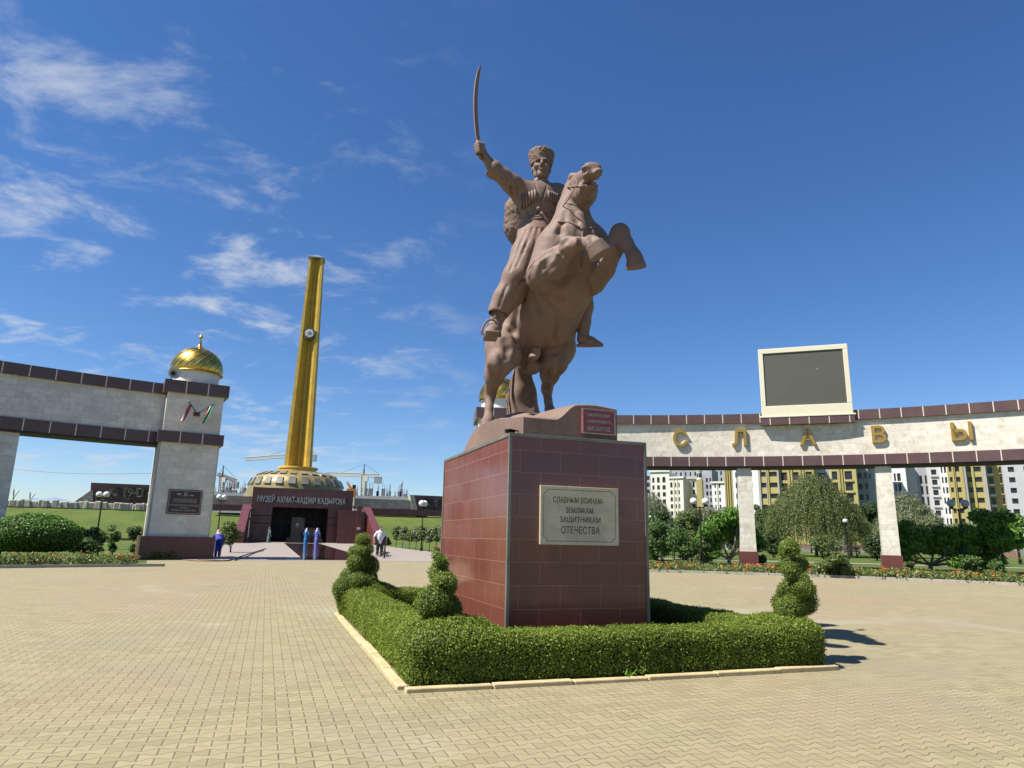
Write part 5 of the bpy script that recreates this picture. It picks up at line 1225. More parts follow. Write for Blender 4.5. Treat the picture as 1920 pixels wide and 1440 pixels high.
# relief walls
M_RELIEF = pm('dark_bronze_relief', (.085, .068, .052), .5, .45, .3, 2.0, .8, 6)
def relief_wall(label, xa, xb, ya, yb, yp, year, ledge=True):
    a, b = ML(xa, ya, yp), ML(xb, yb, yp); t = thing('relief_wall', label, 'wall', MU.w((0, yp, 0)), YAW, 'granite walls with bronze war reliefs')
    z0, z1 = b[2], a[2]; mb = MB(); mb.slab([(a[0], z0 - 1), (b[0], z0 - 1), (b[0], z1), (a[0] - .25, z1)], 0, 1.2); wl = mb.build('granite_wall', M_GRAN_BG, t)
    rl = MB(); w_ = b[0] - a[0]; h_ = z1 - z0
    gx_ = np.linspace(a[0] + w_ * .28, b[0] - .1, 60); gz_ = np.linspace(z0 + .05, z1 - h_ * .2, 24); V = []
    for zz_ in gz_:
        for xx in gx_:
            u = (xx - gx_[0]) / (gx_[-1] - gx_[0]); v = (zz_ - gz_[0]) / (gz_[-1] - gz_[0]); th = math.atan2(v + .15, u - .42)
            dd = .16 + .10 * math.sin(th * 22) * min(1, math.hypot(u - .42, v)) + .10 * mnoise.noise(Vector((xx * 1.3, zz_ * 1.6, 3))); cutl = .35 if u < .12 * (1 - v) else 1
            V.append((xx, -dd * cutl - .03, zz_))
    I = np.arange(60 * 24).reshape(24, 60); F = np.stack([I[:-1, :-1], I[:-1, 1:], I[1:, 1:], I[1:, :-1]], -1).reshape(-1, 4); rl.add(V, [tuple(q) for q in F])
    ro_ = rl.build('bronze_relief', M_RELIEF, wl, True)
    if year: put_text('year', year, h_ * .62, (a[0] + w_ * .72, -.36, z0 + h_ * .30), pm('worn_bronze', (.20, .17, .13), .4, .5), ro_, .09, .05, width=w_ * .34)
    return t, a, b
relief_wall('red granite wall with bronze relief and the year 1941 on the left bank', 175, 279, 905, 942, 9.6, '1941')
tR, a, b = relief_wall('red granite wall with dark bronze relief on the right bank', 772, 850, 928, 957, 9.6, None)
# rubble ramps and terraces
def rubble(label, pts, yp, th, mat=M_RUBBLE, name='rubble_wall', grp=None):
    q = [ML(x, y, yp) for x, y in pts]; t = thing(name, label, 'wall', MU.w((0, yp, 0)), YAW, grp); MB().slab([(p[0], p[2]) for p in q], 0, th).build('stonework', mat, t); return t
rubble('sloping rubble ramp at the foot of the 1941 relief wall', [(136, 943), (174, 943), (174, 920), (168, 921)], 9.3, 1.5)
rubble('stepped rubble terrace between left gate pillar and museum', [(398, 946), (476, 949), (476, 931), (398, 928)], 7.0, 2)
rubble('red granite band under the stepped rubble terrace', [(398, 957), (470, 958), (470, 948), (398, 945.5)], 6.2, .6, M_GRAN_BG, 'granite_band')
rubble('long rubble terrace wall right of the museum front', [(664, 953), (772, 957), (769, 938), (664, 934)], 7.6, 2)
rubble('pale slanting end block of the right rubble terrace', [(773, 956), (783, 957), (777, 928), (768.5, 928)], 7.4, 1.4, M_BOULD, 'end_block')
rubble('red granite band along the crest of the right bank', [(690, 965), (860, 969), (860, 957.5), (690, 953)], 7.0, .5, M_GRAN_BG, 'granite_band')
rubble('low red granite kerb wall at the foot of the left bank', [(150, 1015), (262, 1016), (262, 1009.5), (150, 1008)], -2.7, .4, M_GRAN_BG, 'kerb_wall')
# ---- far hills
def hill(name, pts, Y, col):
    V, F = [], []; n = len(pts)
    for x, y in pts:
        p = atY(x, y, Y); V += [(p[0], p[1], p[2]), (p[0] * 1.02, Y * 1.12, -20), (p[0], p[1] * .97, -20)]
    for i in range(n - 1): F += [(3 * i + 2, 3 * i + 5, 3 * i + 3, 3 * i), (3 * i, 3 * i + 3, 3 * i + 4, 3 * i + 1)]
    return struct(arrays(name, V, F, pm('haze_blue_hills', col, .95, 0, .15, .002)))
hill('hills', [(-400, 948), (-200, 940), (-60, 946), (10, 941), (40, 937), (64, 933.5), (84, 935), (104, 932), (124, 937), (150, 945), (230, 950), (420, 958)], 6000, (.17, .25, .36))  # blue of the distant haze is put into the base colour
# ------------------------------------------------------------------ trees and shrubs
def unit(n, rng=RNG):
    d = rng.normal(size=(n, 3)); return d / np.linalg.norm(d, axis=1)[:, None]
def ground_at(x, y): return gz(y)
def crown_points(clumps, n, rng=RNG, shell=.55):
    c = np.array([q[0] for q in clumps]); r = np.array([q[1] for q in clumps]); w = r ** 2; i = rng.choice(len(clumps), n, p=w / w.sum())
    d = unit(n, rng); d[:, 2] = np.where(d[:, 2] < -.35, d[:, 2] * .6, d[:, 2]); k = shell + (1 - shell) * rng.random(n) ** .6
    return c[i] + d * (r[i] * k)[:, None], d
def tree(name, label, cat, base, hgt, rad, mat, nl, size, trunk_h=None, trunk_r=.1, bark=M_BARK, group=None, nclump=16, flat=.8, low=.25, seed=1, limbs=6, droop=.3, asp=.5, crown_c=None, open_=.5, ell=None):
    rng = np.random.default_rng(seed); rnd = random.Random(seed); t = thing(name, label, cat, base, rnd.uniform(0, 6.28) if ell is None else 0, group)
    th = trunk_h if trunk_h is not None else hgt * .3; zc = hgt * (low + 1) / 2; hz_ = hgt * (1 - low) / 2; cl = []
    rx, ry = (rad, rad) if ell is None else ell
    for i in range(nclump):
        d = unit(1, rng)[0]; k = rng.random() ** .45 * .72; cr_ = rad * rng.uniform(.26, .46)
        c = np.array([d[0] * rx * k, d[1] * ry * k, zc + d[2] * hz_ * k * 1.05]); c[2] = min(c[2], hgt - cr_ * flat * .6); cl.append((c, cr_))
    P, N = crown_points(cl, int(nl * 3.2), rng, open_); P[:, 2] = cl[0][0][2] * 0 + P[:, 2]; keep = P[:, 2] > .05; P, N = P[keep], N[keep]
    N = N + np.array([0, 0, .45]); leaves('crown', P, N, size * .72, mat, t, rng=rng, droop=droop, asp=asp, jit=.6)
    mb = MB(); tops = []
    p = [(0, 0, -.05)]; k = 5
    for i in range(1, k + 1): p.append((p[-1][0] + rnd.uniform(-.05, .05) * hgt * .15, p[-1][1] + rnd.uniform(-.05, .05) * hgt * .15, th * i / k))
    mb.tube(p, [trunk_r * (1.35 - .55 * i / k) for i in range(k + 1)], 9)
    for i in range(limbs):
        c, r_ = cl[rnd.randrange(len(cl))]; s0 = np.array(p[-1]) * .98; m = s0 * .45 + c * .55 + np.array([0, 0, -.12 * hgt * rnd.random()])
        mb.tube([s0, m, c], [trunk_r * .62, trunk_r * .38, trunk_r * .12], 7)
        for _ in range(2):
            c2 = c + unit(1, rng)[0] * r_ * .9; mb.tube([m, (m + c2) / 2 + (0, 0, .05 * hgt * .2), c2], [trunk_r * .28, trunk_r * .18, trunk_r * .05], 5)
    mb.build('trunk', bark, t, True); return t
def shrub(name, label, base, w, h_, mat, nl, size, seed=1, group=None, nclump=9, stems=6, asp=.55, droop=.1, cat='shrub', low=.05, open_=.45, depth=None):
    rng = np.random.default_rng(seed); rnd = random.Random(seed); t = thing(name, label, cat, base, 0, group); cl = []; dp = depth or w
    for i in range(nclump):
        d = unit(1, rng)[0]; k = rng.random() ** .5 * .62; cr_ = min(w, h_) * rng.uniform(.20, .32)
        cl.append((np.array([d[0] * w * .5 * k * 1.15, d[1] * dp * .5 * k * 1.15, h_ * (low + (1 - low) * .5) + d[2] * h_ * (1 - low) * .42 * k * 1.4]), cr_))
    P, N = crown_points(cl, nl, rng, open_); k = P[:, 2] > .02; leaves('foliage', P[k], N[k] + np.array([0, 0, .4]), size, mat, t, rng=rng, asp=asp, droop=droop, jit=.7)
    mb = MB()
    for i in range(stems):
        c, r_ = cl[i % len(cl)]; a = rnd.uniform(0, 6.28); mb.tube([(.06 * math.cos(a), .06 * math.sin(a), -.03), (c[0] * .4, c[1] * .4, c[2] * .5), tuple(c)], [.022, .016, .006], 6)
    mb.build('stems', M_BARK, t, True); return t
def at_ground(x, Y): 
    p = atY(x, 1000, Y); p[2] = gz(Y); return p
# weeping birch: strands of small leaves hanging from arching limbs
def weeper(label, base, hgt, rad, mat, ns, seed, ell=None, ll=(1.2, 2.6), cat='tree', size=.17):
    rng = np.random.default_rng(seed); rnd = random.Random(seed); t = thing('weeping_tree', label, cat, base, 0, 'trees in the park beyond the colonnade'); P, N, D = [], [], []; mb = MB()
    mb.tube([(0, 0, -.1), (.1, 0, hgt * .3), (-.05, .1, hgt * .62), (.05, 0, hgt * .9)], [.17, .13, .08, .02], 9)
    rx, ry = ell or (rad, rad)
    ns = int(ns * 2.1)
    for i in range(ns):
        a = rng.uniform(0, 6.283); k = rng.random() ** .55; z0 = hgt * (.50 + .46 * (1 - k ** 1.7)) + rng.normal() * hgt * .05; x0, y0 = rx * k * math.cos(a), ry * k * math.sin(a); L = rng.uniform(*ll)
        if i % 19 == 0: mb.tube([(0, 0, hgt * rnd.uniform(.35, .6)), (x0 * .5, y0 * .5, z0 * .97 + .25), (x0, y0, z0)], [.05, .03, .01], 5)
        m = int(L / .085); s = np.linspace(0, 1, m)
        x = x0 * (1 + .22 * np.sqrt(s)) + rng.normal(size=m) * .055; y = y0 * (1 + .22 * np.sqrt(s)) + rng.normal(size=m) * .055; z = z0 + .16 * np.sin(s * 3) - L * s
        ok = z > .7; P.append(np.stack([x, y, z], 1)[ok]); N.append(np.stack([np.full(m, math.cos(a)), np.full(m, math.sin(a)), np.full(m, .3)], 1)[ok])
    P, N = np.concatenate(P), np.concatenate(N); leaves('crown', P, N, size, mat, t, rng=rng, dirs=np.array([0, 0, -1.]) * np.ones((len(P), 1)), asp=.42, jit=.8); mb.build('trunk', M_BARKP, t, True); return t
GT = 'trees in the park beyond the colonnade'
def ptree(px, Y, top, wpx, name, label, mat, nl, size, **k):
    b = at_ground(px, Y); hgt = atY(px, top, Y)[2] - b[2]; rad = wpx * .5 / FOC * Y * 1.02; return tree(name, label, 'tree', b, hgt, rad, mat, nl, size, group=GT, **k)
# back row, far to near
weeper('weeping willow with drooping grey-green strands next to the plinth\'s right edge', at_ground(1222, 78), atY(1222, 922, 78)[2] - gz(78), 2.4, M_LF_GREY, 260, 3, ll=(1.5, 3.2))
ptree(1240, 62, 952, 75, 'park_tree', 'dark rounded tree behind the shrubs, between the plinth and the left lamp post', M_LF_DARK, 3600, .26, seed=11, low=.05)
ptree(1292, 70, 955, 70, 'park_tree', 'dark tree directly left of the twin-globe lamp under the letter С', M_LF_MID, 3200, .27, seed=12, low=.05)
weeper('thin grey-green weeping tree just right of the twin-globe lamp', at_ground(1330, 72), atY(1330, 948, 72)[2] - gz(72), 2.2, M_LF_GREY, 260, 13, ll=(1.2, 2.4))
ptree(1375, 66, 950, 80, 'park_tree', 'mid green tree behind the first pylon', M_LF_MID, 3400, .26, seed=14, low=.05)
ptree(1420, 82, 935, 50, 'park_tree', 'olive green tree close to the right of the first pylon', M_LF_MID, 2600, .28, seed=15, low=.05)
ptree(1452, 76, 944, 66, 'park_tree', 'dense dark tree between the first pylon and the weeping birch', M_LF_DARK, 4200, .26, seed=16, low=.12)
weeper('wide weeping birch hanging in front of the yellow apartment block', at_ground(1528, 68), atY(1540, 888, 68)[2] - gz(68), 4.2, M_LF_BIRCH, 760, 17, ell=(4.1, 3.6), ll=(1.6, 3.9))
weeper('narrow weeping birch filling the gap before the second pylon', at_ground(1592, 74), atY(1592, 948, 74)[2] - gz(74), 2.5, M_LF_BIRCH, 280, 18, ll=(1.4, 3.0))
ptree(1638, 78, 910, 78, 'park_tree', 'tall dark tree hugging the left side of the second pylon', M_LF_DARK, 5200, .27, seed=19, low=.08)
weeper('silvery weeping tree right behind the second pylon', at_ground(1705, 70), atY(1705, 925, 70)[2] - gz(70), 2.9, M_LF_GREY, 420, 20, ll=(1.4, 2.8))
ptree(1742, 62, 938, 72, 'park_tree', 'airy grey-green tree in front of the grey concrete block', M_LF_GREY, 3000, .22, seed=21, low=.1, open_=.3)
ptree(1790, 66, 972, 90, 'park_tree', 'low olive tree below the right twin-globe lamp', M_LF_MID, 3600, .24, seed=22, low=.02)
ptree(1690, 60, 985, 70, 'park_tree', 'low olive tree at the foot of the second pylon', M_LF_MID, 2800, .24, seed=23, low=.02)
ptree(1866, 39, 940, 84, 'park_tree', 'tall broad-leaved young tree near the right edge of the picture', M_LF_PEACH, 2000, .30, seed=24, low=.22, trunk_r=.07, limbs=8, asp=.6, droop=.6)
ptree(1905, 60, 958, 60, 'park_tree', 'bright green tree cut off by the picture\'s right edge', M_LF_PEACH, 2200, .28, seed=25, low=.15)
# peach-like trees with long hanging leaves in the front row
def peach(px, py, top, x0, x1, label, seed, nl, limbs_px):
    b = G(px, py); Y = b[1]; t = thing('peach_tree', label, 'tree', b, 0, 'low fruit trees behind the flower bed'); rng = np.random.default_rng(seed); fr = Frame(b, 0); cl = []
    for (x, y, r_) in limbs_px:
        q = fr.L(x, y, rng.uniform(-.7, .6)); cl.append((q, r_ / FOC * Y))
    cl = [(c_, r_ * 1.22) for c_, r_ in cl]; P, N = crown_points(cl, int(nl * 1.5), rng, .4); k = P[:, 2] > .2
    leaves('crown', P[k], N[k] + np.array([0, -.1, .35]), .25, M_LF_PEACH, t, rng=rng, droop=1.3, asp=.30, jit=.8)
    mb = MB(); f = fr.L(px, py - 12, 0)
    mb.tube([(0, 0, -.05), tuple(f * .6), tuple(f)], [.13, .11, .10], 9)
    for i, (c, r_) in enumerate(cl):
        if i % 3: continue
        c = np.array(c); m = f * .5 + c * .5; m[2] = f[2] + (c[2] - f[2]) * .35; mb.tube([f * .95, m, c], [.075, .055, .015], 7)
    mb.build('trunk', M_BARKP if seed == 31 else M_BARK, t, True); return t
peach(1367, 1060, 955, 1305, 1432, 'fruit tree with pale forked trunk and long hanging leaves beside the first pedestal', 31, 5200,
      [(1318, 1012, 16), (1328, 995, 15), (1335, 1024, 14), (1345, 980, 15), (1352, 1005, 15), (1372, 968, 15), (1385, 978, 14), (1395, 965, 13), (1365, 995, 14), (1400, 975, 11), (1415, 1012, 13), (1425, 1022, 10), (1398, 1015, 11), (1338, 1038, 12), (1322, 1032, 10), (1410, 1000, 10)])
peach(1745, 1071, 985, 1655, 1885, 'spreading low fruit tree with leaning dark trunk beside the second pedestal', 32, 8600,
      [(1672, 1035, 13), (1690, 1010, 17), (1700, 992, 14), (1712, 1022, 17), (1728, 1004, 15), (1740, 1030, 13), (1752, 1012, 17), (1768, 1004, 16), (1776, 1032, 16), (1795, 1010, 18), (1812, 1000, 15), (1818, 1028, 17), (1836, 1012, 15), (1845, 1036, 15), (1862, 1030, 13), (1870, 1052, 13), (1852, 1060, 13), (1820, 1060, 13), (1795, 1056, 12), (1695, 1045, 10), (1664, 1044, 9)])
# dark shrub masses behind the flower bed, right of the plinth
for i, (px, py, top, w, lab, m, n) in enumerate(((1240, 1062, 965, 62, 'tall dark leafy shrub touching the plinth\'s right edge', M_LF_ROSE, 3600), (1285, 1064, 985, 60, 'tall dark leafy shrub in the middle of the group left of the fruit tree', M_LF_ROSE, 3400), (1322, 1062, 1010, 46, 'dark leafy shrub tucked against the forked fruit tree', M_LF_MID, 2200),
        (1555, 1084, 1034, 88, 'wide olive shrub spilling over the flower bed behind the right topiary', M_LF_MID, 3400), (1812, 1078, 1040, 44, 'dark shrub under the spreading fruit tree', M_LF_ROSE, 1800), (1862, 1080, 1046, 34, 'small dark shrub right of the spreading fruit tree', M_LF_ROSE, 1300), (1422, 1062, 1040, 26, 'small dark shrub right of the first pedestal', M_LF_ROSE, 900), (1465, 1050, 1020, 20, 'small light shrub on the lawn behind the right topiary', M_LF_PEACH, 700), (1700, 1066, 1052, 22, 'small shrub right of the second pedestal', M_LF_MID, 700))):
    b = G(px, py); Y = b[1] + (2.0 if i < 3 else .4); b = at_ground(px, Y); shrub('garden_shrub', lab, b, w / FOC * Y, atY(px, top, Y)[2] - b[2], m, n, .13 if Y < 36 else .15, 40 + i, 'shrubs behind the flower beds', 12)
for i, (px, Y, top, w, lab, m) in enumerate(((1232, 47, 985, 60, 'big leafy shrub in the second row, nearest the plinth', M_LF_MID), (1262, 50, 972, 58, 'big leafy shrub in the second row, under the cream mansion', M_LF_DARK), (1296, 46, 990, 58, 'big leafy shrub in the second row, in front of the twin-globe lamp', M_LF_MID), (1338, 52, 985, 60, 'big grey-green shrub in the second row, behind the forked fruit tree', M_LF_GREY),
        (1412, 56, 990, 50, 'olive shrub in the second row behind the first pedestal', M_LF_MID), (1448, 60, 1000, 56, 'dark shrub in the second row under the dense dark tree', M_LF_DARK), (1640, 58, 995, 50, 'dark shrub in the second row left of the second pedestal', M_LF_DARK), (1712, 52, 1000, 60, 'olive shrub in the second row behind the spreading fruit tree', M_LF_MID), (1770, 54, 985, 70, 'wide olive shrub in the second row below the right lamp', M_LF_GREY), (1835, 50, 990, 60, 'mid green shrub in the second row near the right edge', M_LF_MID), (1540, 62, 1000, 70, 'low olive shrub in the weeping birch\'s shade', M_LF_MID))):
    b = at_ground(px, Y); shrub('park_shrub', lab, b, w / FOC * Y, atY(px, top, Y)[2] - b[2], m, 2600, .19, 140 + i, 'second row of park shrubs', 12)
def globe(label, px, py, top, w, mat=M_LF_JUN, name='globe_shrub', trunk=.0, dens=900, size=.09, flatb=.35, grp='clipped globe shrubs'):
    b = G(px, py); Y = b[1]; t = thing(name, label, 'shrub', b, 0, grp); H_ = atY(px, top, Y)[2] - b[2]; r_ = w * .5 / FOC * Y; z0 = trunk * H_
    f = Field((-r_ * 1.2, -r_ * 1.2, 0), (r_ * 1.2, r_ * 1.2, H_ * 1.1), max(.04, r_ / 22)); f.ell((0, 0, z0 + (H_ - z0) * .42), (r_, r_, (H_ - z0) * .58), .05); f.boxr((0, 0, z0 * .5 - .2), (r_ * 2, r_ * 2, z0 * .5 + .2), .01, .05, sub=True) if trunk else None
    clipped('foliage', f, dens, size, mat, t, .03)
    MB().tube([(0, 0, -.05), (0, 0, H_ * .5)], [.13, .11], 10).build('trunk', M_BARK, t, True); return t
globe('small round clipped evergreen just right of the plinth', 1223, 1050, 998, 22, dens=700)
globe('huge mushroom-shaped clipped shrub on a short trunk at the left edge', 54, 1056, 965, 150, trunk=.27, dens=900, size=.085, name='mushroom_shrub')
for i, (px, py, top, w, lab, m, n, nm) in enumerate(((160, 1048, 985, 44, 'dark rose bush beside the mushroom-shaped shrub', M_LF_ROSE, 2600, 'rose_bush'), (148, 1052, 1000, 50, 'second rose bush, overlapping the mushroom-shaped shrub', M_LF_ROSE, 2400, 'rose_bush'), (181, 1045, 990, 26, 'thin straggling rose bush at the lamp post\'s foot', M_LF_ROSE, 900, 'rose_bush'), (206, 1030, 984, 30, 'light airy rose standard on the lawn', M_LF_ROSE, 900, 'rose_bush'),
        (250, 1016, 985, 32, 'dense round shrub left of the gate pillar, further back', M_LF_DARK, 1800, 'round_shrub'), (252, 1042, 1020, 44, 'low dark shrub against the gate pillar\'s pedestal', M_LF_ROSE, 1800, 'round_shrub'), (208, 1046, 1006, 16, 'slim rose stem leaning over the flower bed', M_LF_ROSE, 500, 'rose_bush'), (432, 1036, 980, 44, 'tall bush by the path, behind the bending worker', M_LF_MID, 3000, 'round_shrub'))):
    b = G(px, py); Y = b[1]; shrub(nm, lab, b, w / FOC * Y, atY(px, top, Y)[2] - b[2], m, n, .12 if Y < 40 else .16, 60 + i, 'bushes left of the museum path', 10)
# row of standard shrubs right of the path
pr = None
for i in range(8):
    px = 742 + i * 12.5; py = 1027 + i * 1.6; b = G(px, py); Y = b[1]; H_ = atY(px, 982 + (i % 3) * 2.5, Y)[2] - b[2]; w = 17 / FOC * Y; rng = np.random.default_rng(80 + i)
    t = thing('standard_shrub', ('first standard shrub on a thin stem, nearest the museum', 'second standard shrub of the row by the path', 'third standard shrub of the row by the path', 'fourth standard shrub of the row by the path', 'fifth standard shrub, left of the path lamp post', 'sixth standard shrub, right of the path lamp post', 'second to last standard shrub of the row', 'last standard shrub, half behind the plinth')[i], 'shrub', b, 0, 'row of standard shrubs along the museum path')
    cl = [(np.array([rng.normal() * w * .14, rng.normal() * w * .14, H_ * (.40 + .42 * rng.random())]), w * rng.uniform(.36, .52)) for _ in range(10)]; P, N = crown_points(cl, 1500, rng); leaves('crown', P, N + np.array([0, 0, .4]), .17, M_LF_GREY if i % 2 else M_LF_MID, t, rng=rng, asp=.55)
    MB().tube([(0, 0, -.03), (.02, 0, H_ * .4), (0, 0, H_ * .7)], [.035, .03, .02], 7).build('stem', M_BARK, t, True)

# ------------------------------------------------------------------ flower beds
def bed(name, r0, r1, a0, a1, npl, hgt, label, flower=.10, seed=5, y_fun=None):
    rng = np.random.default_rng(seed); a = np.radians(rng.uniform(a0, a1, npl)); r = np.sqrt(rng.uniform(r0 ** 2, r1 ** 2, npl)); x, y = PLC[0] + r * np.cos(a), PLC[1] + r * np.sin(a); z = gz(y)
    hh = hgt * (.55 + .55 * (noise3(np.stack([x, y, z * 0], 1), 1.8, seed) * .5 + .5)) * rng.uniform(.6, 1.2, npl); m = 16
    B = np.repeat(np.stack([x, y, z], 1), m, 0); u = rng.random(npl * m); d = unit(npl * m, rng); P = B + d * np.array([.17, .17, .07]); P[:, 2] = B[:, 2] + np.repeat(hh, m) * (.12 + .88 * u) + d[:, 2] * .04
    V1, F1 = quads(P, d + np.array([0, 0, .5]), .13, .45, rng, jit=.6)
    fl = rng.random(npl) < flower * 2.2 * np.clip(noise3(np.stack([x, y, z * 0], 1), .9, seed + 3) * 1.6 + .55, .05, 1.4); k = 10; Q = np.repeat(np.stack([x, y, z + hh * 1.02], 1)[fl], k, 0); dd = unit(len(Q), rng); Q = Q + dd * np.array([.10, .10, .06]); V2, F2 = quads(Q, np.array([0, -.3, 1.]) + dd * .6, .062, .9, rng, jit=.4)
    half = rng.random(len(F2)) < .7; V2r = V2.reshape(-1, 4, 3); A_, B_ = V2r[half].reshape(-1, 3), V2r[~half].reshape(-1, 3)
    o = merge_leaves(name, [(V1, F1, 0), (A_, np.arange(len(A_)).reshape(-1, 4), 1), (B_, np.arange(len(B_)).reshape(-1, 4), 2)], [M_LF_BED, M_PETAL, M_PETALR]); o['kind'] = 'stuff'; o['label'] = label; return o
bed('flower_bed', R_BED + .12, R_BED + 2.1, 40, 92, 2600, .42, 'low bed of orange and red marigolds along the right rim of the square')
bed('flower_bed', 32.45, 34.3, 124.5, 150, 1300, .50, 'low bed of marigolds below the mushroom-shaped shrub, left rim of the square', seed=9)
bed('ground_cover', R_BED + 2.2, R_BED + 5, 45, 92, 700, .22, 'scattered ground cover behind the marigolds', .02, seed=12)
polar_sheet('bed_soil', 38, 94, R_BED + .1, R_BED + 2.3, .03, M_SOIL, 1.5, .7); polar_sheet('bed_soil', 123.2, 152, 32.4, 34.6, .03, M_SOIL, 1.5, .7)
def rim_kerb(r_, a0, a1):
    mb = MB(); a = a0; da = math.degrees(1.0 / r_)
    while a < a1:
        c = cpt(a + da / 2, r_, 0); mb.box((c[0], c[1], gz(c[1]) + .05), (.985, .10, .14), math.radians(a + da / 2 - 90)); a += da
    return struct(mb.build('kerb', M_KERBG))
rim_kerb(R_BED + .06, 36, 96); rim_kerb(32.36, 122.8, 154)
# strips of planting along the path
for nm, x, sgn, sd in (('path_border', 10.1, 1, 21), ('path_border', -8.3, -1, 22)):
    rng = np.random.default_rng(sd); n = 900; yy = rng.uniform(38, 60, n); xx = x + rng.uniform(-.2, 1.0, n) * sgn; W_ = np.array([AX.w((a, b, 0)) for a, b in zip(xx, yy)]); W_[:, 2] = gz(W_[:, 1]); m = 9
    B = np.repeat(W_, m, 0); d = unit(n * m, rng); P = B + d * .16; P[:, 2] = B[:, 2] + rng.random(n * m) * .34; V1, F1 = quads(P, d + np.array([0, 0, .5]), .15, .5, rng)
    Q = np.repeat(W_[rng.random(n) < .3], 5, 0); Q = Q + unit(len(Q), rng) * .12 + np.array([0, 0, .32]); V2, F2 = quads(Q, np.tile([0, -.4, 1.], (len(Q), 1)), .10, .9, rng)
    o = merge_leaves(nm, [(V1, F1, 0), (V2, F2, 1)], [M_LF_BED, M_PETALR]); o['kind'] = 'stuff'; o['label'] = 'low border of red and green plants along the museum path'

# ------------------------------------------------------------------ park furniture beyond the colonnade
M_SLAT = pm('weathered_red_slats', (.30, .15, .10), .7, 0, .3, 3)
def bench(label, px, py, x0, x1, seed):
    b = G(px, py); t = thing('park_bench', label, 'bench', b, -.35 * (px - 960) / 960, 'slatted park benches'); w_ = abs(x1 - x0) / FOC * b[1]; mb = MB()
    for k in range(4): mb.b2((-w_ / 2, -.25 + k * .12, .43), (w_ / 2, -.15 + k * .12, .47))
    mb.build('seat', M_SLAT, t); mb = MB()
    for k in range(4): mb.b2((-w_ / 2, .25 + k * .02, .55 + k * .13), (w_ / 2, .28 + k * .02, .65 + k * .13))
    mb.build('backrest', M_SLAT, t)
    for sx in (-1, 1):
        mb = MB(); mb.b2((sx * w_ * .42 - .04, -.25, 0), (sx * w_ * .42 + .04, -.18, .43)); mb.b2((sx * w_ * .42 - .04, .2, 0), (sx * w_ * .42 + .04, .25, 1.0)); mb.b2((sx * w_ * .42 - .04, -.18, .36), (sx * w_ * .42 + .04, .2, .43)); mb.build('leg', M_DARKMETAL, t)
for i, a in enumerate((('red-brown slatted bench half behind the weeping birch\'s trunk', 1510, 1037, 1497, 1523), ('long slatted bench left of the second pylon', 1588, 1046, 1567, 1609), ('slatted bench touching the second pylon', 1630, 1040, 1611, 1650), ('dark slatted bench at the right edge of the picture', 1899, 1058, 1884, 1914))): bench(*a, i)
pwl = thing('park_wall', 'low pale wall with white posts far behind the park trees', 'wall', (0, 0, 0)); mb = MB(); pp = MB()
for x in np.arange(18, 92, 4.0):
    mb.b2((x, 96, gz(96) - .1), (x + 4, 96.25, gz(96) + 1.0)); pp.b2((x - .16, 95.9, gz(96) - .1), (x + .16, 96.4, gz(96) + 1.7))
mb.build('wall_panels', pm('grey_park_wall', (.42, .41, .38), .9), pwl); pp.build('posts', M_WHITE, pwl)
# park paths
def strip_path(name, pts, w_, mat):
    V, F = [], []; pts = [np.array(p, float) for p in pts]
    for i, p in enumerate(pts):
        t = pts[min(i + 1, len(pts) - 1)] - pts[max(i - 1, 0)]; n_ = np.array([-t[1], t[0]]); n_ = n_ / np.linalg.norm(n_) * w_ / 2
        for s_ in (-1, 1): q = p + n_ * s_; V.append((q[0], q[1], gz(q[1]) + .015))
    for i in range(len(pts) - 1): F.append((2 * i, 2 * i + 2, 2 * i + 3, 2 * i + 1))
    return struct(arrays(name, V, np.array(F), mat, smooth=False))
strip_path('park_path', [(6, 52), (14, 51), (22, 50), (32, 48), (44, 45), (60, 40)], 2.0, M_PATH)
# ------------------------------------------------------------------ apartment buildings beyond the park
M_WIN = pm('dark_window_opening', (.030, .032, .038), .25, 0, .3, .3); M_WINB = pm('bluish_window_glass', (.075, .085, .10), .12, 0, .3, .2)
M_YEL = pm('mustard_facade', (.44, .365, .135), .8, 0, .10, .15, .3, 2); M_YELB = pm('olive_yellow_panel', (.40, .34, .13), .8, 0, .12, .2); M_CONC = pm('raw_grey_block', (.36, .37, .39), .9, 0, .16, .25, .4, 3); M_CONCL = pm('pale_concrete', (.56, .56, .55), .9, 0, .1, .2)
M_CREAM = pm('cream_facade', (.70, .68, .60), .8, 0, .06, .1); M_WHITEB = pm('white_facade', (.74, .75, .76), .8, 0, .06, .1); M_STRIPE = pm('pale_yellow_pilaster', (.62, .56, .36), .8)
M_BLOCKS = tile_mat('aerated_block', .6, .3, (.52, .53, .55), (.60, .61, .62), (.38, .38, .40), .03, .9, vein=((.50, .51, .54), (.62, .62, .62), (.42, .43, .46)), vscale=.2, bump=.3)
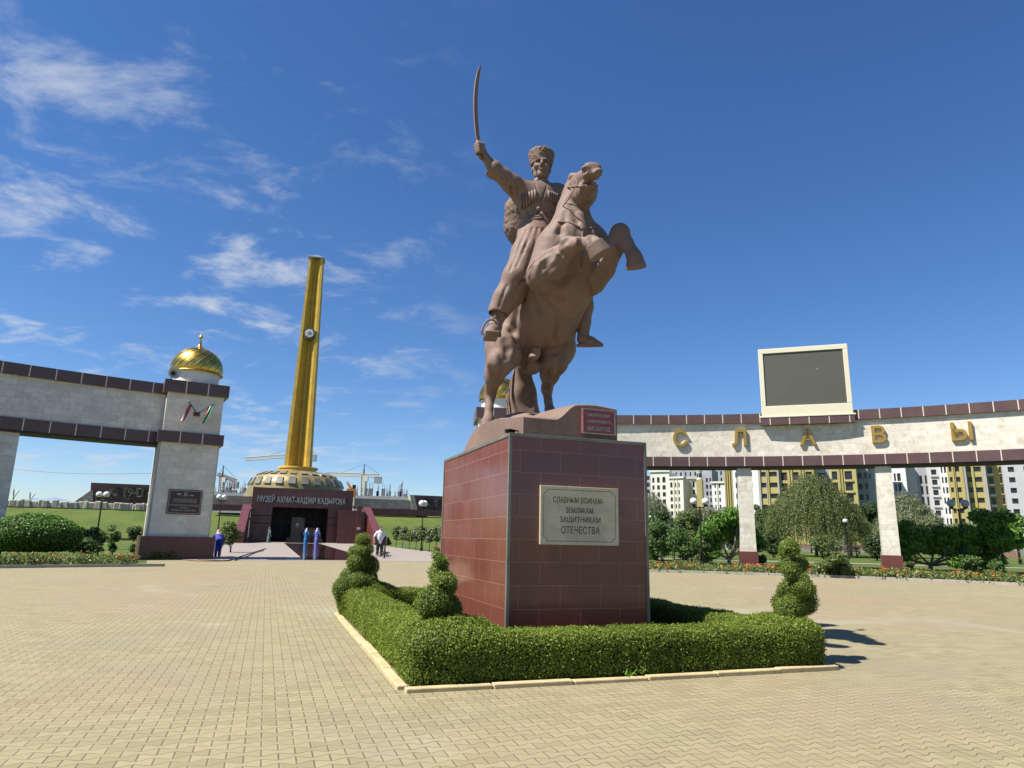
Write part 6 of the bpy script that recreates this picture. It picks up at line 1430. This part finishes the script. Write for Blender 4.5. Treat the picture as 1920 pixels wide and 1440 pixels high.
def facade(mb, w, z0, z1, cols, rows, d=.35):
    # a front in the x-z plane at y=0 with real window reveals
    xs_ = sorted({0, w} | {v for c in cols for v in c}); zs_ = sorted({z0, z1} | {v for r_ in rows for v in r_})
    inside = lambda v, L: any(a - 1e-6 < v < b + 1e-6 for a, b in L)
    for i in range(len(xs_) - 1):
        for j in range(len(zs_) - 1):
            xa, xb, za, zb = xs_[i], xs_[i + 1], zs_[j], zs_[j + 1]
            if inside((xa + xb) / 2, cols) and inside((za + zb) / 2, rows):
                mb.quad((xa, 0, za), (xa, d, za), (xa, d, zb), (xa, 0, zb)); mb.quad((xb, d, za), (xb, 0, za), (xb, 0, zb), (xb, d, zb)); mb.quad((xa, d, zb), (xb, d, zb), (xb, 0, zb), (xa, 0, zb)); mb.quad((xa, 0, za), (xb, 0, za), (xb, d, za), (xa, d, za))
            else: mb.quad((xa, 0, za), (xb, 0, za), (xb, 0, zb), (xa, 0, zb))
    return mb
def building(label, x0, x1, ytop, D, mat, cols, f0, dz, wh, nfl, yaw=None, depth=14, winmat=None, extra=None, group='apartment buildings beyond the park', roof=True, sides=None, name='apartment_building', yref=940):
    # x0, x1, cols: picture columns at height yref; f0: picture row of the sill of the top windows; dz: storey in metres
    p0 = atY(x0, yref, D); p0[2] = gz(D); yw = math.atan2(-p0[0], D) * 1.0 if yaw is None else yaw
    fr = Frame(p0, yw); X = lambda px, py=yref: fr.L(px, py, 0)[0]; w = X(x1); ztop = fr.L((x0 + x1) / 2, ytop, 0)[2]; zs0 = fr.L((x0 + x1) / 2, f0, 0)[2]
    t = thing(name, label, 'building', p0, yw, group); C_ = [(X(a), X(b)) for a, b in cols]; R_ = [(zs0 - k * dz, zs0 - k * dz + wh) for k in range(nfl) if zs0 - k * dz > .3]; R_ = [r_ for r_ in R_ if r_[1] < ztop - .05]
    mb = MB(); facade(mb, w, -1, ztop, C_, R_); mb.quad((0, 0, -1), (0, 0, ztop), (0, depth, ztop), (0, depth, -1)); mb.quad((w, 0, -1), (w, depth, -1), (w, depth, ztop), (w, 0, ztop)); mb.quad((0, depth, -1), (0, depth, ztop), (w, depth, ztop), (w, depth, -1)); mb.quad((0, 0, ztop), (w, 0, ztop), (w, depth, ztop), (0, depth, ztop))
    wl = mb.build('wall', mat, t); me = {}
    for (za, zb) in R_:
        for (xa, xb) in C_:
            k = round(xb - xa, 2)
            if k not in me:
                m_ = MB(); m_.b2((0, .30, 0), (xb - xa, .36, zb - za)); me[k] = m_.mesh('window', winmat or M_WIN)
            o = bpy.data.objects.new('window', me[k]); C.objects.link(o); o.parent = t; o.location = (xa, 0, za)
    if extra: extra(t, fr, X, w, ztop, C_, R_)
    return t
def pil(mat, spans, proud=.25, z1f=1.0):
    def f(t, fr, X, w, zt, C_, R_):
        for a, b in spans: MB().b2((X(a), -proud, -1), (X(b), .05, zt * z1f + .03)).build('pilaster', mat, t)
    return f
def bands(mat, spans, h_=.9, proud=.3, off=-.95):
    def f(t, fr, X, w, zt, C_, R_):
        for a, b in spans:
            mb = MB()
            for za, zb in R_: mb.b2((X(a), -proud, za + off), (X(b), -.003, za + off + h_))
            mb.build('balcony_fronts', mat, t)
    return f
def both(*fs):
    def f(*a):
        for g_ in fs: g_(*a)
    return f
def cornice(mat, h_=.8, proud=.5):
    def f(t, fr, X, w, zt, C_, R_): MB().b2((-proud, -proud, zt), (w + proud, 3, zt + h_)).build('cornice', mat, t)
    return f
def arches(mat, which=0):
    def f(t, fr, X, w, zt, C_, R_):
        za, zb = R_[0]
        for xa, xb in C_:
            r_ = (xb - xa) / 2; mb = MB(); poly = [(xb, zb - .02)] + [((xa + xb) / 2 + r_ * math.cos(a), zb - .02 + r_ * math.sin(a)) for a in np.linspace(0, math.pi, 9)] + [(xa, zb - .02)]; mb.slab(poly, -.02, .05); mb.build('window_arch', M_WIN, t)
    return f
YW = -.50
building('grey high-rise shell with many small openings behind the cream mansion', 1262, 1362, 800, 360, M_CONC, [(1268, 1271), (1277, 1280), (1286, 1289), (1295, 1298), (1304, 1307), (1324, 1328), (1334, 1338), (1344, 1348), (1353, 1356)], 880, 3.3, 2.0, 20, YW)
building('cream mansion block with arched top windows, left end beside the plinth', 1221, 1256, 885, 318, M_CREAM, [(1224, 1228), (1233, 1238), (1243, 1249)], 905, 3.2, 2.0, 9, YW, extra=both(cornice(M_CREAM), arches(M_WIN)))
building('grey block squeezed between the plinth and the cream mansion', 1206, 1221, 890, 345, M_CONC, [(1214, 1219)], 900, 3.4, 2.0, 9, YW, extra=None)
building('cream mansion block with narrow arched windows and yellow pilasters', 1256, 1282, 897, 310, M_CREAM, [(1257.5, 1262), (1266.5, 1269), (1273, 1275.5)], 914, 3.1, 1.9, 9, YW - .15, extra=both(cornice(M_CREAM), arches(M_WIN), pil(M_STRIPE, [(1263.5, 1265), (1270.5, 1271.6)])))
building('cream mansion wing facing right with a yellow central strip', 1282, 1309, 898, 312, M_WHITEB, [(1286, 1290.5), (1299.5, 1304)], 914, 3.1, 2.1, 9, YW + .35, extra=both(cornice(M_CREAM), arches(M_WIN), pil(M_STRIPE, [(1293, 1296.5)])))
def lantern(t, fr, X, w, zt, C_, R_):
    r_ = w * .5; mb = MB(); mb.lathe([(r_ * 1.15, 0), (r_ * 1.15, .4), (r_ * .9, .5), (r_ * .9, 3.6), (r_ * 1.1, 3.7), (r_ * 1.1, 4.0)], 20, (w / 2, 2, zt)); ln = mb.build('lantern', M_CREAM, t, angle=40); mb = MB(); mb.lathe([(r_ * 1.0 * math.cos(a), 4.0 + r_ * 1.05 * math.sin(a)) for a in np.linspace(0, 1.5, 8)], 20, (w / 2, 2, zt)); mb.build('gilded_dome', M_GOLDP, ln, True)
    for k in range(5):
        a = -math.pi / 2 + (k - 2) * .62; MB().box((w / 2 + r_ * .9 * math.cos(a), 2 + r_ * .9 * math.sin(a), zt + 2), (.5, .12, 1.8), a + math.pi / 2).build('window', M_WIN, ln)
building('slim yellow stair turret with a small gilded lantern dome', 1307, 1317.5, 899, 306, M_YELB, [(1311, 1313)], 1000, 3.1, 1.5, 1, YW + .1, depth=5, extra=lantern, name='stair_turret')
building('grey shell wing with stacked balconies right of the turret', 1317, 1337, 880, 330, M_CONC, [(1325, 1329), (1332, 1335)], 904, 3.2, 2.0, 9, YW)
building('low cream wing with two window columns', 1336, 1360, 906, 300, M_WHITEB, [(1341, 1343.5), (1349, 1352)], 915, 3.0, 1.8, 8, YW, extra=both(cornice(M_CREAM), pil(M_STRIPE, [(1345, 1347)])))
building('blank tower clad in mustard vertical strips left of the first pylon', 1360, 1376, 840, 230, M_YEL, [], 900, 3, 2, 0, YW, extra=pil(M_YELB, [(1361, 1363), (1365, 1367), (1369.5, 1371.5), (1374, 1376)], .4))
building('white slab with single square windows split by the first pylon', 1376, 1426, 840, 205, M_WHITEB, [(1381, 1383), (1404.5, 1413)], 895, 3.15, 1.55, 7, YW)
building('mustard block with dark brown balconies left of the weeping birch', 1424, 1464, 840, 194, M_YEL, [(1429.5, 1439), (1446, 1460)], 893.5, 3.05, 1.35, 7, YW, extra=both(pil(M_CONC, [(1425, 1428.5), (1440, 1441.2), (1461.5, 1463.5)], .35), pil(M_YELB, [(1442, 1444.5)], .3)))
building('dark unfinished block with red brick loggias behind the weeping birch', 1463, 1530, 840, 192, M_YELB, [(1468, 1479), (1491, 1501), (1514, 1526)], 900, 3.05, 2.2, 7, YW, winmat=pm('dark_loggia', (.045, .025, .024), .8, 0, .4, .3), extra=both(pil(M_CONC, [(1463.5, 1467)], .5), pil(M_YEL, [(1481, 1484), (1486, 1489), (1503, 1506), (1508, 1511)], .3), bands(M_YEL, [(1512, 1528)])))
building('white concrete frame block showing a tree through its openings', 1530, 1561, 840, 193, M_CONCL, [(1537, 1551)], 902, 3.05, 2.3, 7, YW, extra=pil(M_CONC, [(1553, 1558)], .1))
building('mustard block with deep dark loggias right behind the weeping birch', 1561, 1610, 840, 190, M_YEL, [(1564, 1574), (1588, 1602)], 899, 3.05, 2.3, 7, YW, extra=both(pil(M_YELB, [(1576, 1579), (1581, 1584)], .3), bands(M_YEL, [(1586, 1604)], .55, .35, -.6)))
building('grey block with small windows beside the second pylon', 1608, 1632, 840, 196, M_CONC, [(1612, 1620), (1625, 1630)], 897, 3.05, 1.6, 6, YW)
building('white blank slab directly behind the second pylon', 1630, 1668, 840, 200, M_BLOCKS, [(1634, 1637)], 897, 3.0, 1.4, 1, YW)
building('pale block with tall narrow windows at the second pylon\'s right', 1667, 1704, 840, 214, M_WHITEB, [(1668.5, 1672.5), (1681, 1684.5), (1687, 1693.5)], 902, 3.2, 2.4, 7, YW, extra=bands(M_CONCL, [(1667, 1695)], .35, .25, -.6))
building('blank pale block wall of aerated masonry', 1700, 1728, 830, 216, M_BLOCKS, [], 900, 3, 2, 0, YW)
building('grey block with tall openings in shadow', 1726, 1756, 830, 214, M_CONC, [(1729, 1734), (1739, 1744)], 907, 3.3, 2.6, 7, YW)
building('concrete block with slanting balcony openings', 1744, 1769, 830, 210, M_CONCL, [(1752, 1762)], 890, 3.1, 1.6, 7, YW, extra=bands(M_CONCL, [(1750, 1764)], .5, .4, -.6))
building('white strip of paired narrow windows left of the mustard block', 1768, 1785, 830, 206, M_WHITEB, [(1771, 1774), (1777, 1781)], 886.5, 3.05, 1.8, 9, YW)
building('mustard block with regular dark windows behind the right lamp', 1783, 1818, 830, 204, M_YEL, [(1786, 1791.5), (1798, 1806)], 884, 3.05, 1.45, 9, YW, extra=both(pil(M_YELB, [(1793, 1794.5), (1796, 1797.3), (1810.5, 1813)], .3), pil(M_CONC, [(1814, 1817.5)], .4)))
building('mustard block with wider windows and grey corner strips', 1817, 1856, 826, 203, M_YEL, [(1819.5, 1828.5), (1834, 1847)], 884, 3.05, 1.45, 9, YW, extra=both(pil(M_YELB, [(1830.5, 1832.5)], .3), pil(M_CONC, [(1850, 1855.5)], .4)))
building('mustard strip with stacked white balconies near the right edge', 1855, 1890, 826, 204, M_YEL, [(1859, 1868), (1881, 1888)], 887, 3.05, 1.9, 9, YW, extra=both(bands(M_WHITEB, [(1857, 1869)], .55, .9, -.75), bands(M_YELB, [(1879, 1889)], .3, .5, -.3)))
building('white block with square windows at the picture\'s right edge', 1888, 1985, 826, 200, M_BLOCKS, [(1898, 1910), (1928, 1940), (1958, 1970)], 884, 3.05, 1.5, 9, YW)

# ------------------------------------------------------------------ construction site behind the bank: cranes, rebar, machines
M_CRANE = pm('pale_yellow_crane_paint', (.58, .47, .26), .6); M_ORNG = pm('orange_machine_paint', (.62, .26, .05), .6)
def lattice(mb, p, q, w, n, r_=.07):
    p, q = np.array(p, float), np.array(q, float); d = (q - p) / np.linalg.norm(q - p); u = np.cross(d, [0, 0, 1.]); u = u / np.linalg.norm(u) if np.linalg.norm(u) > .1 else np.array([1., 0, 0]); v = np.cross(d, u); cs = [(-1, -1), (1, -1), (1, 1), (-1, 1)]
    for a, b in cs: mb.tube([p + (u * a + v * b) * w / 2, q + (u * a + v * b) * w / 2], r_, 4)
    for i in range(n):
        s0, s1 = p + (q - p) * i / n, p + (q - p) * (i + 1) / n
        for k in range(4):
            a, b = cs[k], cs[(k + 1) % 4]; mb.tube([s0 + (u * a[0] + v * a[1]) * w / 2, s1 + (u * b[0] + v * b[1]) * w / 2], r_ * .6, 4)
def crane(label, px, ybase, ytop, xl, yl, xr, yr, Y, mastmat=M_CRANE):
    b = atY(px, ybase, Y); fr = Frame(b, 0); t = thing('tower_crane', label, 'crane', b, 0, 'tower cranes on the building site'); tp = fr.L(px, ytop, 0); l_, r_ = fr.L(xl, yl, 0), fr.L(xr, yr, 0)
    s_ = Y / 250; mb = MB(); lattice(mb, (0, 0, -6), tp + (0, 0, .0), 1.5 * s_, 14, .13 * s_); mb.build('mast', mastmat, t)
    mb = MB(); j = tp * 1.0; mid = l_ + (r_ - l_) * ((px - xl) / (xr - xl)); lattice(mb, l_, r_, 1.1 * s_, 26, .10 * s_); mb.build('jib', mastmat, t)
    mb = MB(); mb.tube([tp, tp + (0, 0, 4 * s_)], [.35 * s_, .1 * s_], 5); mb.tube([tp + (0, 0, 4 * s_), l_ * .6 + mid * .4 + (0, 0, .6 * s_)], .05 * s_, 4); mb.tube([tp + (0, 0, 4 * s_), r_ + (0, 0, .6 * s_)], .05 * s_, 4); mb.build('stays', M_DARKMETAL, t)
    mb = MB(); mb.box(tuple(r_ * .93 + mid * .07 - (0, 0, 1.6 * s_)), (2.6 * s_, 1.2 * s_, 2.4 * s_)); mb.build('counterweight', M_CONC, t); mb = MB(); mb.box((tp[0] + 1.2 * s_, -1 * s_, tp[2] - 1.4 * s_), (1.4 * s_, 1.4 * s_, 1.8 * s_)); mb.build('cab', M_WHITE, t); return t
crane('yellow tower crane with its jib pointing left, right of the museum', 682, 926, 891, 612, 888.5, 711, 892, 260)
crane('tower crane with a long slanting jib crossing behind the gilded tower', 572, 900, 852, 459, 861, 588, 850.5, 330)
crane('short rusty crane frame between the gate pillar and the dome', 417, 926, 893, 408, 889, 443, 902, 230, M_RUST)
# unfinished concrete frame with starter bars
def site(label, x0, x1, y0, Y, ncol, seed):
    rnd = random.Random(seed); b = atY((x0 + x1) / 2, y0, Y); fr = Frame(b, 0); t = thing('unfinished_building', label, 'building', b, 0, 'unfinished concrete frames'); xa, xb = fr.L(x0, y0, 0)[0], fr.L(x1, y0, 0)[0]
    mb = MB(); mb.b2((xa, 0, -14), (xb, 8, .6)); mb.build('slab', M_CONC, t);
    for i in range(ncol):
        x = xa + (xb - xa) * (i + .5) / ncol + rnd.uniform(-.6, .6); h_ = rnd.choice((.25, .8, 1.5, 2.2)); w_ = rnd.uniform(.4, 1.2)
        c_ = MB().b2((x - w_ / 2, 1, .6), (x + w_ / 2, 2, .6 + h_)).build('column', pm('dark_shuttering', (.16, .16, .18), .8), t); rb = MB()
        for k in range(rnd.randint(2, 5)): xx = x + rnd.uniform(-w_, w_) * .5; rb.tube([(xx, 1.5, .6), (xx + rnd.uniform(-.2, .2), 1.5, .6 + h_ + rnd.uniform(.8, 2.4))], .045, 4)
        rb.build('starter_bars', M_RUST, c_)
    return t
site('unfinished concrete storey bristling with starter bars, right of the museum', 664, 768, 934, 200, 15, 3); site('unfinished concrete storey with starter bars, left of the museum dome', 400, 474, 928, 190, 11, 4)
ex = thing('excavator', 'orange excavator with raised boom just above the museum roof', 'excavator', atY(659, 918, 180), .2)
mb = MB(); mb.b2((-1.2, -.8, -2), (1.2, .8, .2)); mb.build('body', M_ORNG, ex); mb = MB(); mb.tube([(0, 0, 0), (-.8, 0, 1.2), (-1.3, 0, 2.0)], [.45, .35, .22], 6); mb.build('boom', M_ORNG, ex); MB().b2((.2, -.7, .2), (1.1, .6, 1.2)).build('cab', M_DARKMETAL, ex)
for i, (x, y, h_, lab) in enumerate(((24, 934, 7, 'small crooked white crane far beyond the boulder parapet, left one'), (55, 937, 6, 'small crooked white crane far beyond the boulder parapet, right one'))):
    t = thing('site_crane', lab, 'crane', atY(x, y + 6, 400), 0, 'small far cranes'); MB().tube([(0, 0, -4), (0, 0, h_ * .3), (-.6, 0, h_)], [.5, .4, .25], 5).build('mast', M_DARKMETAL, t); MB().tube([(0, 0, h_ * .3), (2.6, 0, h_ * .95)], [.4, .35], 5).build('jib', M_WHITE, t)
a, b = atY(-40, 872, 60), atY(290, 887, 60)
pts = [a + (b - a) * k / 16 - np.array([0, 0, .35 * math.sin(math.pi * k / 16)]) for k in range(17)]; o = MB().tube(pts, .018, 4).build('overhead_cable', M_DARKMETAL); tag(o, 'thin dark overhead cable crossing behind the left colonnade', 'cable')

# ------------------------------------------------------------------ lamp posts
M_GLOBE = pm('white_lamp_globe', (.80, .80, .80), .25, 0, .03); M_GLOBE_SHADED = pm('shaded_lamp_globe', (.42, .45, .49), .25, 0, .05)  # second one: grey copy of the white globe, shade put into its colour
def lamp(label, px, yg, Y, span, rr, gm=M_GLOBE, yaw=0.0):
    b = at_ground(px, Y); H_ = atY(px, yg, Y)[2] - b[2]; t = thing('lamp_post', label, 'lamp post', b, yaw, 'twin globe lamp posts')
    mb = MB(); mb.lathe([(.11, 0), (.11, .25), (.07, .32), (.055, .9), (.045, H_ - .42), (.07, H_ - .40), (.05, H_ - .34), (.02, H_ - .30)], 14); mb.build('pole', M_DARKMETAL, t, angle=40)
    s_ = span / FOC * Y / 2; r_ = rr / FOC * Y; mb = MB()
    mb.tube([(-s_, 0, H_ - r_ - .07), (-s_ * .6, 0, H_ - r_ - .16), (0, 0, H_ - r_ - .14), (s_ * .6, 0, H_ - r_ - .16), (s_, 0, H_ - r_ - .07)], .03, 8)
    for sx in (-1, 1): mb.lathe([(.05, -.10), (.11, -.03), (.12, .02), (.08, .04)], 12, (sx * s_, 0, H_ - r_))
    mb.build('arms', M_DARKMETAL, t)
    for sx in (-1, 1): m = MB(); m.ball((0, 0, 0), r_, 12); o = m.build('globe', gm, t, True); o.location = (sx * s_, 0, H_)
lamp('twin globe lamp post left of the left gate pillar', 182, 927, 47, 15.5, 5.6, yaw=-.2)
lamp('twin globe lamp post peeping out right of the left gate pillar', 408, 932, 62, 10, 4.8, yaw=.9)
lamp('twin globe lamp post above the standard shrubs, right of the path', 791, 944, 58, 8, 5.8, yaw=1.0)
lamp('twin globe lamp post under the letter С', 1314, 940, 40, 22, 6.6)
lamp('far twin globe lamp post beside the plinth\'s right edge', 1224.5, 970, 66, 8.5, 3.2)
lamp('twin globe lamp post hidden in the weeping birch', 1587, 977, 60, 5, 4.0, yaw=.9)
lamp('twin globe lamp post with shaded globes in front of the mustard block', 1803, 944, 39, 26, 7.2, M_GLOBE_SHADED)

# ------------------------------------------------------------------ people
M_SKIN = pm('skin', (.42, .25, .17), .6, 0, .05)
def person(label, px, py, hgt, yaw, cloth, pose='stand', robe=None, scarf=None, trousers=None, shirt=None, hair=None, extra=None, slim=1.0):
    b = G(px, py) if py < 2000 else at_ground(px, py - 2000); t = thing('person', label, 'person', b, yaw); k = hgt / 1.75
    f = Field((-.75, -.8, -.02), (.75, .8, 1.95), .022); V3 = lambda *a: np.array(a, float)
    bend = 1.0 if pose == 'bend' else 0; hip = V3(0, 0.12 * bend, .95); sh_ = V3(0, -.38 * bend, 1.44 - .22 * bend); nk = sh_ + V3(0, -.06 * bend, .08); hd = sh_ + V3(0, -.15 * bend - .02, .23 - .06 * bend)
    for s_ in (-1, 1):
        fx_ = .10 if pose != 'stand' else .13; fy = 0; f.chain([hip + (s_ * .09, 0, 0), V3(s_ * (fx_ + .0), .03 * bend - .01, .50), V3(s_ * fx_, .03, .09)], [.105, .068, .048], .05); f.chain([V3(s_ * fx_, .04, .045), V3(s_ * (fx_ + .03), -.15, .035)], [.045, .038], .03)
        ax = .30 * slim + .06; el_ = sh_ + V3(s_ * ax, -.02 - .1 * bend, -.29); hn = el_ + V3(s_ * -.02, -.10 - .1 * bend, -.27)
        f.chain([sh_ + V3(s_ * .19 * slim, 0, 0), el_, hn], [.068, .052, .036], .04); f.ell(hn + V3(0, -.02, -.07), (.03, .04, .075), .02)
        for q in range(4): f.cone(hn + V3(-.02 + .013 * q, -.03, -.11), .011, hn + V3(-.02 + .013 * q, -.045, -.165 + .008 * abs(q - 1.5)), .009, .006)
        f.cone(hn + V3(-s_ * .03, -.04, -.06), .013, hn + V3(-s_ * .04, -.06, -.11), .011, .008)
    f.chain([hip, hip * .5 + sh_ * .5, sh_ + (0, 0, -.06)], [.145 * slim, .15 * slim, .16 * slim], .08, flat=(0, 1, 0), fs=.78); f.cone(sh_ + (-.16 * slim, 0, -.02), .075, sh_ + (.16 * slim, 0, -.02), .075, .06); f.cone(sh_, .06, nk + (0, 0, .06), .053, .04)
    f.ell(hd, (.075, .095, .115), .02); f.ell(hd + (0, -.035, -.06), (.055, .06, .06), .03); f.cone(hd + (0, -.09, .01), .011, hd + (0, -.112, -.02), .015, .012)
    for s_ in (-1, 1): f.ell(hd + (s_ * .03, -.095, .018), (.018, .014, .011), .008, sub=True); f.ell(hd + (s_ * .077, .0, 0), (.012, .02, .03), .01)
    Vb, Fb = f.mesh(); arrays('body', Vb * k, Fb, M_SKIN, t)
    def garment(name, fn, mat):
        q = Field((-.8, -.85, -.02), (.8, .85, 1.95), .024); fn(q); V, F = q.mesh(); V = smooth_mesh(V, F, 1); V = V + (noise3(V, 16, 3) * .006)[:, None]; return arrays(name, V * k, F, mat, t)
    def sleeves(q, r0, short=False):
        for s_ in (-1, 1):
            ax = .30 * slim + .06; el_ = sh_ + V3(s_ * ax, -.02 - .1 * bend, -.29); hn = el_ + V3(s_ * -.02, -.10 - .1 * bend, -.27); st0 = sh_ + V3(s_ * .19 * slim, 0, 0)
            if short: q.cone(st0, r0 * 1.15, st0 * .25 + el_ * .75, r0 * 1.15, .05)
            else: q.chain([st0, el_, el_ * .15 + hn * .85], [r0, r0 * .9, r0 * .8], .05)
    if robe:
        def fn(q):
            q.chain([sh_ + (0, 0, -.05), hip * .5 + sh_ * .5, hip], [.175 * slim, .175 * slim, .185 * slim], .08, flat=(0, 1, 0), fs=.8); q.chain([hip, V3(0, .03, .5), V3(0, .03, .08)], [.185 * slim, .205 * slim, .235 * slim], .08, flat=(0, 1, 0), fs=.8); q.cone(sh_ + (-.16, 0, -.02), .085, sh_ + (.16, 0, -.02), .085, .06); sleeves(q, .075)
        garment('robe', fn, robe)
    if shirt:
        def fn(q):
            q.chain([sh_ + (0, 0, -.05), hip * .5 + sh_ * .5, hip + (0, 0, -.06)], [.185 * slim, .185 * slim, .18 * slim], .08, flat=(0, 1, 0), fs=.8); q.cone(sh_ + (-.16 * slim, 0, -.02), .09, sh_ + (.16 * slim, 0, -.02), .09, .06); sleeves(q, .07, pose == 'stand' and slim > 1.05)
        garment('shirt', fn, shirt)
    if trousers:
        def fn(q):
            q.ell(hip + (0, 0, -.03), (.17 * slim, .13, .14), .06); pose == 'bend' and q.cone(hip, .165 * slim, hip * .6 + sh_ * .4, .165 * slim, .06, flat=(0, 1, 0), fs=.85)
            for s_ in (-1, 1): fx_ = .10 if pose != 'stand' else .13; q.chain([hip + (s_ * .09, 0, 0), V3(s_ * fx_, .03 * bend - .01, .50), V3(s_ * fx_, .03, .08)], [.125 * slim, .09 * slim, .08 * slim], .05)
        garment('trousers', fn, trousers)
    if scarf:
        def fn(q): q.ell(hd + (0, .02, .015), (.098, .115, .135), .02); q.ell(hd + (0, -.09, -.02), (.055, .06, .075), .02, sub=True); q.chain([hd + (0, .04, -.08), sh_ + (0, .06, .02), sh_ + (0, .10, -.14)], [.09, .12, .07], .06)
        garment('headscarf', fn, scarf)
    if hair:
        def fn(q): q.ell(hd + (0, .015, .03), (.084, .10, .105), .01); q.ell(hd + (0, -.09, -.05), (.09, .07, .10), .02, sub=True)
        garment('hair', fn, hair)
    mb = MB()
    for s_ in (-1, 1):
        fx_ = .10 if pose != 'stand' else .13; mb.ball(((fx_ + .012) * s_ * k, -.05 * k, .035 * k), .07 * k, 7, (.75, 1.75, .62))
    mb.build('shoes', pm('dark_shoes', (.03, .03, .03), .6), t, True); return t
CB = lambda n, c: pm(n, c, .8, 0, .12, 8)
person('man in a white short-sleeved shirt and dark trousers standing by the iron stand', 711, 1042.5, 1.80, .35, None, shirt=CB('white_shirt_cloth', (.72, .73, .76)), trousers=CB('dark_trouser_cloth', (.025, .028, .04)), hair=CB('black_hair', (.012, .01, .01)), slim=1.10)
person('worker in blue overalls and pink headscarf bending over the flower border', 407, 1044, 1.68, -2.6, None, 'bend', shirt=CB('blue_overall_cloth', (.025, .045, .30)), trousers=CB('blue_overall_cloth', (.025, .045, .30)), scarf=CB('pink_scarf_cloth', (.62, .32, .40)))
person('woman in a long grey-green robe walking left of the museum door', 505, 2078, 1.66, 2.2, None, 'walk', robe=CB('grey_green_cloth', (.10, .17, .15)), scarf=CB('green_scarf_cloth', (.08, .13, .12)))
person('woman in a bright blue dress and white headscarf before the museum door', 574.5, 2077, 1.64, 2.8, None, 'walk', robe=CB('bright_blue_cloth', (.02, .17, .42)), scarf=CB('white_scarf_cloth', (.72, .72, .72)))
person('woman in a violet-blue dress and white scarf, right of the other at the door', 594.5, 2077, 1.68, 2.9, None, 'walk', robe=CB('violet_blue_cloth', (.13, .16, .50)), scarf=CB('pale_scarf_cloth', (.65, .66, .72)))
# iron stand beside the man, hoses
b = G(720.5, 1047); st = thing('iron_stand', 'dark wrought iron stand with curled feet beside the man in white', 'stand', b, 0)
MB().tube([(0, 0, 0), (0, 0, 1.30)], [.05, .04], 8).build('post', M_DARKMETAL, st); mb = MB()
for i in range(6):
    a = i * math.pi / 3; pts = [(math.cos(a) * (.05 + .38 * u), math.sin(a) * (.05 + .38 * u), .38 * (1 - u) ** 2 + .05 + .16 * math.sin(u * 5) ** 2 * u) for u in np.linspace(0, 1, 12)]; mb.tube(pts, .022, 6)
mb.lathe([(.30, .0), (.33, .03), (.30, .06), (.27, .03), (.30, 0)], 20, (0, 0, .30)); mb.build('scrolls', M_DARKMETAL, st, True)
def hose(label, pts, col):
    P = []
    for x, y in pts: q = G(x, y); P.append(q + (0, 0, .045))
    Q = []
    for i in range(len(P) - 1):
        for k in range(6):
            t_ = k / 6; p0, p1, p2, p3 = P[max(i - 1, 0)], P[i], P[i + 1], P[min(i + 2, len(P) - 1)]; Q.append(.5 * ((2 * p1) + (p2 - p0) * t_ + (2 * p0 - 5 * p1 + 4 * p2 - p3) * t_ ** 2 + (3 * p1 - p0 - 3 * p2 + p3) * t_ ** 3))
    Q = [q if q[2] > gz(q[1]) + .02 else np.array([q[0], q[1], gz(q[1]) + .045]) for q in Q]; o = MB().tube(Q, .03, 6).build('garden_hose', pm('hose_' + label[:4], col, .5), None, True); tag(o, label, 'hose', 'garden hoses on the museum path')
hose('dark hose snaking from the bending worker onto the path', [(372, 1051), (400, 1052), (425, 1053), (445, 1047), (465, 1040), (485, 1034), (500, 1029)], (.03, .03, .035)); hose('red-brown hose end lying by the gate pillar\'s pedestal', [(352, 1052), (372, 1053), (400, 1053.5), (418, 1053)], (.30, .08, .05)); hose('second dark hose, thinner, lying further up the path', [(440, 1052), (462, 1045), (480, 1037), (496, 1033)], (.04, .04, .04))
